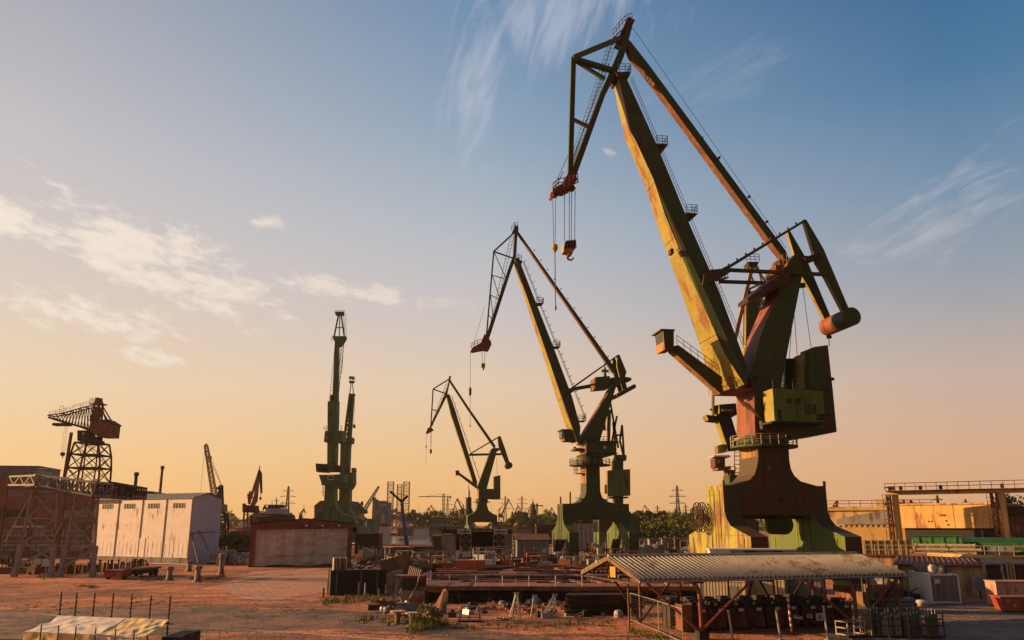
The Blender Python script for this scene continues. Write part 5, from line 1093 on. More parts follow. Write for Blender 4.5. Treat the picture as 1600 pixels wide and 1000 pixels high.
def gable_house():
    Yh = 300; P = lambda x, y, o=0: at(x, y, Yh) + V((0, -o, 0)); c = at(522, 845, Yh); c.z = 0
    th = thing('gable_building', 'grey brown mansard gabled building standing behind the two end on cranes', 'building', c); m_ = M('brown_cladding', (.13, .095, .085), (.10, .075, .07), RUST, .15, .4)
    A = [P(491, 846), P(491, 792), P(501, 784), P(543, 783.5), P(551, 793), P(551, 846)]
    MB().prism(A, [V((p.x, p.y + 22, p.z)) for p in A]).build('wall', m_, th, world=True)
    mb = MB()
    for i in range(1, 4): a, b_ = A[i], A[i + 1]; mb.prism([a + V((0, -.4, .02)), b_ + V((0, -.4, .02)), b_ + V((0, -.4, .35)), a + V((0, -.4, .35))], [a + V((0, 22, .02)), b_ + V((0, 22, .02)), b_ + V((0, 22, .35)), a + V((0, 22, .35))])
    mb.build('roof', m_dkrust, th, world=True)
    for x in (500, 545): MB().b(P(x, 0).x - 1.2, P(x, 0).x + 1.2, Yh - .06, Yh - .005, 8.5, 11).build('window', m_glass, th, world=True)
gable_house()
# ---------------------------------------------------------------- the corrugated shelter
SHO, SHR = V((8.1, 55.0, 0)), RAD(17)
SHU, SHV = V((math.cos(SHR), math.sin(SHR), 0)), V((-math.sin(SHR), math.cos(SHR), 0))
def sh(x, y, z=0.0): return SHO + SHU * x + SHV * y + V((0, 0, z))
m_corr = M('corrugated_fibre_sheet', (.44, .36, .25), (.35, .285, .20), (.20, .12, .07), .25, .5, .85, False, .25, 0, 5.0)
m_redpipe = M('red_painted_pipe', (.24, .055, .03), (.17, .045, .028), RUST, .3, 1.5, .6)
def shelter():
    th = thing('corrugated_shelter', 'open shelter with a ribbed grey roof on bent red pipe legs', 'shelter', SHO, SHR)
    L, RY, RZ, EZ, BY = 20.5, 5.0, 4.85, 3.62, 10.0
    n = 58; per = 8
    for side in (0, 1):
        mb = MB(); xs = [(k / per) * (L / n) for k in range(n * per + 1)]
        y0, z0, y1, z1 = (0, EZ, RY, RZ) if side == 0 else (BY, EZ, RY, RZ)
        for x in xs:
            c_ = math.cos(2 * math.pi * x / (L / n)); dz = .10 * (abs(c_) ** .6) * (1 if c_ > 0 else -1)
            mb.v += [(x, y0, z0 + dz), (x, y1, z1 + dz)]
        for i in range(len(xs) - 1): mb.f.append((2 * i, 2 * i + 2, 2 * i + 3, 2 * i + 1)); mb.m.append(0)
        o = mb.build('roof_sheet', m_corr, th, smooth=True); so_ = o.modifiers.new('thick', 'SOLIDIFY'); so_.thickness = .015
    mb = MB(); mb.tube((0, RY, RZ + .05), (L, RY, RZ + .05), .13, .13, 8); mb.build('ridge_cap', m_corr, th)
    fr = MB()
    for x in (.12, 4.6, 9.8, 15.2, L - .12):
        fr.beam((x, .1, EZ - .16), (x, RY, RZ - .16), .1, .18); fr.beam((x, BY - .1, EZ - .16), (x, RY, RZ - .16), .1, .18); fr.beam((x, .3, EZ - .28), (x, BY - .3, EZ - .28), .08, .12)
    for y, z in ((.15, EZ - .08), (2.5, (EZ + RZ) / 2 - .1), (RY, RZ - .14), (7.5, (EZ + RZ) / 2 - .1), (BY - .15, EZ - .08)): fr.beam((.05, y, z - .0), (L - .05, y, z), .09, .1)
    fr.build('roof_truss', m_dkrust, th)
    gb = MB(); gb.beam((-.04, .0, EZ - .1), (-.04, RY, RZ - .1), .06, .26); gb.beam((-.04, BY, EZ - .1), (-.04, RY, RZ - .1), .06, .26); gb.build('barge_board', m_wood, th)
    MB().tube((-.1, -.1, EZ - .12), (L + .1, -.1, EZ - .12), .07, .07, 8).build('gutter', m_galv, th)
    for x in (3.9, 15.6):
        p = [(x, -.5, 0), (x, -.45, 2.6), (x - .02, -.3, 3.05), (x - .05, .1, 3.35), (x - .1, .8, 3.5), (x - .2, 3.0, 3.75), (x - .25, RY, 4.2)]
        lg = MB(); lg.path(p, .13, 10); leg = lg.build('bent_leg', m_redpipe, th)
        MB().box((x, -.5, .25), (.7, .6, .5)).build('footing', m_black, leg)
        for a, b_, m in (((x, -.48, .35), (x - 3.4, .1, EZ - .2), m_redpipe), ((x, -.48, .5), (x + 4.2, .1, EZ - .2), m_redpipe), ((x + .1, 8.6, .1), (x - 3.2, 6.5, EZ + .2), m_dkrust), ((x + .1, 8.6, .1), (x + 3.2, 8.6, EZ - .2), m_dkrust), ((x + .1, 8.6, 0), (x + .1, 8.6, EZ - .1), m_redpipe), ((x + 4.3, .15, EZ - .2), (x + 6.0, 3.6, 1.9), m_dkrust)):
            MB().tube(a, b_, .085, .085, 8).build('brace', m, th)
    for x in (2.2, 6.4, 10.3, 14.1, 17.9): MB().tube((x, 6.6 + .3 * (x % 2), 0), (x, 6.6 + .3 * (x % 2), 4.2), .07, .07, 8).build('post', m_redpipe, th)
    fl = MB(); fl.box((-.1, RY - 1.0, RZ - .95), (.05, .9, .7)); fl.build('gable_plate', m_hookyel, th)
shelter()

# rows of dark cabinets under the shelter
m_cab = M('dark_cabinet_paint', (.035, .025, .020), (.05, .03, .022), RUST, .3, 1.2, .6)
m_cabred = M('dull_red_cabinet', (.15, .035, .022), (.11, .03, .02), RUST, .3, 1.2, .6)
def cabinet(): 
    th = thing('steel_cabinet', 'dark ribbed steel cabinet with a white tag, front row under the shelter', 'cabinet', (0, 0, 0), SHR, 'cabinets under the shelter')
    b_ = MB(); b_.b(-.66, .66, -.5, .5, .14, 1.42); body = b_.build('body', m_cab, th)
    r_ = MB()
    for k in range(9): r_.b(-.6 + k * .15 - .02, -.6 + k * .15 + .02, -.54, -.5, .2, 1.2)
    r_.build('front_rib', m_cabred, body)
    MB().b(-.69, .69, -.53, .53, 1.42, 1.5).build('lid', m_black, th)
    MB().b(-.45, .3, -.3, .35, 1.5, 1.86).build('control_box', m_black, th)
    MB().b(.05, .40, -.57, -.545, 1.22, 1.41).build('tag', m_white, th)
    MB().b(-.1, .1, -.325, -.302, 1.6, 1.78).build('dial', m_galv, th)
    f = MB(); f.b(-.6, -.5, -.45, .45, 0, .14); f.b(.5, .6, -.45, .45, 0, .14); f.build('skid', m_black, th)
    return th
cb = cabinet(); used = False
rowlab = ['dark ribbed steel cabinet with a white tag, front row under the shelter', 'dark steel cabinet in the second row under the shelter', 'dark steel cabinet in the rearmost row under the shelter']
for row, (yy, x0, n) in enumerate(((3.6, 5.8, 9), (5.5, 5.2, 9), (7.4, 6.0, 8))):
    for k in range(n):
        loc = sh(x0 + k * 1.46 + rnd.uniform(-.06, .06), yy + rnd.uniform(-.1, .1)); r = SHR + rnd.uniform(-.04, .04)
        if not used: cb.location = loc; cb.rotation_euler.z = r; used = True
        else: copy_tree(cb, loc, r, rowlab[row])
p = sh(4.7, 3.3); th = thing('timber_crate', 'narrow orange lit red crate at the left end of the dark cabinets', 'crate', p, SHR)
b_ = MB().b(-.35, .35, -.5, .5, .1, 1.75).build('body', m_redrust, th); g = MB()
for z in (.3, 1.0, 1.7): g.b(-.38, .38, -.53, -.5, z - .05, z + .05); g.b(-.38, -.35, -.53, .53, z - .05, z + .05)
g.build('batten', m_wood, b_)
# posts and notices in front of the cabinets
post_lab = ['pale post leaning slightly right, leftmost of the posts before the cabinets', 'red and white banded post beside the warning triangle', 'pale post just right of the warning triangle', 'striped post between the two bent shelter legs']
for k, (px, py, h, lean, m) in enumerate(((1145, 1000, 1.75, -.12, m_galv), (1238, 992, 2.3, -.06, m_redrust), (1294, 1000, 2.0, -.07, m_galv), (1220, 1000, 1.75, -.1, m_galv))):
    q = gr(px, py); mb = MB(); mb.tube((0, 0, 0), (0, 0, h), .075, .075, 10); mb.tube((0, 0, h), (0, 0, h + .05), .095, .095, 10); mb.b(-.16, .16, -.16, .16, 0, .05)
    o = single(mb, 'marker_post', m, post_lab[k], 'post', (q.x, q.y, 0), world=False); o.rotation_euler = (0, lean, SHR)
    if k == 1: 
        s = MB()
        for z in (.5, .9, 1.3, 1.7, 2.1): s.tube((0, 0, z), (0, 0, z + .2), .08, .08, 10)
        s.build('band', m_white, o)
def text(s, size, mat, parent, loc, rot, name='lettering'):
    cu = bpy.data.curves.new(name, 'FONT'); cu.body = s; cu.size = size; cu.align_x = 'CENTER'; cu.align_y = 'CENTER'; cu.extrude = .004; cu.materials.append(mat)
    o = bpy.data.objects.new(name, cu); COL.objects.link(o); o.parent = parent; o.location = loc; o.rotation_euler = rot; return o
def notice(px, py, w_, h_, lab, tri=False, tilt=0.0, lines=2):
    q = at(px, py, 60.5); th = thing('warning_sign' if tri else 'notice_board', lab, 'sign', q, SHR); th.rotation_euler.y = tilt
    b_ = MB().b(-w_ / 2, w_ / 2, -.02, .02, -h_ / 2, h_ / 2).build('board', m_white, th)
    if tri:
        m_y = Mflat('warning_yellow', (.75, .48, .03)); t_ = MB(); a = h_ * .36
        t_.prism([V((-a, -.026, -a * .62)), V((a, -.026, -a * .62)), V((0, -.026, a * 1.0))], [V((-a, -.021, -a * .62)), V((a, -.021, -a * .62)), V((0, -.021, a * 1.0))]); t_.build('triangle_border', m_black, b_)
        t_ = MB(); a2 = a * .78; t_.prism([V((-a2, -.031, -a2 * .58)), V((a2, -.031, -a2 * .58)), V((0, -.031, a2 * .95))], [V((-a2, -.0265, -a2 * .58)), V((a2, -.0265, -a2 * .58)), V((0, -.0265, a2 * .95))]); t_.build('warning_triangle', m_y, b_)
        MB().b(-.03, .03, -.036, -.032, -.1, .1).build('pictogram', m_black, b_)
    else:
        l_ = MB()
        for k in range(lines): l_.b(-w_ * .38, w_ * (.36 - .1 * (k % 2)), -.026, -.021, h_ * (.25 - .32 * k) - .025, h_ * (.25 - .32 * k) + .025)
        l_.build('lettering', m_black, b_)
    MB().beam((0, .06, -h_ / 2 - (q.z - h_ / 2) + .02), (0, .06, h_ / 2), .05, .05).build('stake', m_dkrust, th)
notice(1281, 964, .58, .5, 'white board with a yellow warning triangle in front of the cabinets', True)
notice(1265, 962.5, .42, .26, 'small white notice directly left of the warning triangle')
notice(1247, 964.5, .66, .22, 'long white notice hung askew in front of the cabinets', False, .18, 1)

# gas cylinder racks
m_cyl = [M('cylinder_olive', (.09, .10, .05), (.07, .075, .04), RUST, .15, 2, .45), M('cylinder_grey', (.24, .21, .18), (.18, .16, .14), RUST, .2, 2, .45), M('cylinder_brown', (.13, .065, .035), (.09, .05, .03), RUST, .2, 2, .5)]
m_collar = Mflat('cylinder_green_collar', (.035, .10, .02), .5)
def cyl_proto(m, lab):
    th = thing('gas_cylinder', lab, 'gas cylinder', (0, 0, -50), 0, 'gas cylinders in the racks')
    MB().lathe((0, 0, 0), [(.105, .0), (.115, .04), (.115, 1.28)], 14).build('bottle', m, th, smooth=False)
    MB().lathe((0, 0, 0), [(.115, 1.282), (.10, 1.38), (.06, 1.46), (.045, 1.5)], 14).build('shoulder', m_collar, th)
    MB().tube((0, 0, 1.5), (0, 0, 1.66), .045, .04, 10).build('valve_cap', m_galv, th); return th
protos = [cyl_proto(m_cyl[0], 'x'), cyl_proto(m_cyl[1], 'x'), cyl_proto(m_cyl[2], 'x')]
fresh = [True] * 3
racklab = ['leftmost', 'second', 'third', 'rightmost']
for r_, (px, py) in enumerate(((1374, 996), (1402, 997), (1432, 997), (1466, 998))):
    q = gr(px, py); rz = SHR + .05; W, D = 1.12, .8
    th = thing('cylinder_rack', 'steel rack of gas cylinders, %s of the four racks right of the shelter' % racklab[r_], 'rack', (q.x, q.y, 0), rz, 'gas cylinder racks')
    mb = MB()
    for x in (-W / 2, W / 2):
        for y in (0, D): mb.beam((x, y, 0), (x, y, 1.5 if r_ < 3 else 1.75), .06)
    for z in (.12, .75, 1.15):
        for y in (0, D): mb.beam((-W / 2, y, z), (W / 2, y, z), .05)
        for x in (-W / 2, W / 2): mb.beam((x, 0, z), (x, D, z), .05)
    mb.build('frame', m_dkrust if r_ % 2 else m_greysteel, th); MB().b(-W / 2, W / 2, 0, D, .05, .1).build('floor_plate', m_dkrust, th)
    R = Matrix.Rotation(rz, 3, 'Z')
    for i in range(4):
        for j in range(3):
            if rnd.random() < .12: continue
            k = (r_ + (0 if rnd.random() < .7 else rnd.randrange(3))) % 3
            loc = V((q.x, q.y, 0)) + R @ V((-.4 + i * .267, .14 + j * .26, .102))
            col = ['olive', 'grey', 'brown'][k]; lab = '%s gas cylinder with a green collar in the %s rack' % (col, racklab[r_])
            if fresh[k]: protos[k].location = loc; protos[k]['label'] = lab; fresh[k] = False
            else: copy_tree(protos[k], loc, rnd.random() * 6, lab, (1, 1, rnd.uniform(.78, 1.08)))
def trolley(px, py, lab):
    q = gr(px, py); th = thing('cage_trolley', lab, 'trolley', (q.x, q.y, 0), SHR + .1); mb = MB()
    for x in (-.75, .75):
        for y in (0, 1): mb.beam((x, y, .12), (x, y, 1.0), .07)
    for z in (.2, .6, .98):
        for y in (0, 1): mb.beam((-.75, y, z), (.75, y, z), .06)
        for x in (-.75, .75): mb.beam((x, 0, z), (x, 1, z), .06)
    mb.beam((-.2, 0, .2), (-.2, 0, .98), .05); mb.beam((.3, 0, .2), (.3, 0, .98), .05)
    mb.build('cage', M('cream_cage_paint', (.45, .36, .25), (.35, .28, .2), RUST, .3, 2.0), th); MB().b(-.75, .75, 0, 1, .12, .17).build('floor_plate', m_dkrust, th)
    for x in (-.6, .6):
        for y in (.1, .9): MB().tube((x - .03, y, .07), (x + .03, y, .07), .07, .07, 10).build('wheel', m_black, th)
trolley(1340, 997, 'empty cream barred trolley left of the gas cylinder racks')

# stacked portable cabins behind the shelter
m_cream = M('cream_cabin_sheet', (.50, .42, .26), (.42, .36, .23), RUST, .12, .6, .6)
def cabin(px, Y, w_, z0, lab, m, door=True, n=0):
    q = at(px, 900, Y); th = thing('portable_cabin', lab, 'cabin', (q.x, q.y, z0), RAD(-26)); H = 2.55
    MB().b(0, w_, 0, 2.5, .08, H).build('wall', m, th)
    fr = MB()
    for x in (0, w_):
        for y in (0, 2.5): fr.box((x, y, H / 2), (.14, .14, H))
    for z in (.07, H - .05):
        for y in (-.02, 2.52): fr.box((w_ / 2, y, z), (w_ - .14, .1, .12))
        for x in (-.02, w_ + .02): fr.box((x, 1.25, z), (.1, 2.36, .12))
    fr.build('corner_frame', m_dkrust if n == 2 else m, th)
    rb = MB()
    for k in range(1, int(w_ / .26)): rb.b(k * .26 - .03, k * .26 + .03, -.022, -.002, .2, H - .15)
    rb.build('sheet_rib', m, th)
    if door: d_ = MB().b(w_ * .62, w_ * .62 + .85, -.05, -.024, .12, 2.1).build('door', m_zinc, th); MB().b(w_ * .62 + .7, w_ * .62 + .76, -.1, -.051, 1.05, 1.15).build('handle', m_black, d_)
    if n == 1:
        f = MB().b(.6, 2.2, -.05, -.024, 1.0, 2.0).build('window', m_glass, th); MB().b(.55, 2.25, -.07, -.0505, .93, 1.0).build('sill', m_white, f)
    return th
cabin(1092, 73, 3.7, 0, 'cream cabin with a bluish door, leftmost below the shelter eave', m_cream)
cabin(1168, 73.5, 2.9, 0, 'plain cream cabin in the middle of the row behind the cabinets', m_cream, False)
cabin(1224, 74, 3.0, 0, 'grey cabin with dark corner posts behind the cabinets', m_zinc, False, 2)
def upper_cabin():
    q = at(1109, 860, 75); th = thing('portable_cabin', 'long white upper cabin with a row of tilted roof panels, above the shelter ridge', 'cabin', (q.x, q.y, 2.56), RAD(-8)); W = 7.2
    MB().b(0, W, 0, 2.5, .01, 2.3).build('wall', m_white, th); 
    rb = MB()
    for k in range(1, 27): rb.b(k * .27 - .03, k * .27 + .03, -.022, -.002, .2, 2.2)
    rb.build('sheet_rib', m_white, th)
    MB().b(-.08, W + .08, -.08, 2.58, 2.3, 2.42).build('roof', m_white, th)
    for k in range(5):
        x = 1.7 + k * 1.12; m = (m_zinc, m_black, m_rust, m_black, m_greysteel)[k]
        MB().prism([V((x, -.3, 1.75)), V((x + 1.08, -.3, 1.75)), V((x + 1.08, .0, 2.29)), V((x, .0, 2.29))], [V((x, -.36, 1.72)), V((x + 1.08, -.36, 1.72)), V((x + 1.08, -.06, 2.29)), V((x, -.06, 2.29))]).build('tilted_panel', m, th)
upper_cabin()
def link_fence(name, pts, h, lab, cat, m, zoff=.15, feet=True, mid=True):
    th = thing(name, lab, cat, (pts[0].x, pts[0].y, 0)); n = len(pts) - 1
    for a, b_ in zip(pts, pts[1:]):
        d = (b_ - a).normalized(); a2, b2 = a + d * .04, b_ - d * .04; U = V((0, 0, 1)); fr = MB()
        for p in (a2, b2): fr.tube(p + U * zoff * .3, p + U * h, .024, .024, 8)
        for z in (zoff, h): fr.tube(a2 + U * z, b2 + U * z, .024, .024, 8)
        if mid: c = a2.lerp(b2, .5); fr.tube(c + U * zoff, c + U * h, .018, .018, 6)
        p_ = fr.build('panel_frame', m, th, world=True)
        ms = MB(); L = (b2 - a2).length
        for k in range(1, int(L / .16)): c = a2.lerp(b2, k * .16 / L); ms.tube(c + U * zoff, c + U * h, .0035, .0035, 3, cap=False)
        for k in range(1, int(h / .22)): ms.tube(a2 + U * (zoff + k * .22), b2 + U * (zoff + k * .22), .0035, .0035, 3, cap=False)
        o = ms.build('wire_mesh', m_galv, p_); 
        for v in o.data.vertices: v.co -= V(th.location)
    if feet:
        for p in pts:
            f = MB(); f.box((p.x, p.y, .06), (.25, .7, .12)); f.build('foot_block', m_concrete, th, world=True)
    return th
m_fence = M('green_grey_fence_tube', (.22, .25, .19), (.3, .28, .22), RUST, .2, 2.0, .5)
link_fence('site_fence', [gr(986, 972), gr(1030, 990), gr(1068, 1008)], 2.05, 'tall green grey mesh fence panels at the left end of the shelter', 'fence', m_fence)
bar_pts = [gr(250, 1012), gr(300, 1014), gr(341, 1016), gr(399, 1019), gr(470, 1024), gr(541, 1030), gr(616, 1037), gr(700, 1046)]
link_fence('barrier_fence', bar_pts, 1.15, 'low row of grey mesh barriers along the dark band in front', 'fence', m_galv)
for k, (px, py) in enumerate(((331, 985), (392, 988), (404, 990), (530, 1000))):
    q = at(px, py, 47.0 if k < 3 else 46.2)
link = None
# ---------------------------------------------------------------- tarpaulin covered scaffold, lower left
m_tarp = M('pale_tarpaulin', (.78, .64, .50), (.66, .54, .42), (.30, .22, .15), .2, .7, .7, False, .3, 0, 4.0)
m_tarplit = M('sunlit_tarpaulin', (.76, .54, .22), (.66, .46, .19), (.30, .2, .1), .2, .7, .7, False, .3, 0, 4.0)  # yellow of the sunlit front and side put into the cloth colour
def cloth(mb, A, B, C, D, nu, nv, amp, seed, sag=0.0):
    """a slack sheet between four corners, folds running from A-B to D-C"""
    r2 = random.Random(seed); ph = [r2.uniform(0, 6.3) for _ in range(5)]; o = len(mb.v); N = (B - A).cross(D - A).normalized()
    for j in range(nv + 1):
        for i in range(nu + 1):
            u, v = i / nu, j / nv; p = (A.lerp(B, u)).lerp(D.lerp(C, u), v)
            f = math.sin(u * 8 + v * 5 + ph[0] + 2.6 * math.sin(v * 4 + u * 3 + ph[1])) * .5 + math.sin(u * 23 - v * 11 + ph[2] + 2 * math.sin(u * 6 + ph[4])) * .3 + math.sin(v * 9 + u * 14 + ph[3] + 1.5 * math.sin(u * 19)) * .3 - .35 * abs(math.sin(u * 13 + v * 7 + ph[1]))
            e = min(1, 6 * min(v, 1 - v) + .25); mb.v.append(tuple(p + N * (amp * f * e) - V((0, 0, sag * 4 * v * (1 - v)))))
    for j in range(nv):
        for i in range(nu): a = o + j * (nu + 1) + i; mb.f.append((a, a + 1, a + nu + 2, a + nu + 1)); mb.m.append(0)
    return mb
def tarp_scaffold():
    c = gr(150, 1030); c = V((at(150, 990, 41).x, 39, 0)); th = thing('covered_scaffold', 'low scaffold wrapped in pale and sunlit yellow tarpaulins, nearest thing at lower left', 'scaffold', c)
    bl, br_ = at(92, 963, 45), at(264, 977, 43.0); fl, fr = at(38, 981, 40.5), at(150, 992, 39)
    zt_ = 2.35
    for p in (bl, br_, fl, fr): p.z = zt_ 
    fr = V((at(222, 1000, 38.6).x, 38.6, zt_ - .1)); fl.z = 2.25; bl.z = br_.z = 2.5
    mid_b, mid_f = bl.lerp(br_, .62), fl.lerp(fr, .62)
    cloth(MB(), fl, mid_f, mid_b, bl, 60, 24, .03, 3, .03).build('roof_tarpaulin', m_tarp, th, world=True, smooth=True)
    cloth(MB(), mid_f + V((.02, 0, .02)), fr, br_, mid_b + V((.02, 0, .02)), 40, 24, .045, 8, .08).build('folded_tarpaulin', m_tarplit, th, world=True, smooth=True)
    g = V((0, 0, 2.2))
    cloth(MB(), fl - g, mid_f - g, mid_f + V((0, -.02, 0)), fl + V((0, -.02, 0)), 50, 30, .05, 5).build('front_tarpaulin', m_tarplit, th, world=True, smooth=True)
    cloth(MB(), mid_f - g, fr - g, fr + V((0, -.02, 0)), mid_f + V((0, -.02, 0)), 40, 24, .05, 6).build('front_tarpaulin', m_tarp, th, world=True, smooth=True)
    cloth(MB(), bl - g * 1.1, fl - g, fl, bl, 30, 24, .05, 7).build('side_tarpaulin', m_tarplit, th, world=True, smooth=True)
    pol = [(95, 962, 924), (119, 964, 926), (147, 966, 926), (176, 968, 927), (205, 971, 929), (235, 973, 930), (265, 978, 931)]
    for px, y0, y1 in pol:
        Yq = 45 - (px - 92) / 172 * 2 + .12; a, b_ = at(px - 2, y0, Yq), at(px + 1.5, y1, Yq); a.z = 0; a.x = at(px - 5, 1000, Yq).x
        mb = MB(); mb.tube(a, b_, .035, .035, 8)
        for k in range(1, 9): q = a.lerp(b_, .45 + k * .06); mb.tube(q, q + (b_ - a).normalized() * .07, .055, .055, 8)
        mb.build('scaffold_pole', m_dkrust, th, world=True)
    for px in (64, 91, 118, 149, 180, 209):
        Yq = 40.5 - (px - 38) / 180 * 1.9 - .15; a, b_ = at(px, 1000, Yq), at(px + 1, 974 + (px - 38) * .06, Yq); a.z = 0
        mb = MB(); mb.tube(a, b_, .03, .03, 8); mb.build('front_pole', m_dkrust, th, world=True)
    mb = MB(); mb.tube(at(58, 960, 45.3), at(270, 975, 43.2), .035, .035, 8); mb.tube(at(58, 960, 45.3), at(57, 975, 45.3), .03, .03, 8); mb.tube(at(148, 991, 38.4), at(205, 998, 38.0), .035, .035, 8); mb.build('top_rail', m_galv, th, world=True)
    mb = MB(); p = fr + V((.3, .3, -1.2)); mb.b(fr.x + .1, br_.x + 1.5, 40.5, 43.2, 0, 2.0); mb.build('stacked_core', m_dkrust, th, world=True)
tarp_scaffold()
th = thing('timber_stack', 'low pile of pale planks at the left foot of the wrapped scaffold', 'timber', (at(15, 995, 41.5).x, 41.5, 0))
for k in range(5): MB().box((rnd.uniform(-.2, .2), rnd.uniform(-.2, .2), .35 + k * .34), (2.6, 1.5, .3), rnd.uniform(-.1, .1)).build('plank_layer', m_wood, th)

# ---------------------------------------------------------------- the rusty deck in the middle
DZ = 1.45
def pontoon():
    p = [gr(655, 917, DZ), gr(1004, 915, DZ), gr(985, 884, DZ), gr(690, 886, DZ)]; c = V((p[0].x, p[0].y, 0)); th = thing('steel_deck', 'wide rusty red steel deck with an open grid of beams and a pale railing', 'deck', c)
    y0, y1 = p[0].y, 118.0; x0, x1 = p[0].x, p[1].x + 7
    m_deck = M('rusty_deck_plate', (.30, .095, .05), (.19, .065, .04), (.07, .035, .025), .35, .35, .85, False, .4, 0, 3.0)
    MB().b(x0, x1, y0, y0 + 5.0, DZ - .12, DZ).build('deck_plate', m_deck, th, world=True)
    MB().b(x0, x0 + 11, y0 + 5.0, y1, DZ - .14, DZ - .01).build('deck_plate', m_deck, th, world=True)
    for k in range(10):
        x = x0 + 11.6 + k * 2.1; mb = MB(); mb.beam((x - 1.5, y1, DZ - .12), (x + 1.8, y0 + 5, DZ - .12), .3, .24); mb.build('deck_beam', m_redrust, th, world=True)
    for k in range(6):
        y = y0 + 8 + k * 4.4; mb = MB(); mb.beam((x0 + 11, y, DZ - .2), (x1, y, DZ - .2), .35, .22); mb.build('cross_beam', m_rust, th, world=True)
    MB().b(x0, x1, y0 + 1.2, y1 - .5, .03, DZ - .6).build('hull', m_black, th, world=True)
    MB().b(x0 - .05, x1 + .05, y0 - .06, y0 - .002, DZ - .32, DZ + .05).build('edge_girder', m_rust, th, world=True)
    for k in range(9): x = x0 + .6 + k * 2.9; MB().b(x, x + .22, y0 + .1, y0 + .4, 0, DZ - .33).build('leg', m_dkrust, th, world=True)
    r = MB(); r.rail([(x0 + .3, y0 + .3, DZ), (x0 + 17.5, y0 + .3, DZ)], 1.05, 2.4, .045, 1); r.rail([(x0 + 18.4, y0 + .2, DZ), (x1 - .5, y0 + .2, DZ)], 1.05, 2.0, .045, 1); r.rail([(x0 + .3, y0 + .3, DZ), (x0 + .4, y0 + 7, DZ)], 1.05, 2.4, .045, 1)
    r.build('railing', M('pale_railing_paint', (.66, .55, .50), (.52, .43, .39), RUST, .3, 1.5, .6), th, world=True)
    st = MB()
    for k in range(7): a = V((x0 - .2 - k * .3, y0 - .3 + k * 1.2, DZ + .1)); st.beam(a, a + V((.5, -1.3, 1.5)), .09); st.beam(a, a + V((-.7, -.3, -1.2)), .07)
    st.build('stacked_railing', m_galv, th, world=True)
    return x0, x1, y0, y1
PX0, PX1, PY0, PY1 = pontoon()
def on_deck(px, py): return gr(px, py, DZ)
q = on_deck(712, 892); th = thing('site_box', 'bright orange red steel box standing on the rusty deck', 'box', (q.x, q.y, DZ), RAD(3)); m_sb = M('orange_red_paint', (.50, .13, .06), (.40, .10, .05), RUST, .25, 1.2)
MB().b(0, 3.6, 0, 1.4, .08, 1.2).build('body', m_sb, th); MB().b(-.06, 3.66, -.06, 1.46, 1.2, 1.27).build('lid', m_sb, th); MB().b(0, 3.6, .1, 1.3, 0, .08).build('skid', m_black, th)
for x in (.02, .9, 1.8, 2.7, 3.58): MB().b(x - .04, x + .04, -.04, -.002, .1, 1.18).build('stiffener', m_redrust, th)
q = on_deck(690, 890); th = thing('timber_crate', 'small brown crate on the rusty deck, left of the orange red box', 'crate', (q.x, q.y, DZ)); MB().b(0, 1.5, 0, 1, 0, .85).build('body', m_wood, th); g = MB()
for z in (.08, .42, .78): g.b(-.03, 1.53, -.03, 0, z - .05, z + .05)
g.build('batten', m_rust, th)
# lengths of scrap steel lying on the deck
for k in range(64):
    x = rnd.uniform(PX0 + 1, PX1 - 2); y = rnd.uniform(PY0 + 6, PY1 - 1); L = rnd.uniform(2, 6); a = rnd.uniform(-.25, .25)
    mb = MB(); t_ = rnd.random()
    if t_ < .5: mb.beam((-L / 2, 0, .12), (L / 2, 0, .12), .22, .22); mb.beam((-L / 2, 0, .28), (L / 2, 0, .28), .34, .05)
    else: mb.tube((-L / 2, 0, .16), (L / 2, 0, .16), .15, .15, 8)
    single(mb, 'steel_girder' if t_ < .5 else 'steel_pipe', rnd.choice([m_rust, m_redrust, m_dkrust]), 'rusty steel beam lying loose on the red deck' if t_ < .5 else 'rusty pipe length lying loose on the red deck', 'beam' if t_ < .5 else 'pipe', (x, y, DZ), a, 'loose steel on the deck', world=False)
# ---------------------------------------------------------------- dark container with a load, hut, booth
def dark_container():
    q = gr(516, 931); q1 = gr(600, 929); d = q1 - q; rz = math.atan2(d.y, d.x); L = d.length; th = thing('shipping_container', 'near black rusty container carrying stacked timber, left of the rusty deck', 'container', q, rz); H = 2.45
    MB().b(0, L, 0, 2.4, .1, H).build('body', m_black, th)
    g = MB()
    for k in range(int(L / .28)): g.b(.1 + k * .28, .22 + k * .28, -.06, -.002, .25, H - .15)
    g.build('corrugation', m_black, th)
    f = MB()
    for x in (0, L):
        for y in (0, 2.4): f.box((x, y, H / 2), (.16, .16, H))
    for z in (.12, H - .05): f.box((L / 2, -.05, z), (L - .16, .14, .16))
    f.build('corner_frame', m_dkrust, th)
    for x in (.5, 3.0, L - .8): MB().b(x, x + .1, -.12, -.063, .2, H).build('upright', m_greysteel, th)
    R = Matrix.Rotation(rz, 3, 'Z')
    for k in range(9):
        o_ = q + R @ V((.25 + k * .21, .5 + rnd.uniform(0, .5), H)); mb = MB(); mb.box((0, 0, .62), (.12, .9, 1.25 - .5 * (k > 6)))
        single(mb, 'timber_baulk', m_wood if k % 3 else m_cream, 'upright pale timber in the stack on the near black container', 'timber', o_, rz, 'upright timbers on the dark container', world=False, bevel=.02)
    for k in range(8):
        o_ = q + R @ V((2.3 + rnd.uniform(0, 2.6), .6 + rnd.uniform(0, 1.2), H)); mb = MB(); L2 = rnd.uniform(1, 2); mb.beam((-L2 / 2, 0, .15), (L2 / 2, 0, .3 + rnd.uniform(0, .5)), .2, .16)
        single(mb, 'scrap_timber', rnd.choice([m_wood, m_rust, m_galv]), 'short scrap piece thrown on top of the near black container', 'scrap', o_, rnd.uniform(0, 3), 'scrap on the dark container', world=False)
dark_container()
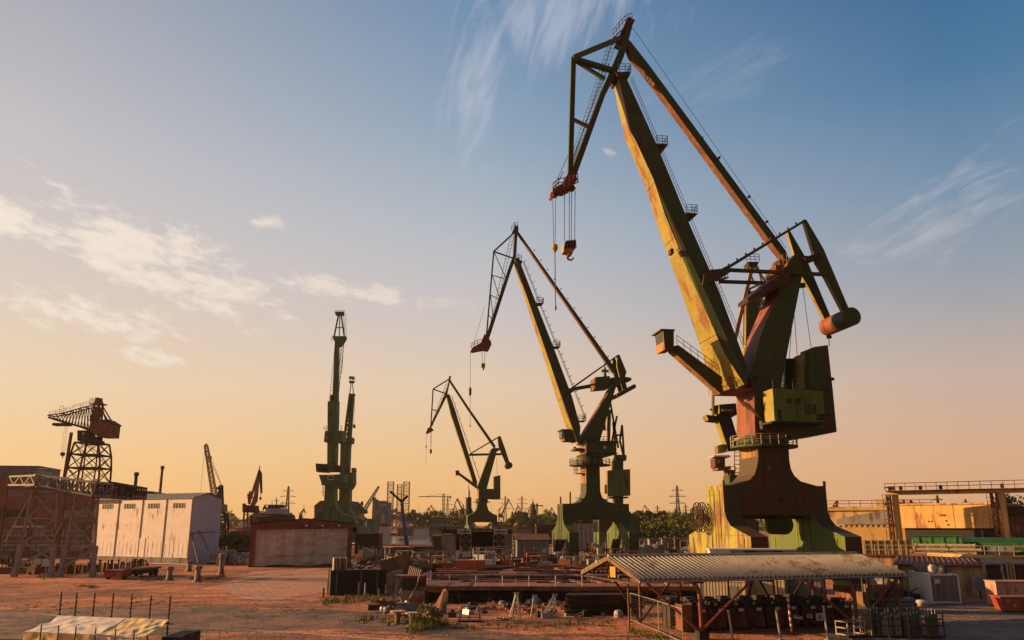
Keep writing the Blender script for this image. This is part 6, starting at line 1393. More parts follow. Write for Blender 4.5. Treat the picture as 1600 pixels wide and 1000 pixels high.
def hut():
    q = gr(603, 929); th = thing('sheet_hut', 'small pinkish sheet metal hut with a tilted plank roof, right of the dark container', 'hut', q, RAD(6)); m_ = M('pink_grey_sheet', (.30, .20, .18), (.22, .15, .14), RUST, .3, 1.0)
    MB().prism([V((0, 0, 0)), V((1.7, 0, 0)), V((1.7, 0, 2.5)), V((0, 0, 2.1))], [V((0, 2, 0)), V((1.7, 2, 0)), V((1.7, 2, 2.5)), V((0, 2, 2.1))]).build('wall', m_, th); MB().beam((-.5, 1, 2.1), (2.5, 1, 2.95), 2.4, .1, up=(0, 1, 0)).build('roof', m_wood, th)
    g = MB()
    for z in (.8, 1.6): g.b(0, 1.7, -.02, -.002, z, z + .04)
    g.build('sheet_seam', m_rust, th)
hut()
def booth():
    q = gr(627, 943); th = thing('guard_booth', 'tiny booth with a flat red roof and a dark window, beside the cable drums', 'booth', q, RAD(2)); W, H = 2.1, 2.25
    MB().b(0, W, 0, 1.8, 0, 1.15).build('lower_wall', M('pale_green_panel', (.22, .22, .17), (.17, .17, .13), RUST, .25, 1.2), th); MB().b(.06, W - .06, .06, 1.74, 1.15, H).build('window', m_glass, th)
    for x, y in ((.04, .02), (W * .5, .02), (W - .04, .02), (.04, 1.76), (W - .04, 1.76)): MB().beam((x, y, 1.15), (x, y, H), .1).build('window_post', m_dkrust, th)
    MB().b(-.6, W + .15, -.2, 2.0, H, H + .2).build('roof', m_redrust, th); MB().beam((-.5, 0, 0), (-.5, 0, H), .1).build('roof_post', m_galv, th)
booth()
q = gr(618, 957); th = thing('tool_chest', 'blue grey metal chest with a propped lid in front of the booth', 'chest', q); MB().b(0, 2.2, 0, .8, .1, .75).build('body', M('chest_blue', (.16, .2, .24), (.12, .15, .18), RUST, .3, 1.0), th); MB().beam((1.1, .1, .75), (2.3, .1, 1.15), .7, .06, up=(0, 1, 0)).build('lid', m_redrust, th); MB().b(.2, 2, .1, .7, 0, .1).build('skid', m_black, th)
for k, (px, py, lab) in enumerate(((621, 975, 'pale cable drum stood on end, left of two beside the bush'), (644, 978, 'pale cable drum stood on end, nearer of two beside the bush'))):
    q = gr(px, py); th = thing('cable_drum', lab, 'cable drum', q, k * .5, 'empty cable drums')
    MB().lathe((0, 0, 0), [(.42, 0), (.42, .07)], 20).build('lower_flange', m_wood, th); MB().lathe((0, 0, 0), [(.2, .071), (.2, .83)], 14).build('core', m_wood, th)
    MB().lathe((0, 0, 0), [(.55, .831), (.57, .92)], 24).build('upper_flange', M('pale_drum_wood', (.48, .36, .25), (.38, .28, .19), RUST, .2, 2.0), th); MB().lathe((0, 0, 0), [(.07, .921), (.07, .93)], 10).build('hub_hole', m_black, th)
# ---------------------------------------------------------------- loose steel between the deck and the dark band in front
def beam_stack():
    q = gr(890, 962); th = thing('girder_stack', 'dark stack of long rusty girders on the ground before the shelter', 'girders', q, RAD(3))
    for j in range(4):
        for i in range(4):
            y = .25 + i * .5; z = .02 + j * .4; L = 5.7 + rnd.uniform(-.5, .5); m = rnd.choice([m_dkrust, m_black, m_dkrust]); x = rnd.uniform(-.3, .2); mb = MB(); mb.b(x, x + L, y - .15, y + .15, z, z + .05); mb.b(x, x + L, y - .02, y + .02, z + .05, z + .3); mb.b(x, x + L, y - .15, y + .15, z + .3, z + .35); mb.build('girder', m, th)
beam_stack()
for k, (px, py, w_, h, lab) in enumerate(((806, 968, 1.0, 1.9, 'pale A shaped trestle with a heap of straps at its foot'), (834, 965, .5, 1.6, 'narrow pale A shaped trestle, middle of the three before the deck'), (856, 966, 1.1, 1.7, 'pale trestle leaning far to the right before the deck'))):
    q = gr(px, py); th = thing('trestle_stand', lab, 'trestle', q, rnd.uniform(-.3, .3)); ln = .6 if k == 2 else .1
    for s in (-1, 1): MB().beam((s * w_ * .35, 0, 0), (ln + s * .06, 0, h), .08).build('leg', m_galv, th); MB().beam((s * w_ * .35, .7, 0), (ln + s * .06, .15, h), .08).build('leg', m_galv, th)
    MB().beam((ln - .2, .08, h), (ln + .2, .08, h), .12).build('top_bar', m_galv, th)
    if k == 0: s_ = MB(); [s_.beam((rnd.uniform(-1.2, .6), rnd.uniform(-.4, .4), .06), (rnd.uniform(-1, .8), rnd.uniform(-.4, .4), .2), .12, .06) for _ in range(9)]; single(s_, 'strap_heap', m_hookyel, 'yellow straps heaped at the foot of the pale trestle', 'straps', (q.x - .6, q.y - .4, 0), world=False)
q = gr(716, 972); th = thing('steel_stand', 'low pale steel stand with slanting posts standing by the bush', 'stand', q)
mb = MB(); [mb.beam(a, b_, .09) for a, b_ in (((0, 0, 0), (.3, 0, 1.1)), ((1.6, 0, 0), (1.5, 0, 1.1)), ((.2, 0, 1.1), (1.6, 0, 1.1)), ((.1, 0, .35), (1.6, 0, .35)), ((0, .8, 0), (.3, .8, 1.1)), ((1.6, .8, 0), (1.5, .8, 1.1)), ((.3, 0, 1.1), (.3, .8, 1.1)), ((1.5, 0, 1.1), (1.5, .8, 1.1)), ((.8, 0, 0), (.8, 0, .7)))]; mb.build('frame', m_galv, th); mb = MB().b(0, 1.7, -.1, .9, 0, .12).build('base', m_black, th)
for k in range(7):
    q = gr(766 + k * 6, 952 + rnd.uniform(-3, 3)); mb = MB(); mb.beam((-.9, -.5, .08), (.6, .9, .3), .34, .07); single(mb, 'steel_plate', m_redrust, 'rusty red plate strip leaning in the row before the deck edge', 'plate', q, rnd.uniform(-.2, .2), 'leaning plate strips', world=False)
for k in range(4):
    q = gr(678 + k * 5, 952 + k * 2); mb = MB(); mb.beam((0, 0, 0), (.9 - .2 * k, .5, 1.6), .4, .1); single(mb, 'steel_plank', [m_rust, m_redrust, m_dkrust, m_wood][k], ['long rusty plank leaning right above the bush', 'red plank leaning right of the bush', 'short dark plank leaning behind the bush', 'brown board lowest of those leaning by the bush'][k], 'plank', q, .1 * k, world=False)
for k in range(110):
    px = rnd.uniform(590, 985); py = rnd.uniform(941, 966); q = gr(px, py); mb = MB(); s = rnd.uniform(.15, .6)
    t_ = rnd.random()
    if t_ < .4: mb.box((0, 0, s * .35), (s * 1.6, s, s * .7), 0, 0, rnd.uniform(-.2, .2)); mb.box((s * .3, 0, s * .8), (s * .5, s * .4, s * .4))
    elif t_ < .75: mb.tube((-s, 0, .1), (s, .1, .1 + rnd.uniform(0, .3)), .09, .09, 8); mb.tube((s * .9, .1, .15), (s * 1.05, .1, .17), .14, .14, 8)
    else: mb.lathe((0, 0, 0), [(s * .6, 0), (s * .62, s * .5), (s * .5, s * .9), (s * .2, s)], 10)
    single(mb, 'scrap_piece', rnd.choice([m_rust, m_dkrust, m_greysteel, m_galv, m_redrust, m_black, m_wood]), 'small scrap piece lying in the litter below the deck edge', 'scrap', q, rnd.uniform(0, 6), 'scrap litter below the deck', world=False)
q = gr(575, 954); th = thing('scrap_bin', 'flat dark tray of rusty scrap on the ground left of the booth', 'tray', q, .05); MB().b(0, 3.0, 0, 1.2, 0, .45).build('tray', m_dkrust, th); mb = MB(); [mb.beam((rnd.uniform(.2, 2.6), rnd.uniform(.1, 1), .45), (rnd.uniform(.2, 2.8), rnd.uniform(.1, 1), .75), .14) for _ in range(16)]; mb.build('scrap', m_rust, th)
for k in range(6):
    px, py = [(560, 925), (570, 928), (505, 928), (512, 918), (540, 934), (592, 930)][k]; q = gr(px, py + 6); h = [1.3, 1.35, .9, 1.0, .6, .9][k]
    single(MB().tube((0, 0, 0), (0, 0, h), .09, .09, 8).tube((0, 0, h), (0, 0, h + .05), .11, .11, 8), 'marker_post', [m_galv, m_galv, m_dkrust, m_dkrust, m_rust, m_wood][k], ['pale stump post in front of the dark container, left of two', 'pale stump post in front of the dark container, right of two', 'thin dark post at the left end of the dark container, nearer', 'thin dark post at the left end of the dark container, farther', 'short rusty stub in the weeds before the dark container', 'brown stub post between dark container and pink hut'][k], 'post', q, world=False)
# ---------------------------------------------------------------- dock building, grey shed and neighbours behind the deck
m_beige = M('stained_beige_wall', (.30, .235, .18), (.23, .18, .14), (.12, .07, .05), .3, .6, .85)
def pbox(th, name, x0, y0, x1, y1, Y, depth, m, par=None, base=None):
    a, b_ = at(x0, y0, Y), at(x1, y1, Y); mb = MB().b(a.x, b_.x, Y, Y + depth, min(a.z, b_.z) if base is None else base, max(a.z, b_.z)); return mb.build(name, m, th, world=True)
def dock_building():
    Y = 165; c = at(745, 880, Y); c.z = 0; th = thing('dock_building', 'dark open fronted dock building with lattice pillars and white sign boards', 'building', c)
    pbox(th, 'back_wall', 690, 830, 800, 880, Y + 9, .4, m_black, base=0); pbox(th, 'roof', 686, 826.5, 800, 829.5, Y - .6, 10, m_dkrust)
    pbox(th, 'wall', 690, 834, 712, 880, Y, 8.9, m_beige, base=0); pbox(th, 'wall', 789, 834, 800, 880, Y, 8.9, m_beige, base=0)
    pbox(th, 'low_wall', 712.2, 860, 771, 880, Y - .3, .5, m_white, base=0); pbox(th, 'parapet', 737, 854, 771, 857.5, Y - .5, 1, m_beige)
    for x0, x1 in ((719, 736), (771, 788)):
        a0, a1 = at(x0, 880, Y - .8), at(x1, 880, Y - .8); a0.z = a1.z = 0; h = zt(834, Y); mb = MB(); U = V((0, 0, 1))
        for p in (a0, a1): mb.beam(p, p + U * h, .28)
        n = 4
        for k in range(n): z0, z1 = h * k / n, h * (k + 1) / n; mb.beam(a0 + U * z0, a1 + U * z1, .15); mb.beam(a1 + U * z0, a0 + U * z1, .15); mb.beam(a0 + U * z1, a1 + U * z1, .2)
        mb.build('lattice_pillar', m_greysteel, th, world=True)
    for n_, (x0, x1) in enumerate(((715, 736), (772, 793))):
        s_ = pbox(th, 'sign_board', x0, 827, x1, 834, Y - 1.2, .12, m_white); mb = MB()
        for k in range(5):
            a = at(x0 + 2 + k * (x1 - x0 - 3) / 5, 829, Y - 1.24); b_ = at(x0 + 4.6 + k * (x1 - x0 - 3) / 5, 832.6, Y - 1.24); mb.b(a.x, b_.x, Y - 1.235, Y - 1.203, b_.z, a.z)
        o = mb.build('lettering', m_dkrust, s_); 
        for v in o.data.vertices: v.co -= V(th.location)
    for k in range(7): x = 694 + k * 14 + rnd.uniform(-3, 3); pbox(th, 'roof_vent', x, 823 + rnd.uniform(0, 2), x + rnd.uniform(3, 7), 826.4, Y + rnd.uniform(0, 4), 1.5, rnd.choice([m_dkrust, m_greysteel]))
dock_building()
def grey_shed():
    Y = 158; a, b_ = at(808, 880, Y), at(858, 880, Y); a.z = 0; W = b_.x - a.x; th = thing('grey_shed', 'plain grey sheet shed with a rusty pitched roof behind the deck', 'shed', a, RAD(4)); h = zt(844, Y); hp = zt(836, Y)
    W_ = [V((0, 0, 0)), V((0, 7, 0)), V((0, 7, h)), V((0, 3.5, hp)), V((0, 0, h))]; MB().prism(W_, [v + V((W, 0, 0)) for v in W_]).build('wall', M('grey_sheet', (.20, .19, .19), (.155, .15, .15), RUST, .2, .8, .6), th)
    mb = MB()
    for y0, y1 in ((-.3, 3.5), (7.3, 3.5)): mb.prism([V((-.3, y0, h - .05)), V((W + .3, y0, h - .05)), V((W + .3, y1, hp + .05)), V((-.3, y1, hp + .05))], [V((-.3, y0, h + .1)), V((W + .3, y0, h + .1)), V((W + .3, y1, hp + .2)), V((-.3, y1, hp + .2))])
    mb.build('roof', m_rust, th)
    g = MB()
    for k in range(1, 6): g.b(W * k / 6, W * k / 6 + .08, -.04, -.002, 0, h - .1)
    g.build('seam', m_greysteel, th); MB().b(W * .8, W * .8 + 1.0, -.06, -.041, 1.6, 2.8).build('wall_box', m_white, th); MB().b(W * .78, W + .6, -1.1, -.1, 0, 1.1).build('bench', m_white, th)
grey_shed()
# one low building of small blocks left of the dock building
def low_block(x0, y0, x1, Y, D, lab, m, roof=m_dkrust, wins=2):
    a, b_ = at(x0, 880, Y), at(x1, 880, Y); a.z = 0; W = b_.x - a.x; h = max(1.2, zt(y0, Y)); th = thing('low_building', lab, 'building', a); MB().b(0, W, 0, D, 0, h).build('wall', m, th); MB().b(-.2, W + .2, -.25, D + .2, h, h + .22).build('roof', roof, th)
    for k in range(wins): x = W * (k + .6) / (wins + .5); f = MB().b(x, x + W * .12 + .5, -.05, -.003, h * .42, h * .82).build('window', m_glass, th); MB().b(x - .06, x + W * .12 + .56, -.09, -.0505, h * .38, h * .42).build('sill', m_zinc, f)
    return th
low_block(608, 858, 640, 150, 6, 'stained beige low block just left of the dock building, nearer half', m_beige, m_rust, 2)
low_block(641, 856, 674, 156, 6, 'stained beige low block touching the dock building on its left', m_beige, m_dkrust, 1)
low_block(675, 838, 689, 172, 8, 'narrow dark block wedged between beige blocks and dock building', m_dkrust, m_greysteel, 1)
low_block(553, 835, 590, 188, 6, 'dark brown shelved shed right of the canvas hall', m_dkrust, m_black, 0)
def mixer():
    q = gr(562, 884); th = thing('cream_lorry', 'cream tanker lorry seen from behind, right of the canvas hall', 'lorry', q, RAD(5)); mc = M('cream_paint', (.46, .38, .25), (.38, .31, .2), RUST, .25, 1.2)
    MB().tube((1.3, 0, 1.75), (1.3, 4.6, 1.75), .98, .98, 20).build('tank', mc, th); MB().b(.2, 2.4, .1, 5, .55, .8).build('chassis', m_black, th); MB().b(.15, 2.45, 4.8, 6.4, .6, 2.7).build('driver_cab', mc, th)
    for x in (.3, 2.3):
        for y in (.7, 1.9, 5.4): w_ = MB().tube((x - .16, y, .48), (x + .16, y, .48), .48, .48, 16).build('wheel', m_black, th); MB().tube((x - .18, y, .48), (x + .18, y, .48), .2, .2, 10).build('rim', m_greysteel, w_)
    mb = MB(); mb.rail([(.3, .2, 2.6), (2.3, .2, 2.6)], .5, 1, .04); mb.ladder((2.75, -.1, .6), (2.75, -.1, 2.9), (1, 0, 0), .5, .04, .35); mb.build('tank_ladder', m_galv, th)
    for x in (.45, 2.1): MB().b(x - .12, x + .12, .0, .09, .85, 1.0).build('tail_lamp', m_redrust, th)
mixer()
def sheeted_machine():
    q = gr(877, 879); th = thing('covered_machine', 'machine half covered by a pinkish tarpaulin, in front of the second crane', 'machine', q); m_ = M('pink_tarpaulin', (.48, .34, .27), (.38, .26, .2), RUST, .15, 1.0)
    mb = MB(); r2 = random.Random(9); nx, ny = 26, 12
    for j in range(ny + 1):
        for i in range(nx + 1):
            u, v = i / nx, j / ny; prof = min(1, u * 6, (1 - u) * 9) ** .5 * min(1, v * 5, (1 - v) * 5) ** .5; h = (3.1 - 1.1 * u + .25 * math.sin(u * 14 + v * 3) + .12 * math.sin(v * 22 + u * 31)) * prof
            mb.v.append((u * 3.6 + .1 * math.sin(v * 9), v * 2.6, max(.7, h)))
    for j in range(ny):
        for i in range(nx): a = j * (nx + 1) + i; mb.f.append((a, a + 1, a + nx + 2, a + nx + 1)); mb.m.append(0)
    mb.build('tarpaulin', m_, th, smooth=True); MB().b(.1, 3.4, .1, 2.5, .3, .95).build('body', m_orange, th)
    for x in (.6, 2.9):
        for y in (.1, 2.5): MB().tube((x, y - .15, .4), (x, y + .15, .4), .4, .4, 14).build('wheel', m_black, th)
sheeted_machine()
def sheeted_scaffold():
    Y = 228; a, b_ = at(894, 860, Y), at(953, 860, Y); a.z = 0; W = b_.x - a.x; h = zt(818, Y); th = thing('sheeted_scaffold', 'tall scaffold wrapped in pale sheeting between the legs of the second crane', 'scaffold', a); m_ = M('pale_sheeting', (.40, .35, .33), (.32, .28, .27), (.22, .15, .12), .2, .6)
    mb = MB(); A, B = V((0, 0, .5)), V((W, 0, .5)); cloth(mb, A, B, B + V((0, 0, h - .5)), A + V((0, 0, h - .5)), 60, 20, .16, 12); mb.build('front_sheet', m_, th, smooth=True)
    mb = MB(); cloth(mb, V((0, 8, .5)), A, A + V((0, 0, h - .5)), V((0, 8, h)), 24, 12, .14, 13); mb.build('side_sheet', m_, th, smooth=True); MB().b(.2, W - .2, .4, 8, 0, h - .6).build('core', m_greysteel, th)
    g = MB()
    for k in range(9): x = W * k / 8; g.tube((x, -.25, 0), (x, -.25, h + .9), .09, .09, 6)
    for k in range(9): 
        x = rnd.uniform(0, W - 1.5); g.b(x, x + 1.4, .5, 1.5, h - .6, h + rnd.uniform(.3, 1.8))
    g.build('scaffold_pole', m_rust, th)
sheeted_scaffold()
for k, (px, r, h, m, lab) in enumerate(((1008, .95, 3.0, m_zinc, 'grey upright tank, left of three behind the shelter ridge'), (1017, .8, 2.9, m_zinc, 'slim grey tank, middle of three behind the shelter ridge'), (1028, 1.3, 3.1, m_greysteel, 'widest dark grey tank, right of three behind the shelter ridge'))):
    q = at(px, 880, 158); q.z = 0; th = thing('storage_tank', lab, 'tank', q); MB().lathe((0, 0, 0), [(r, .3), (r, h), (r * .7, h + .4), (.1, h + .55)], 18).build('shell', m, th)
    for a in range(3): MB().beam((r * .7 * math.cos(a * 2.1), r * .7 * math.sin(a * 2.1), 0), (r * .7 * math.cos(a * 2.1), r * .7 * math.sin(a * 2.1), .3), .2).build('leg', m_dkrust, th)
    MB().tube((0, 0, h + .5), (0, 0, h + .8), .15, .15, 8).build('vent', m_galv, th)
q = at(1038, 872, 150); q.z = 0; th = thing('white_van', 'small white van parked beside the grey tanks', 'van', q)
MB().prism([V((0, 0, .4)), V((3.4, 0, .4)), V((3.4, 0, 1.1)), V((2.8, 0, 1.9)), V((0, 0, 1.95))], [V((0, 1.7, .4)), V((3.4, 1.7, .4)), V((3.4, 1.7, 1.1)), V((2.8, 1.7, 1.9)), V((0, 1.7, 1.95))]).build('body', m_white, th); MB().b(1.9, 2.8, -.02, -.002, 1.2, 1.7).build('window', m_glass, th)
for x in (.7, 2.7):
    for y in (.1, 1.6): MB().tube((x, y - .12, .33), (x, y + .12, .33), .33, .33, 14).build('wheel', m_black, th)
cab_rows = [(995, 841, 1012, 205, 'white cabin with a dark window right of the second crane', m_white), (1016, 843, 1034, 212, 'tan site cabin right of the small white cabin', m_beige), (1036, 842, 1052, 216, 'tan site cabin third from the second crane', m_beige), (1056, 843, 1074, 214, 'brownish site cabin left of the tallest crane', m_wood), (1076, 841, 1090, 220, 'pale site cabin nearest the cable reel', m_cream)]
for x0, y0, x1, Y, lab, m in cab_rows: low_block(x0, y0, x1, Y, 3, lab, m, m_greysteel, 1)
# post beside the shelter, green grey pipe
q = gr(934, 915); single(MB().lathe((0, 0, 0), [(.32, 0), (.32, 2.6), (.2, 2.9)], 12), 'concrete_post', m_cream, 'short thick yellow post at the left gable of the shelter', 'post', (q.x, q.y, 0), world=False)
q = at(936, 880, 130); q.z = 0; single(MB().path([(0, 0, 0), (0, 0, 3.6), (-.3, 0, 4.1), (-1.0, 0, 4.1)], .28, 10), 'vent_pipe', M('pale_green_pipe', (.3, .34, .3), (.22, .26, .23), RUST, .2, 1.5), 'pale bent vent pipe behind the left end of the shelter', 'pipe', q, world=False)
# ---------------------------------------------------------------- clutter of the yard behind the deck
mats_c = [m_rust, m_dkrust, m_greysteel, m_redrust, m_black, m_wood, m_cream, m_beige, m_white, m_orange, m_galv]
def crate_m(s): 
    mb = MB(); w_, d, h = s * rnd.uniform(.8, 1.8), s * rnd.uniform(.7, 1.2), s * rnd.uniform(.6, 1.2); mb.b(-w_ / 2, w_ / 2, -d / 2, d / 2, .08, h); mb.b(-w_ / 2 - .04, w_ / 2 + .04, -d / 2 - .04, d / 2 + .04, h, h + .07)
    for x in (-w_ * .4, w_ * .4): mb.b(x - .07, x + .07, -d / 2 - .05, d / 2, 0, h)
    return mb
def barrel_m(s): return MB().lathe((0, 0, 0), [(.3, 0), (.3, .28), (.32, .3), (.3, .32), (.3, .58), (.32, .6), (.3, .62), (.3, .9), (.27, .9), (.27, .87)], 14)
def pipes_m(s):
    mb = MB(); L = s * rnd.uniform(2, 4)
    for j in range(3):
        for i in range(4 - j): mb.tube((-L / 2, (i + j * .5) * .36, .18 + j * .31), (L / 2, (i + j * .5) * .36, .18 + j * .31), .17, .17, 8)
    return mb
def frame_m(s):
    mb = MB(); w_, h = s * 1.5, s * rnd.uniform(1.2, 2.4)
    for x in (-w_ / 2, w_ / 2):
        for y in (-.5, .5): mb.beam((x, y, 0), (x, y, h), .12)
    for z in (.1, h / 2, h): mb.beam((-w_ / 2, -.5, z), (w_ / 2, -.5, z), .1); mb.beam((-w_ / 2, .5, z), (w_ / 2, .5, z), .1); mb.b(-w_ / 2, w_ / 2, -.45, .45, z - .03, z + .02)
    mb.box((0, 0, h / 2 + .3), (w_ * .7, .7, .5)); return mb
def machine_m(s):
    mb = MB(); mb.b(-.8 * s, .8 * s, -.5, .5, .25, 1.0 * s); mb.b(-.3 * s, .9 * s, -.4, .4, 1.0 * s, 1.5 * s); mb.tube((-.5 * s, 0, 1.0 * s), (-.5 * s, 0, 2.1 * s), .08, .08, 8)
    for x in (-.55 * s, .55 * s): mb.tube((x, -.55, .25), (x, .55, .25), .25, .25, 12)
    return mb
def heap_m(s):
    mb = MB()
    for k in range(22):
        a = rnd.uniform(0, 6.28); r = rnd.random() * s; p = V((r * math.cos(a), r * math.sin(a), (s - r) * .6 * rnd.random())); q_ = p + V((rnd.uniform(-.8, .8), rnd.uniform(-.8, .8), rnd.uniform(-.1, .5))) * s; mb.beam(p, q_, .14, .1)
    return mb
kinds = [('crate', 'crate', crate_m, 'crate'), ('oil_barrel', 'barrel', barrel_m, 'steel barrel'), ('pipe_bundle', 'pipes', pipes_m, 'bundle of pipes'), ('storage_rack', 'rack', frame_m, 'steel storage rack'), ('yard_machine', 'machine', machine_m, 'wheeled machine'), ('scrap_heap', 'scrap', heap_m, 'heap of scrap')]
zones = [(560, 608, 128, 200, 60, 'by the lane right of the canvas hall'), (606, 690, 120, 150, 80, 'before the beige blocks'), (690, 800, 122, 160, 90, 'between the dock building and the deck'), (800, 880, 122, 155, 70, 'around the grey shed'), (880, 1000, 110, 190, 130, 'in the yard at the foot of the second crane'), (1000, 1085, 95, 195, 90, 'behind the left end of the shelter'), (980, 1080, 76, 92, 14, 'seen under the shelter roof'), (0, 130, 126, 140, 22, 'at the foot of the brick hall'), (330, 388, 150, 210, 22, 'between the white shed and the canvas hall'), (1330, 1410, 72, 84, 10, 'right of the shelter')]
for x0, x1, Y0, Y1, n, where in zones:
    for k in range(n):
        Y = rnd.uniform(Y0, Y1); q = at(rnd.uniform(x0, x1), 880, Y); nm, cat, fn, tx = kinds[rnd.choices(range(6), (4, 3, 3, 6, 3, 5))[0]]; s = rnd.uniform(.6, 1.7); mi = rnd.randrange(len(mats_c)) if 0 < x0 < 1300 else rnd.choice((0, 1, 2, 4, 5))
        colr = ['rusty', 'dark rusty', 'grey', 'reddish', 'black', 'timber brown', 'cream', 'beige', 'white', 'orange', 'pale galvanised'][mi]
        single(fn(s), nm, mats_c[mi], '%s %s %s' % (colr, tx, where), cat, (q.x, q.y, 0), rnd.uniform(-.5, .5), 'clutter %s' % where, world=False)
# ---------------------------------------------------------------- the right side: raised dock, gantry, containers
m_ochre = M('ochre_dock_plate', (.58, .35, .12), (.48, .29, .10), (.24, .10, .045), .25, .35, .75)
m_ochre2 = M('pale_ochre_concrete', (.60, .39, .20), (.50, .33, .17), (.22, .12, .07), .3, .4, .85)
DKX, DKY, DKZ, DKA = at(1345, 868, 108).x, 108.0, 3.3, RAD(-25)
def dk(x, y=0.0, z=0.0): return V((DKX + x * math.cos(DKA) - y * math.sin(DKA), DKY + x * math.sin(DKA) + y * math.cos(DKA), z))
def raised_dock():
    th = thing('raised_dock', 'raised concrete dock platform with pale posts and a lean-to roof along its front', 'dock', (DKX, DKY, 0), DKA); X1 = 60; Z = DKZ
    MB().b(0, X1, 0, 24, 0, Z).build('platform', m_ochre2, th); MB().b(-.2, X1, -.3, .3, Z, Z + .15).build('edge_beam', m_rust, th)
    x0, x1 = 4.0, 12.3
    mb = MB(); mb.prism([V((x0, -17.3, 2.9)), V((x1, -17.3, 2.9)), V((x1, -.4, Z - .1)), V((x0, -.4, Z - .1))], [V((x0, -17.3, 3.02)), V((x1, -17.3, 3.02)), V((x1, -.4, Z + .02)), V((x0, -.4, Z + .02))]); lr = mb.build('lean_to_roof', m_redrust, th)
    for k in range(16): x = x0 + .3 + k * (x1 - x0 - .6) / 15; MB().beam((x, -17.2, 3.07), (x, -.5, Z + .07), .09, .08).build('roof_batten', m_rust, lr)
    MB().b(x0 + .5, x1 + .2, -16.8, -16.4, 0, 2.88).build('front_wall', m_ochre, th)
    for k in range(6): x = x0 + .5 + k * (x1 - x0 - .6) / 5; MB().b(x - .15, x + .15, -16.95, -16.81, 0, 2.87).build('pier', m_concrete, th)
    MB().b(x1 + .3, X1, -16.6, -.32, 0, Z - .15).build('dark_wall', m_dkrust, th)
    MB().rail([(.2, 0, Z + .15), (X1, 0, Z + .15)], 1.1, 1.5, .04, 1).build('railing', M('bleached_railing', (.50, .40, .30), (.40, .32, .24), RUST, .25, 2.0), th)
    f = MB().b(.3, 6.2, 3.0, 3.1, Z, Z + 1.75).build('sheet_fence', M('olive_sheet_fence', (.24, .16, .06), (.18, .12, .045), RUST, .25, .9), th)
    for k in range(8): MB().b(.4 + k * .8, .5 + k * .8, 2.86, 2.99, Z, Z + 1.85).build('fence_post', m_cream, f)
    MB().b(5.6, 12.6, -.9, -.31, Z + .0, Z + .35).build('kerb_girder', m_orange, th)
raised_dock()
for k in range(9):
    q = dk(5.7 + .25 * (k // 3) + rnd.uniform(-.2, .2), .9 + (k % 3) * .55, DKZ + .32 + (k // 3) * .44); L = 7.8 - .5 * (k // 3) + rnd.uniform(-.6, .2)
    mb = MB(); mb.tube((0, 0, 0), (L, 0, 0), .24, .24, 12)
    for t_ in (.02, .5, .98): mb.tube((L * t_ - .06, 0, 0), (L * t_ + .06, 0, 0), .3, .3, 12)
    single(mb, 'flanged_pipe', m_orange if k % 3 else m_cream, 'long flanged pipe in the sunlit pile on the raised dock', 'pipe', q, DKA, 'flanged pipes on the dock', world=False)
q = dk(15.0, 1.3, DKZ); th = thing('silver_tank', 'short silvery ribbed tank at the right end of the pipe pile', 'tank', q, DKA); mb = MB(); mb.tube((-.9, 0, .62), (1.6, 0, .62), .6, .6, 16); mb.build('shell', m_galv, th)
for x in (-.9, -.1, .7, 1.5): MB().tube((x, 0, .62), (x + .1, 0, .62), .65, .65, 16).build('hoop', m_zinc, th)
m_vgreen = M('flaked_green_paint', (.10, .30, .07), (.07, .23, .06), (.06, .05, .03), .32, .9, .5)
m_bluegreen = M('deep_green_paint', (.02, .15, .085), (.016, .11, .065), (.05, .03, .02), .15, .5, .5)
def green_box():
    q = dk(6.07, 6, DKZ); th = thing('green_box', 'flaking bright green steel box on the raised dock, behind the pipe pile', 'box', q, DKA); W, H = 5.6, 2.25
    MB().b(0, W, 0, 3, .6, H).build('body', m_vgreen, th); MB().b(-.1, W + .1, -.1, 3.1, H, H + .15).build('lid', m_bluegreen, th); MB().b(.1, W - .1, .2, 2.8, 0, .6).build('chassis', m_black, th)
    for k in range(4): MB().b(W * (k + .5) / 4 - .08, W * (k + .5) / 4 + .08, -.07, -.002, .6, H - .01).build('stiffener', m_vgreen, th)
green_box()
def hopper():
    q = dk(11.9, 6, DKZ); th = thing('green_hopper', 'deep green steel hopper with sloping ends at the right edge, on the raised dock', 'hopper', q, DKA); W, H = 12.0, 2.1
    MB().b(0, W, 0, 4.2, H - .5, H).build('rim', m_bluegreen, th); mid = MB(); 
    for x0, x1, s in ((1.6, W * .62, 1.0), (W * .66, W - .5, .8)): mid.prism([V((x0, -.25, H - .52)), V((x1, -.25, H - .52)), V((x1 - 1.6 * s, .3, .4)), V((x0 + 1.6 * s, .3, .4))], [V((x0, 4.2, H - .52)), V((x1, 4.2, H - .52)), V((x1 - 1.6 * s, 3.8, .4)), V((x0 + 1.6 * s, 3.8, .4))])
    mid.build('bin', m_vgreen, th); MB().b(0, W, .6, 3.6, 0, .4).build('chassis', m_black, th); MB().b(.1, W - .1, 1.2, 3.4, .4, H - .52).build('side_wall', m_bluegreen, th)
hopper()
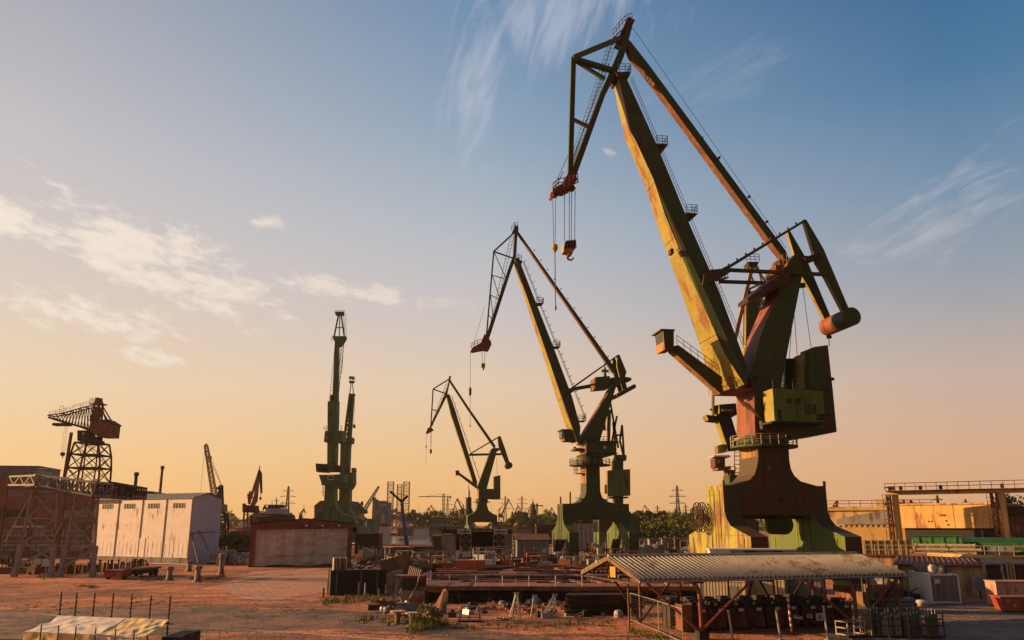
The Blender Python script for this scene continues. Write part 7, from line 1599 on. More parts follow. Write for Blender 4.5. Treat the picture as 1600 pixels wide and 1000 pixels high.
def dock_wall():
    Y = 165; P = lambda x, y, d=0: at(x, y, Y + d); c = P(1345, 850); c.z = 0; th = thing('dry_dock_wall', 'sunlit ochre dry dock wall with a stepped ledge, between the tallest crane and the gantry', 'dock', c)
    x0, x1 = P(1270, 800).x, P(1394, 800).x + 6
    z = lambda y: P(1300, y).z
    MB().b(x0, x1, Y + 4, Y + 20, 0, z(791)).build('upper_wall', m_ochre2, th, world=True); MB().b(x0, x1, Y + 3.6, Y + 4.0, z(797), z(794)).build('cornice', m_ochre, th, world=True)
    MB().b(x0, x1, Y, Y + 3.98, 0, z(821)).build('lower_wall', m_ochre, th, world=True)
    A = [(1300, 811), (1366, 798), (1392, 801), (1392, 819.5), (1300, 819.5)]; MB().prism([P(x, y, 2) for x, y in A], [P(x, y, 3.9) for x, y in A]).build('sloped_panel', m_concrete, th, world=True)
    d = MB()
    for k in range(22): x = x0 + k * (x1 - x0) / 22; d.b(x, x + .35, Y - .15, Y - .003, z(823), z(820.2))
    d.build('dentil', m_ochre, th, world=True)
    r = MB(); r.rail([(x0, Y + 4.5, z(791)), (x1, Y + 4.5, z(791))], 1.2, 2.2, .06, 1); r.build('railing', m_rust, th, world=True)
    h = MB(); a, b_ = P(1331, 790.5, 8), P(1368, 781, 8); h.b(a.x, b_.x, Y + 8, Y + 12, z(791), b_.z); hh = h.build('roof_hut', m_ochre2, th, world=True)
    for k in range(4):
        w0 = a.x + (b_.x - a.x) * (.32 + k * .17); o = MB().b(w0, w0 + .9, Y + 7.94, Y + 7.99, z(788.6), z(784)).build('louvre', m_black, th, world=True)
    th.rotation_euler.z = RAD(-32)
dock_wall()
def caisson():
    Y = 135; a, b_ = at(1402, 825, Y), at(1553, 790, Y); th = thing('dock_caisson', 'huge ochre caisson block hanging below the gantry beam, rust streak at its foot', 'caisson', (a.x, Y, 0))
    MB().b(a.x, b_.x, Y, Y + 14, a.z, b_.z).build('shell', M('ochre_caisson', (.68, .40, .12), (.58, .34, .11), (.26, .09, .03), .30, .22, .7), th, world=True); MB().b(a.x - .15, b_.x + .15, Y - .15, Y + 14, b_.z, b_.z + .25).build('top_rim', m_ochre2, th, world=True)
    MB().b(a.x + 1, b_.x - .5, Y + .6, Y + 13, 0, a.z - .002).build('dark_gap_fill', m_black, th, world=True)  # black block fills the gap below, painting in its shade
    s = MB()
    for k in range(1, 5): s.b(a.x + (b_.x - a.x) * k / 5, a.x + (b_.x - a.x) * k / 5 + .06, Y - .03, Y - .002, a.z, b_.z)
    s.b(a.x, b_.x, Y - .031, Y - .003, (a.z + b_.z) / 2, (a.z + b_.z) / 2 + .06); s.build('weld_seam', m_ochre2, th, world=True)
    h = MB()
    for px, py in ((1454, 815), (1459, 815), (1473, 805.5), (1477, 805.5), (1480, 805.5), (1482, 814), (1485, 820)): q = at(px, py, Y); h.box((q.x, Y - .02, q.z), (.28, .03, .22))
    h.build('drain_hole', m_dkrust, th, world=True)
    th.rotation_euler.z = RAD(-45); th.scale.x = .90
caisson()
def gantry():
    Y = 128; z = lambda y: at(1400, y, Y).z; c = at(1395, 850, Y); c.z = 0; th = thing('dock_gantry', 'long ochre gantry beam with a railed walkway on two lattice columns, at far right', 'gantry', c); X1 = at(1720, 770, Y).x; x0 = at(1385, 770, Y).x
    MB().b(x0, X1, Y, Y + 2.4, z(773), z(768)).build('beam', m_ochre, th, world=True)
    MB().b(x0, X1, Y - .9, Y - .002, z(768.2), z(767)).build('walkway', m_dkrust, th, world=True)
    r = MB(); r.rail([(x0, Y - .85, z(767)), (X1, Y - .85, z(767))], 1.05, 1.6, .05, 1); r.build('railing', m_rust, th, world=True)
    for px, w_ in ((1394, 18), (1561, 22)):
        a, b_ = at(px - w_ / 2, 800, Y).x, at(px + w_ / 2, 800, Y).x; col = MB(); H = z(773)
        for x in (a + .2, a + (b_ - a) * .45):
            for y in (Y + .2, Y + 2.2): col.beam((x, y, 0), (x, y, H), .28)
        n = 9
        for k in range(n):
            z0, z1 = H * k / n, H * (k + 1) / n; xa, xb = a + .2, a + (b_ - a) * .45; p, q = ((xa, xb) if k % 2 else (xb, xa)); col.beam((p, Y + .2, z0), (q, Y + .2, z1), .16); col.beam((xa, Y + .2, z1), (xb, Y + .2, z1), .14); col.beam((xa, Y + .2, z0), (xa, Y + 2.2, z1), .14)
        cl = col.build('lattice_column', m_rust, th, world=True); MB().b(a + (b_ - a) * .62, b_, Y + .4, Y + 2.0, 0, H - .002).build('box_column', m_ochre, th, world=True)
        l = MB(); l.ladder((a - .1, Y - .2, 0), (a - .1, Y - .2, H), (1, 0, 0), .5, .04, .6); l.build('ladder', m_dkrust, th, world=True)
    for px in (1442, 1474, 1392, 1567, 1398, 1410):
        q = at(px, 766, Y); MB().box((q.x, Y - .4, z(767) + .35), (.5, .4, .6)).build('lamp_housing', m_dkrust, th, world=True)
    th.rotation_euler.z = RAD(-35); th.scale.x = .87
gantry()
q = at(1574, 842, 126); th = thing('rust_panel_shed', 'rust blotched pinkish shed with a dark roof behind the right gantry column', 'shed', (q.x, 126, 0)); z1 = zt(806, 126); MB().b(0, 12, 0, 8, 0, z1).build('wall', M('pink_rust_sheet', (.42, .19, .11), (.34, .15, .09), (.10, .05, .035), .5, .7), th); MB().b(-1.2, 12.2, -.3, 8.2, z1 + .002, z1 + 1.4).build('roof', m_dkrust, th)
def white_container():
    q = gr(1457, 943); q0 = gr(1413, 931); d = q - q0; L = 6.06; dr = d.normalized(); rz = math.atan2(dr.y, dr.x); st = q - dr * L; th = thing('shipping_container', 'dirty white ribbed container with grey doors, white sacks lying on its roof', 'container', st, rz); W, H = 2.44, 2.59
    MB().b(0, L, 0, W, .12, H).build('body', m_white, th); g = MB()
    for k in range(22): g.b(.15 + k * .27, .28 + k * .27, -.05, -.002, .25, H - .12)
    g.build('corrugation', m_white, th); f = MB()
    for x in (0, L):
        for y in (0, W): f.box((x, y, H / 2), (.15, .15, H))
    for z in (.12, H - .06): f.box((L / 2, -.03, z), (L - .15, .12, .14)); f.box((L + .03, W / 2, z), (.12, W - .15, .14))
    f.build('corner_frame', m_white, th)
    for k in (0, 1):
        y0 = .1 + k * 1.14; dd = MB().b(L + .003, L + .05, y0, y0 + 1.1, .2, H - .14).build('door', M('grey_door_paint', (.15, .14, .13), (.12, .11, .10), RUST, .2, 1.2), th); b_ = MB()
        for y in (y0 + .25, y0 + .8): b_.tube((L + .09, y, .25), (L + .09, y, H - .2), .025, .025, 6)
        b_.build('locking_bar', m_galv, dd)
    MB().b(L + .052, L + .06, .35, .85, 1.75, 2.15).build('placard', m_white, th); MB().b(3.0, 3.35, -.06, -.052, 1.7, 2.0).build('placard', m_white, th)
    return st, dr, H
CST, CDR, CH = white_container()
m_bag = M('white_sack', (.55, .48, .42), (.45, .38, .33), (.25, .17, .12), .2, 1.6, .9, False, .5, 0, 3.0)
m_bagg = M('grey_sack', (.26, .21, .18), (.19, .15, .13), (.1, .07, .05), .3, 1.6, .9, False, .5, 0, 3.0)
m_bagb = M('black_sack', (.02, .018, .016), (.035, .028, .022), None, 0, 1.6, .5, False, .5, 0, 3.0)
def sack(q, r, h, m, lab, nm='sack', cat='sack', group=None):
    mb = MB(); r2 = random.Random(int(q.x * 977 + q.y * 31)); n, k = 14, 8; p0 = r2.uniform(0, 6)
    for j in range(k + 1):
        v = j / k; rr = r * (.82 + .25 * math.sin(v * 2.9)) * (1 if v < .85 else .7)
        for i in range(n): a = 2 * math.pi * i / n; w_ = 1 + .10 * math.sin(3 * a + p0 + v * 4) + .07 * math.sin(7 * a - p0 * 2 + v * 9); mb.v.append((rr * w_ * math.cos(a), rr * w_ * .85 * math.sin(a), h * v * (1 + .08 * math.sin(2 * a + p0))))
    for j in range(k):
        for i in range(n): mb.f.append((j * n + i, j * n + (i + 1) % n, (j + 1) * n + (i + 1) % n, (j + 1) * n + i)); mb.m.append(0)
    mb.f += [tuple(range(n))[::-1], tuple(range(k * n, k * n + n))]; mb.m += [0, 0]
    return single(mb, nm, m, lab, cat, q, r2.uniform(0, 6), group, world=False, smooth=True)
R_ = lambda x, y, z: CST + CDR * x + V((-CDR.y, CDR.x, 0)) * y + V((0, 0, z))
for x, y, r, h, m, lab in ((5.0, .7, .42, .75, m_bag, 'white bulk sack on the container roof, nearer the doors'), (4.2, .9, .4, .7, m_bag, 'white bulk sack on the container roof, left of its twin'), (5.6, 1.4, .4, .7, m_bagb, 'dark sack on the container roof beside the white sacks'), (1.6, .8, .9, .9, m_bagg, 'large grey sack slumped on the far end of the container roof')): sack(R_(x, y, CH + .02), r, h, m, lab)
for px, py, r, h, m, lab in ((1362, 930, .7, 1.7, m_cream, 'tall pale block like sack beside the shelter end'), (1371, 936, .9, 1.15, m_bag, 'dirty white bulk sack standing by the black heap'), (1384, 917, 1.1, .8, m_bagg, 'grey sack slumped behind the black heap'), (1395, 938, 1.5, 1.2, m_bagb, 'black sheeted mound, left of two'), (1414, 939, 1.2, .9, m_bagb, 'black sheeted mound, right of two'), (1420, 944, .75, .55, m_bag, 'flattened pale sack before the black mound'), (1441, 947, .65, .5, m_bag, 'flattened pale sack before the container side')): sack(gr(px, py), r, h, m, lab)
def red_skip():
    q = gr(1566, 957); th = thing('waste_skip', 'bright red skip with two round yellow marks at the right edge', 'skip', q, RAD(-6)); mr = M('bright_red_paint', (.34, .06, .025), (.26, .05, .025), RUST, .2, 1.0, .45)
    MB().prism([V((.3, 0, .12)), V((0, 0, 1.15)), V((3.4, 0, 1.15)), V((3.0, 0, .12))], [V((.3, 1.9, .12)), V((0, 1.9, 1.15)), V((3.4, 1.9, 1.15)), V((3.0, 1.9, .12))]).build('bin', mr, th); MB().b(-.06, 3.46, -.06, 1.96, 1.15, 1.24).build('rim', mr, th); MB().b(.4, 2.9, .1, 1.8, 0, .12).build('skid', m_black, th)
    for k, (x, z) in enumerate(((.55, .9), (1.05, .55))): MB().tube((x, -.03, z), (x, -.002, z), .16, .16, 14).build('round_mark', m_hookyel, th)
    for x in (1.5, 2.3): MB().b(x, x + .1, -.06, -.002, .14, 1.14).build('stiffener', mr, th)
red_skip()
q = gr(1573, 951); th = thing('pink_tank', 'faded pink steel tank box behind the red skip', 'tank', (q.x, q.y + 1.2, 0), RAD(-4)); m_ = M('faded_pink_paint', (.46, .26, .19), (.38, .21, .15), RUST, .25, .9); MB().b(0, 4.5, 0, 2, .1, 2.1).build('body', m_, th); MB().b(-.06, 4.56, -.06, 2.06, 2.1, 2.18).build('lid', m_, th); MB().b(.1, 4.4, .1, 1.9, 0, .1).build('skid', m_black, th)
# pipes coming down the front of the dock
for k, (px, top, m, lab) in enumerate(((1574, 866, m_hookyel, 'yellow bent pipe on the dock wall, left of three'), (1579, 865, m_hookyel, 'yellow bent pipe on the dock wall, middle of three'), (1584, 864, m_hookyel, 'yellow bent pipe on the dock wall, right of three'))):
    Y = 86.0 - k * .15; q = at(px, 890, Y); z = 3.75 + k * .1
    single(MB().path([(0, 0, .0), (0, 0, z - .4), (-.08, .1, z - .12), (-.3, .3, z), (-1.2, 1, z), (-3.4 - k * .3, 9, z)], .085, 10), 'bent_pipe', M('pale_yellow_pipe', (.50, .36, .14), (.42, .30, .12), RUST, .2, 1.5), lab, 'pipe', (q.x, q.y, 0), 0, 'yellow pipes on the dock wall', world=False)
q = at(1568, 900, 85.4); single(MB().path([(0, 0, 0), (0, 0, 2.2), (-.1, 0, 2.6), (0, 0, 3.0), (-.2, 0, 3.25), (-1.6, 0, 3.25), (-1.85, 0, 3.1), (-1.85, 0, 2.5)], .11, 10), 'bent_pipe', m_galv, 'grey swan necked pipe left of the yellow pipes', 'pipe', (q.x, q.y, 0), 0, None, world=False)
q = at(1534, 930, 85.0); th = thing('switch_cabinet', 'pale grey switch cabinet on a post before the dock wall', 'cabinet', (q.x, q.y, 0)); MB().b(-.5, .5, 0, .4, .8, 2.1).build('body', m_galv, th); MB().b(-.05, .05, .1, .3, 0, .8).build('post', m_dkrust, th); MB().b(-.46, .46, -.03, -.002, .85, 2.05).build('door', m_zinc, th)
for k in range(9):
    px = 1552 + (k % 5) * 5; q = gr(px, 940 + k); h = rnd.uniform(.9, 2.4); mb = MB(); mb.tube((0, 0, 0), (0, 0, h), .08, .08, 8); mb.tube((-.15, 0, h * .6), (.15, 0, h * .6), .16, .16, 10); mb.tube((0, -.2, h * .8), (0, .1, h * .8), .12, .12, 8); single(mb, 'valve_pipe', rnd.choice([m_rust, m_galv, m_dkrust]), 'upright valve pipe in the cluster left of the pink tank', 'pipe', q, rnd.uniform(0, 3), 'valve pipes at the dock wall', world=False)
# ---------------------------------------------------------------- trees and shrubs
def leaf_mat(n, a, b_):
    m, t, bs = mat_new(n); oi = t.N('ShaderNodeTexCoord').outputs['Object']; c = t.mix(t.mr(t.noise(oi, .5, 4.0, .7), .35, .65), a, b_); c = t.mix(t.mr(t.noise(oi, 3.0, 2.0, .6), .4, .7, 0, .6), c, tuple(x * 1.5 for x in b_))
    t.put(bs.inputs['Base Color'], c); bs.inputs['Roughness'].default_value = .8; bs.inputs['Specular IOR Level'].default_value = .15; return m
m_leaf = leaf_mat('dusk_foliage', (.065, .085, .020), (.12, .12, .03)); m_leafd = leaf_mat('dark_foliage', (.032, .046, .016), (.06, .072, .022)); m_leafy = leaf_mat('yellowish_foliage', (.09, .10, .022), (.15, .13, .03)); m_bark = M('tree_bark', (.07, .05, .035), (.05, .035, .025), None, 0, 2.0, .95)
def crown_mb(r2, H, W, base, n, s, col=False):
    """leaf sprays gathered on clumps through a ragged volume"""
    mb = MB(); cl = []
    for k in range(26 if not col else 34):
        z = r2.uniform(base, 1.0); f = math.sin(math.pi * min(1, max(.05, (z - base * .7) / (1.06 - base * .7)))) ** .55 if not col else (1 - (z - base) / (1 - base) * .75) * (1 if z > base + .08 else .6)
        a = r2.uniform(0, 6.28); rr = W / 2 * f * math.sqrt(r2.random()) * (1 if not col else .8); cl.append((rr * math.cos(a), rr * math.sin(a), z * H, r2.uniform(.10, .2) * (W if not col else W * 1.5)))
    for k in range(n):
        x, y, z, R = r2.choice(cl); d = V((r2.gauss(0, 1), r2.gauss(0, 1), r2.gauss(0, .8))).normalized() * (R * r2.random() ** .4); p = V((x, y, z)) + d; q = s * r2.uniform(.5, 1.2)
        u = V((r2.gauss(0, 1), r2.gauss(0, 1), r2.gauss(0, 1))).normalized(); v = u.orthogonal().normalized(); w_ = u.cross(v)
        o = len(mb.v); mb.v += [tuple(p + v * q), tuple(p + w_ * q * .6 + u * q * .2), tuple(p - v * q * .9), tuple(p - w_ * q * .6 - u * q * .15)]; mb.f.append((o, o + 1, o + 2, o + 3)); mb.m.append(0)
    return mb
def tree_proto(name, H, W, base, n, s, m, col, seed):
    r2 = random.Random(seed); th = thing(name, 'x', 'tree', (0, 0, 0)); tr = MB(); tr.tube((0, 0, 0), (.1, 0, H * .45), H * .028, H * .018, 8); tr.tube((.1, 0, H * .45), (0, .1, H * .9), H * .018, H * .005, 6)
    for k in range(7): a = k * 2.4; z = H * (base + .1 + k * .07); tr.tube((.05, 0, z), (W * .35 * math.cos(a) * (1 if not col else .5), W * .35 * math.sin(a) * (1 if not col else .5), z + H * .14), H * .009, H * .003, 5)
    tr.build('trunk', m_bark, th); crown_mb(r2, H, W, base, n, s, col).build('crown', m, th); return th
TP = [tree_proto('broadleaf_tree', 12, 11, .18, 1500, .42, m_leaf, False, 1), tree_proto('broadleaf_tree', 12, 10, .2, 1500, .42, m_leafd, False, 2), tree_proto('poplar_tree', 13, 4.2, .06, 1300, .36, m_leafd, True, 3), tree_proto('shrub', 4, 6, .02, 900, .28, m_leafy, False, 4), tree_proto('shrub', 4, 6, .02, 900, .28, m_leaf, False, 5)]
TU = [False] * 5
def tree(k, px, ytop, Y, lab, group, wide=1.0, z0=0.0):
    q = at(px, 830, Y); h = zt(ytop, Y) - z0; base = (12, 12, 13, 4, 4)[k]; s = h / base; o = TP[k]
    if TU[k]: o = copy_tree(o)
    TU[k] = True; o.location = (q.x, q.y, z0); o.rotation_euler.z = rnd.uniform(0, 6.28); o.scale = (s * wide, s * wide, s); o['label'] = lab; o['group'] = group
    if k > 2: o['category'] = 'shrub'
for px, yt, Y, k in ((648, 803, 560, 1), (660, 806, 540, 1), (672, 802, 560, 1), (683, 800, 540, 1), (696, 806, 520, 0), (712, 802, 480, 0), (722, 797, 470, 1), (716, 803, 450, 0)): tree(k, px, yt, Y, 'dark round tree in the row beyond the water, left of the small green crane', 'trees beyond the water', 1.2)
for px, yt, Y, k in ((806, 807, 420, 0), (815, 803, 400, 1), (824, 809, 410, 1), (842, 806, 430, 1), (852, 800, 420, 0), (862, 806, 400, 0), (870, 811, 380, 1)): tree(k, px, yt, Y, 'round tree between the small and the second green crane', 'trees between the cranes', 1.2)
for k, px in enumerate(range(992, 1046, 4)): tree(2, px + rnd.uniform(-1, 1), 800 + rnd.uniform(-2, 4) - (k > 9) * 1, 390 + rnd.uniform(-12, 12), 'slim dark poplar in the row right of the second crane', 'poplars right of the second crane', 1.15)
for px, yt, Y, k in ((1046, 803, 360, 0), (1056, 800, 345, 0), (1066, 807, 330, 0), (1076, 804, 340, 0), (1086, 808, 320, 1), (1096, 805, 335, 0)): tree(k, px, yt, Y, 'leafy tree between the poplars and the cable reel', 'trees left of the tallest crane', 1.1)
for i in range(26): tree(3 + (i % 2), 994 + i * 4.0 + rnd.uniform(-3, 3), 822 + rnd.uniform(-4, 7), 255 + rnd.uniform(-25, 40), 'low yellow green shrub on the scrubby ground before the poplars' if i % 2 == 0 else 'low olive shrub on the scrubby ground before the poplars', 'shrubs before the poplars', 1.0)
for i in range(10): tree(4, 344 + i * 4.4, 838 + rnd.uniform(-4, 3), 215 + rnd.uniform(-12, 12), 'dark shrub between the white shed and the canvas hall', 'shrubs behind the blue grey skip', 1.1)
for px, yt, Y, k, lab in ((1587, 779, 150, 1, 'dark tree rising behind the rust blotched shed at the right edge'),): tree(k, px, yt, Y, lab, None or 'tree at the right edge', .55)
for px, yt, k, Y, lab in ((668, 946, 3, 62.5, 'leafy green bush right of the cable drums'), (682, 955, 4, 62, 'low green bush beside the leaning planks'), (655, 962, 4, 61.5, 'small bush touching the nearer cable drum')): tree(k, px, yt, Y, lab, 'bushes by the cable drums', .75)
for px, yt, k, Y, lab in ((632, 872, 3, 93, 'tall thin weedy bush between the pink hut and the deck'), (628, 868, 4, 95, 'dark weedy bush behind the booth roof')): tree(k, px, yt, Y, lab, 'bushes behind the booth', .8)
# grass and weeds in the cracks: nobody could count the blades
gm = MB(); r2 = random.Random(21)
def tuft(q, h, n):
    for _ in range(n):
        a = r2.uniform(0, 6.28); p = q + V((r2.gauss(0, .16), r2.gauss(0, .12), 0)); d = V((math.cos(a), math.sin(a), 0)); o = len(gm.v); hh = h * r2.uniform(.5, 1.2)
        gm.v += [tuple(p - d * .03), tuple(p + d * .03), tuple(p + V((r2.gauss(0, .12), r2.gauss(0, .12), hh)))]; gm.f.append((o, o + 1, o + 2)); gm.m.append(0)
def strip(x0, y0, x1, y1, n, h, sp=3):
    for _ in range(n): u = r2.random(); tuft(gr(x0 + (x1 - x0) * u + r2.gauss(0, 2), y0 + (y1 - y0) * u + r2.gauss(0, sp)), h * r2.uniform(.5, 1.3), 12)
strip(505, 940, 620, 934, 90, .45); strip(690, 982, 960, 974, 70, .28); strip(300, 906, 350, 903, 60, .4, 1.5); strip(222, 907, 268, 905, 40, .3, 1); strip(560, 968, 660, 972, 60, .35); strip(985, 985, 1040, 1000, 40, .3); strip(120, 916, 150, 918, 25, .2, 1); strip(0, 950, 300, 940, 50, .12, 6); strip(370, 960, 560, 945, 40, .12, 5); strip(640, 985, 700, 975, 60, .5); strip(60, 905, 120, 893, 40, .35)
tag(gm.build('grass', m_leafy), 'weeds and dry grass growing in cracks of the dusty yard', 'grass', kind='stuff')
pm = MB(); r2 = random.Random(4)
for _ in range(5200):
    u = r2.random(); x, y = r2.uniform(-120, 1600), 890 + 112 * r2.random() ** .8; q = gr(x, y); s = r2.uniform(.015, .07); pm.box(q + V((0, 0, s * .3)), (s * r2.uniform(1, 2.4), s, s * .7), r2.uniform(0, 3))
tag(pm.build('gravel', m_concrete), 'small stones and crumbs of rubble scattered over the yard', 'gravel', kind='stuff')
# the far wood on the horizon
fw = MB(); r2 = random.Random(11)
for k in range(15000):
    a = r2.uniform(RAD(-50), RAD(52)); D = r2.uniform(1000, 1500); hmax = 15 + 7 * math.sin(a * 37) + 5 * math.sin(a * 91 + 1) + 4 * math.sin(a * 211); p = V((D * math.sin(a), D * math.cos(a), max(.5, hmax) * r2.random() ** .7)); s = r2.uniform(1.6, 3.6); u = V((r2.gauss(0, 1), r2.gauss(0, 1), r2.gauss(0, 1))).normalized(); v = u.orthogonal().normalized(); w_ = u.cross(v); o = len(fw.v)
    fw.v += [tuple(p + v * s), tuple(p + w_ * s), tuple(p - v * s), tuple(p - w_ * s)]; fw.f.append((o, o + 1, o + 2, o + 3)); fw.m.append(0)
tag(fw.build('woodland', m_leafd), 'far dark wood along the whole horizon', 'wood', kind='stuff')
# grassy bank across the water
bk = MB(); A = [at(600, 839, 575), at(700, 839, 575)]; bk.prism([V((-160, 562, 0)), V((60, 562, 0)), V((60, 568, 1.6)), V((-160, 568, 1.6))], [V((-160, 600, 0)), V((60, 600, 0)), V((60, 592, 1.6)), V((-160, 592, 1.6))]); tag(bk.build('bank', M('dry_grass_bank', (.22, .16, .05), (.14, .12, .04), None, 0, .2, .95)), kind='structure')
# ---------------------------------------------------------------- far structures
m_farwall = M('far_wall', (.26, .20, .16), (.2, .155, .125), RUST, .15, .1, .85, True, 0); m_fargrey = M('far_grey_concrete', (.20, .185, .175), (.16, .15, .14), None, 0, .1, .85, True, 0); m_farred = M('far_red_lead', (.30, .09, .05), (.24, .08, .05), None, 0, .2, .7, True, 0); m_blue = M('blue_boom_paint', (.03, .08, .22), (.025, .065, .18), None, 0, .3, .5, True, 0); m_farsteel = M('far_steel', (.11, .075, .06), (.09, .06, .05), None, 0, .2, .7, True, 0)
class Far:
    def __init__(s, Y, name, lab, cat, px, group=None): s.Y = Y; c = at(px, 820, Y); s.th = thing(name, lab, cat, (c.x, Y, 0), 0, group)
    def P(s, x, y, o=0): p = at(x, y, s.Y); return V((p.x, s.Y - o, p.z))
    def box(s, n, x0, y0, x1, y1, d, m, ground=False, o=0): a, b_ = s.P(x0, y0), s.P(x1, y1); return MB().b(a.x, b_.x, s.Y - o, s.Y - o + d, 0 if ground else min(a.z, b_.z), max(a.z, b_.z)).build(n, m, s.th, world=True)
    def poly(s, n, pts, h, m): return MB().prism([s.P(x, y, h) for x, y in pts], [s.P(x, y, -h) for x, y in pts]).build(n, m, s.th, world=True)
    def lat(s, n, a, b_, w0, w1, k, r, m, rb=None): p, q = s.P(*a), s.P(*b_); return MB().lattice(p, q, w0, w1, k, r, rb, (1, 0, 0)).build(n, m, s.th, world=True)
    def bars(s, n, segs, w_, m, o=()):
        mb = MB()
        for a, b_ in segs:
            for d in (o or (0,)): mb.beam(s.P(*a, d), s.P(*b_, d), w_)
        return mb.build(n, m, s.th, world=True)
    def foot(s, x, y): p = s.P(x, y); return p
def gz(F, x): p = F.P(x, 820); return V((p.x, p.y, 0))
f = Far(900, 'drilling_rig', 'jack-up rig with three tall red lattice legs on the horizon', 'drilling rig', 624)
for x0, yt, o in ((610.8, 753, 0), (617, 754.5, -40), (635.6, 753, 0)): p = f.P(x0, yt, o); MB().lattice(V((p.x, p.y, 0)), p, 6.0 if o == 0 else 5, 6.0 if o == 0 else 5, 16, .26, .16, (1, 0, 0)).build('lattice_leg', m_farred, f.th, world=True)
f.box('hull', 606, 812, 641, 806, 30, m_farsteel)
f = Far(300, 'forked_crane', 'blue crane mast forking into two dark arms, in front of the rig legs', 'crane', 632)
mb = MB(); p, q = f.P(627.5, 783.5), f.P(637, 822); q.z = 0; mb.beam(q, p, 1.4, 1.4, .8, .8); mb.build('mast', m_blue, f.th, world=True)
f.bars('arm', (((627.5, 784), (610.8, 769)), ((627.5, 784), (636, 775.5)), ((627.5, 785), (626.7, 780)), ((612, 770), (609.5, 768.5)), ((635, 776), (637, 774.5))), .75, m_black)
mb = MB(); mb.wire(f.P(611, 769), f.P(636, 775), .06); mb.build('guy_rope', m_wire, f.th, world=True)
f = Far(560, 'grain_silo', 'grey silo block with a taller tan stair tower and white marks near its top', 'silo', 593)
f.box('stair_tower', 581, 812, 588, 780, 10, m_farwall, True); f.box('tower_cap', 583, 780, 586, 777, 5, m_fargrey); f.box('silo_block', 588.1, 812, 605, 784.5, 22, m_fargrey, True, .5); f.box('roof_house', 590, 784.5, 602, 782.5, 14, m_greysteel)
for k in range(4): f.box('emblem_mark', 594 + k * 2.7, 790.5, 596 + k * 2.7, 788, .3, m_white, False, .75)
for k in range(4): f.box('pilaster', 589.5 + k * 4.4, 812, 590.2 + k * 4.4, 792.5, .4, m_farwall, True, .95)
f = Far(300, 'quay_crane', 'small green topped quay crane with a long thin boom, left of the silo', 'crane', 565)
f.bars('pedestal', (((563.5, 803), (562.5, 836)), ((567, 803), (568, 836))), .8, m_cream); f.poly('machinery_house', [(556, 797.5), (560, 795), (572, 795.5), (574, 801), (570, 803), (558, 803)], 2, m_grgreen); f.lat('boom', (568, 799), (592, 760), 1.2, .5, 16, .1, m_farsteel); f.bars('luffing_mast', (((566, 795), (566, 783)), ((566, 784), (557, 796))), .35, m_black); f.poly('mast_head', [(564.5, 784), (567.5, 784), (567.5, 789), (564.5, 789)], .4, m_black)
f = Far(820, 'tower_crane', 'thin tower crane with a long flat jib pointing left on the horizon', 'tower crane', 693)
f.lat('mast', (693, 815), (693, 771.5), 1.8, 1.8, 14, .2, m_farsteel); f.bars('jib', (((654, 776), (705, 776)),), .7, m_farsteel); f.bars('tie_bar', (((693, 771.5), (666, 775.5)), ((693, 771.5), (703, 775.5))), .25, m_farsteel); f.box('counterweight', 702, 778.5, 705, 775.5, 2, m_farsteel)
f = Far(600, 'tower_crane', 'small tower crane behind the dark spire, short flat jib', 'tower crane', 839)
f.lat('mast', (839, 812), (839, 787), 1.2, 1.2, 10, .22, m_farsteel); f.bars('jib', (((830, 790), (849, 790)),), .7, m_farsteel)
def pylon(px, yt, Y, lab):
    f = Far(Y, 'power_pylon', lab, 'pylon', px); p = f.P(px, yt); h = p.z; mb = MB(); b_ = V((p.x, Y, 0)); mb.lattice(b_, b_ + V((0, 0, h * .55)), h * .16, h * .06, 6, h * .006 + .08, None, (1, 0, 0)); mb.lattice(b_ + V((0, 0, h * .55)), p, h * .06, h * .02, 7, h * .005 + .06, None, (1, 0, 0)); mb.build('lattice_mast', m_farsteel, f.th, world=True)
    for z in (.64, .78, .9):
        a = MB(); w_ = h * (.17 - .05 * (z > .85)); a.beam(b_ + V((-w_, 0, h * z)), b_ + V((w_, 0, h * z)), .35); a.beam(b_ + V((-w_, 0, h * z)), b_ + V((0, 0, h * (z + .05))), .2); a.beam(b_ + V((w_, 0, h * z)), b_ + V((0, 0, h * (z + .05))), .2); a.build('cross_arm', m_farsteel, f.th, world=True)
for px, yt, Y, lab in ((451, 760, 700, 'lattice pylon rising above the moored ship'), (699.5, 777, 1000, 'lattice pylon directly right of the long tower crane'), (789.5, 775, 950, 'lattice pylon just right of the small green crane'), (815.5, 775, 950, 'lattice pylon midway between small and second green crane'), (1057.6, 759, 620, 'tall lattice pylon above the poplars'), (1027, 790, 900, 'squat reddish pylon among the poplars'), (1071, 788, 900, 'small pylon left of the cable reel'), (1464, 774, 420, 'pale pylon seen below the gantry beam, left of two'), (1508, 780, 420, 'pale pylon seen below the gantry beam, right of two')): pylon(px, yt, Y, lab)
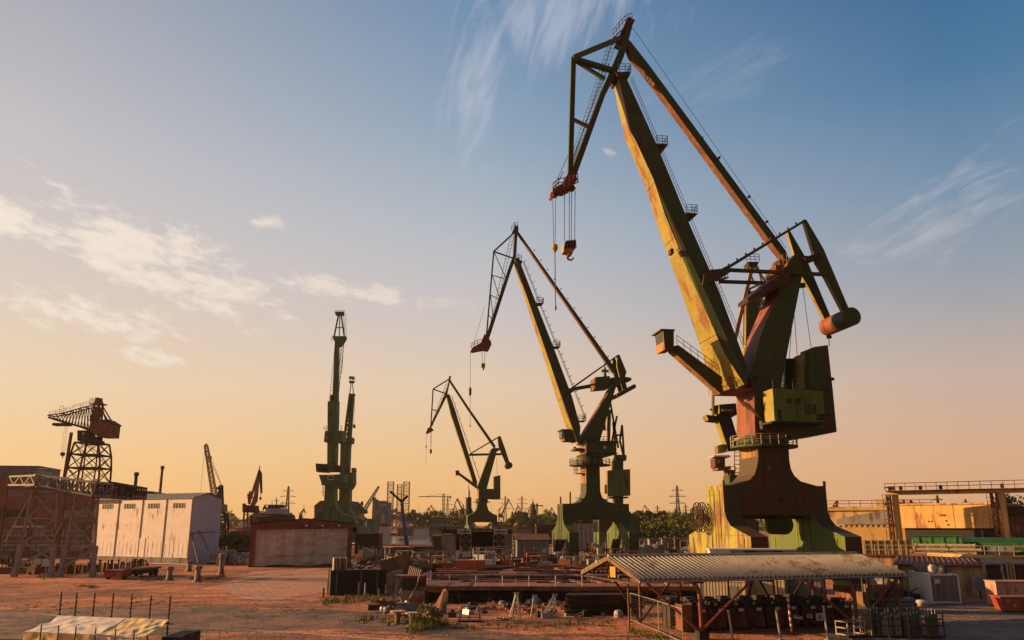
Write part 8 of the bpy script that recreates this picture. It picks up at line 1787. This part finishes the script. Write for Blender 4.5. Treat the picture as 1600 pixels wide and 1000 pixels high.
def dockcrane(px, yb, Y, s, lab, m, flip=1):
    f = Far(Y, 'dock_crane', lab, 'crane', px); u = lambda x, y: (px + flip * x * s, yb + y * s)
    f.bars('portal', ((u(-3, 0), u(-2.2, -9)), (u(3, 0), u(2.2, -9)), (u(-2.5, -9), u(2.5, -9)), (u(-2.6, -4), u(2.6, -4)), (u(-3, 0), u(2.4, -8)), (u(3, 0), u(-2.4, -8))), .5, m, (-1.5, 1.5)); f.poly('machinery_house', [u(-2.5, -9), u(3, -9), u(3, -13), u(-1.5, -13)], 2, m)
    f.bars('jib', ((u(-1, -12), u(-8, -27)), (u(0, -12), u(-8, -27)), (u(-2.4, -16), u(-1.3, -15.5)), (u(-4.7, -21), u(-3.8, -19.6))), .6, m); f.bars('beak_boom', ((u(-8, -28), u(-13, -17)), (u(-8, -27), u(-6, -29))), .55, m); f.bars('a_frame', ((u(1.5, -13), u(1, -19)), (u(2.6, -13), u(1, -19)), (u(1, -19), u(-8, -27.5)), (u(1, -19), u(4, -15))), .35, m)
for a in ((783, 822, 600, 1.5, 'orange dock crane pointing right, right of the small green crane', m_farred, -1), (822, 818, 640, 1.05, 'red dock crane with folded beak left of the dark spire', m_farred, -1), (610, 812, 700, .9, 'small red dock crane before the rig legs', m_farred, 1), (648, 822, 620, .55, 'tiny orange crane right of the rig', m_orange, -1), (722, 806, 520, .95, 'reddish dock crane with bent beak left of the small green crane', m_farred, 1), (680, 812, 760, .8, 'grey dock crane left of the long tower crane', m_farsteel, 1), (705, 812, 760, .8, 'grey red dock crane right of the lattice pylon', m_farred, -1), (818, 812, 520, .35, 'small low crane left of the red dock crane', m_farsteel, 1), (872, 822, 380, .7, 'pale crane left of the legs of the second crane', m_fargrey, 1), (325, 828, 380, .9, 'pale quay crane behind the white shed corner', m_fargrey, 1), (1305, 792, 360, .35, 'small rusty crane on the dry dock wall', m_farred, -1), (418, 806, 330, .55, 'dark little crane left of the gabled building', m_dkrust, 1), (1425, 790, 300, .3, 'red stub crane behind the caisson', m_farred, 1), (470, 812, 520, .6, 'thin rusty crane left of the gabled building', m_farred, -1), (585, 816, 640, .7, 'slim grey crane at the foot of the silo', m_farsteel, -1), (598, 818, 480, .8, 'cream quay crane standing in the lane', m_cream, 1), (664, 814, 800, .75, 'slim red crane under the long tower crane jib', m_farred, -1), (802, 818, 700, 1.0, 'slim grey crane between two pylons', m_farsteel, -1), (856, 816, 640, .8, 'thin red crane left of the second green crane', m_farred, -1), (884, 818, 600, .9, 'thin grey crane behind the left leg of the second green crane', m_farsteel, 1), (1012, 806, 800, .6, 'thin red crane above the poplars', m_farred, 1)): dockcrane(*a)
f = Far(420, 'lighthouse_mast', 'red and white banded lighthouse like mast with a dark waist, beside the small green crane', 'mast', 732)
p = gz(f, 731.7); z = lambda y: f.P(731, y).z; MB().lathe(p, [(1.1, 0), (.9, z(804))], 12).build('base_tube', m_orange, f.th, world=True); MB().lathe(p, [(2.0, z(804)), (2.0, z(797)), (1.5, z(796)), (1.4, z(777))], 12).build('dark_waist', m_dkrust, f.th, world=True); MB().lathe(p, [(.7, z(777)), (.6, z(766))], 10).build('pale_band', m_white, f.th, world=True); MB().lathe(p, [(.25, z(766)), (.08, z(755))], 8).build('antenna', m_farred, f.th, world=True)
f = Far(560, 'church_spire', 'slim dark spire on the horizon left of the second green crane', 'spire', 833)
p = gz(f, 833); z = lambda y: f.P(833, y).z; MB().lathe(p, [(2.2, 0), (2.2, z(797)), (1.6, z(796)), (1.5, z(791)), (.3, z(784)), (.1, z(778.5))], 8).build('tower', m_dkrust, f.th, world=True); MB().lathe(p, [(2.5, z(803)), (2.5, z(802))], 8).build('cornice', m_black, f.th, world=True)
for px, yt, Y, lab in ((432, 796, 500, 'thin mast behind the moored ship'), (476, 790, 520, 'thin mast left of the gabled building'), (602, 792, 520, 'thin mast right of the silo'), (655, 788, 700, 'thin mast below the long tower crane jib'), (768, 790, 700, 'thin mast right of the small green crane'), (848, 792, 600, 'thin mast right of the dark spire'), (904, 778, 300, 'thin dark mast behind the portal of the second crane'), (1389, 762, 200, 'thin lamp mast at the left gantry column')): f = Far(Y, 'light_mast', lab, 'mast', px); p = f.P(px, yt); MB().tube(V((p.x, Y, 0)), p, .16, .07, 8).build('pole', m_dkrust, f.th, world=True); MB().beam(p, p + V((-1.2, 0, -.1)), .2).build('lamp_arm', m_dkrust, f.th, world=True)
# low far buildings
def far_build(x0, yt, x1, Y, D, lab, m, roof, floors=0, cols=0, nm='far_building'):
    f = Far(Y, nm, lab, 'building', (x0 + x1) / 2); f.box('wall', x0, 830, x1, yt, D, m, True); a, b_ = f.P(x0, yt), f.P(x1, yt); MB().b(a.x - .3, b_.x + .3, Y - .3, Y + D + .3, a.z, a.z + .5).build('roof', roof, f.th, world=True)
    for j in range(floors):
        for i in range(cols): w_ = (b_.x - a.x) / cols; zz = a.z * (j + .35) / floors; MB().b(a.x + w_ * (i + .25), a.x + w_ * (i + .75), Y - .08, Y - .01, zz, zz + a.z / floors * .45).build('window', m_glass, f.th, world=True)
far_build(673, 811, 704, 430, 12, 'brown four storey block with rows of small windows beyond the water', m_farwall, m_dkrust, 3, 7)
for a in ((640, 826, 668, 500, 8, 'long low white shed beyond the water', m_white, m_fargrey), (700, 825, 724, 440, 8, 'low brown sheds right of the four storey block', m_farwall, m_rust), (768, 822, 800, 300, 9, 'low rust roofed shed behind the dock building', m_farwall, m_rust), (806, 826, 830, 290, 8, 'low tan shed with a rusty roof right of the grey shed', m_farwall, m_rust), (838, 821, 868, 320, 10, 'dark brown shed left of the second crane', m_dkrust, m_farsteel), (826, 814, 846, 480, 10, 'long grey roofed hall behind the trees', m_fargrey, m_farsteel), (592, 822, 606, 330, 8, 'pale machinery tower house in the lane', m_white, m_rust), (573, 812, 584, 420, 10, 'green grey shed left of the silo', m_grgreen, m_fargrey), (355, 832, 384, 300, 8, 'dark reddish shed behind the shrubs', m_farred, m_dkrust), (300, 829, 340, 330, 8, 'grey shed behind the white shed', m_fargrey, m_dkrust), (1080, 828, 1108, 300, 8, 'dark shed behind the cable reel', m_dkrust, m_farsteel), (985, 829, 1006, 260, 8, 'pinkish shed right of the second crane', m_farwall, m_rust)): far_build(*a)
# ships beyond
for x0, x1, Y, lab, m in ((560, 584, 450, 'white coaster with stacked decks left of the lane', m_white), (622, 646, 470, 'red hulled tug beyond the water', m_farred), (372, 392, 420, 'red and white ship behind the orange quay crane', m_farred)):
    f = Far(Y, 'moored_ship', lab, 'ship', (x0 + x1) / 2); w_ = x1 - x0; f.poly('hull', [(x0, 825), (x1, 823), (x1 - w_ * .08, 838), (x0 + w_ * .06, 838)], 4, m); f.poly('deckhouse', [(x0 + w_ * .2, 819), (x0 + w_ * .6, 819), (x0 + w_ * .65, 824.8), (x0 + w_ * .15, 824.9)], 3, m_white); f.poly('bridge', [(x0 + w_ * .25, 815), (x0 + w_ * .5, 815), (x0 + w_ * .55, 818.9), (x0 + w_ * .22, 818.9)], 2.5, m_white); f.bars('mast', (((x0 + w_ * .4, 815), (x0 + w_ * .4, 806)), ((x0 + w_ * .33, 810), (x0 + w_ * .47, 810))), .3, m_dkrust)
# the air: thin evening haze
m = bpy.data.materials.new('evening_haze'); m.use_nodes = True; m.node_tree.nodes.clear(); t = NT(m.node_tree); o_ = t.N('ShaderNodeOutputMaterial'); pv = t.N('ShaderNodeVolumePrincipled'); t.l.new(pv.outputs[0], o_.inputs['Volume'])
pv.inputs['Color'].default_value = (.95, .82, .70, 1); pv.inputs['Density'].default_value = .000055; pv.inputs['Anisotropy'].default_value = .3
HAZE = MB().b(-1900, 1900, -60, 1900, -1, 92).build('haze', m); tag(HAZE, kind='stuff')
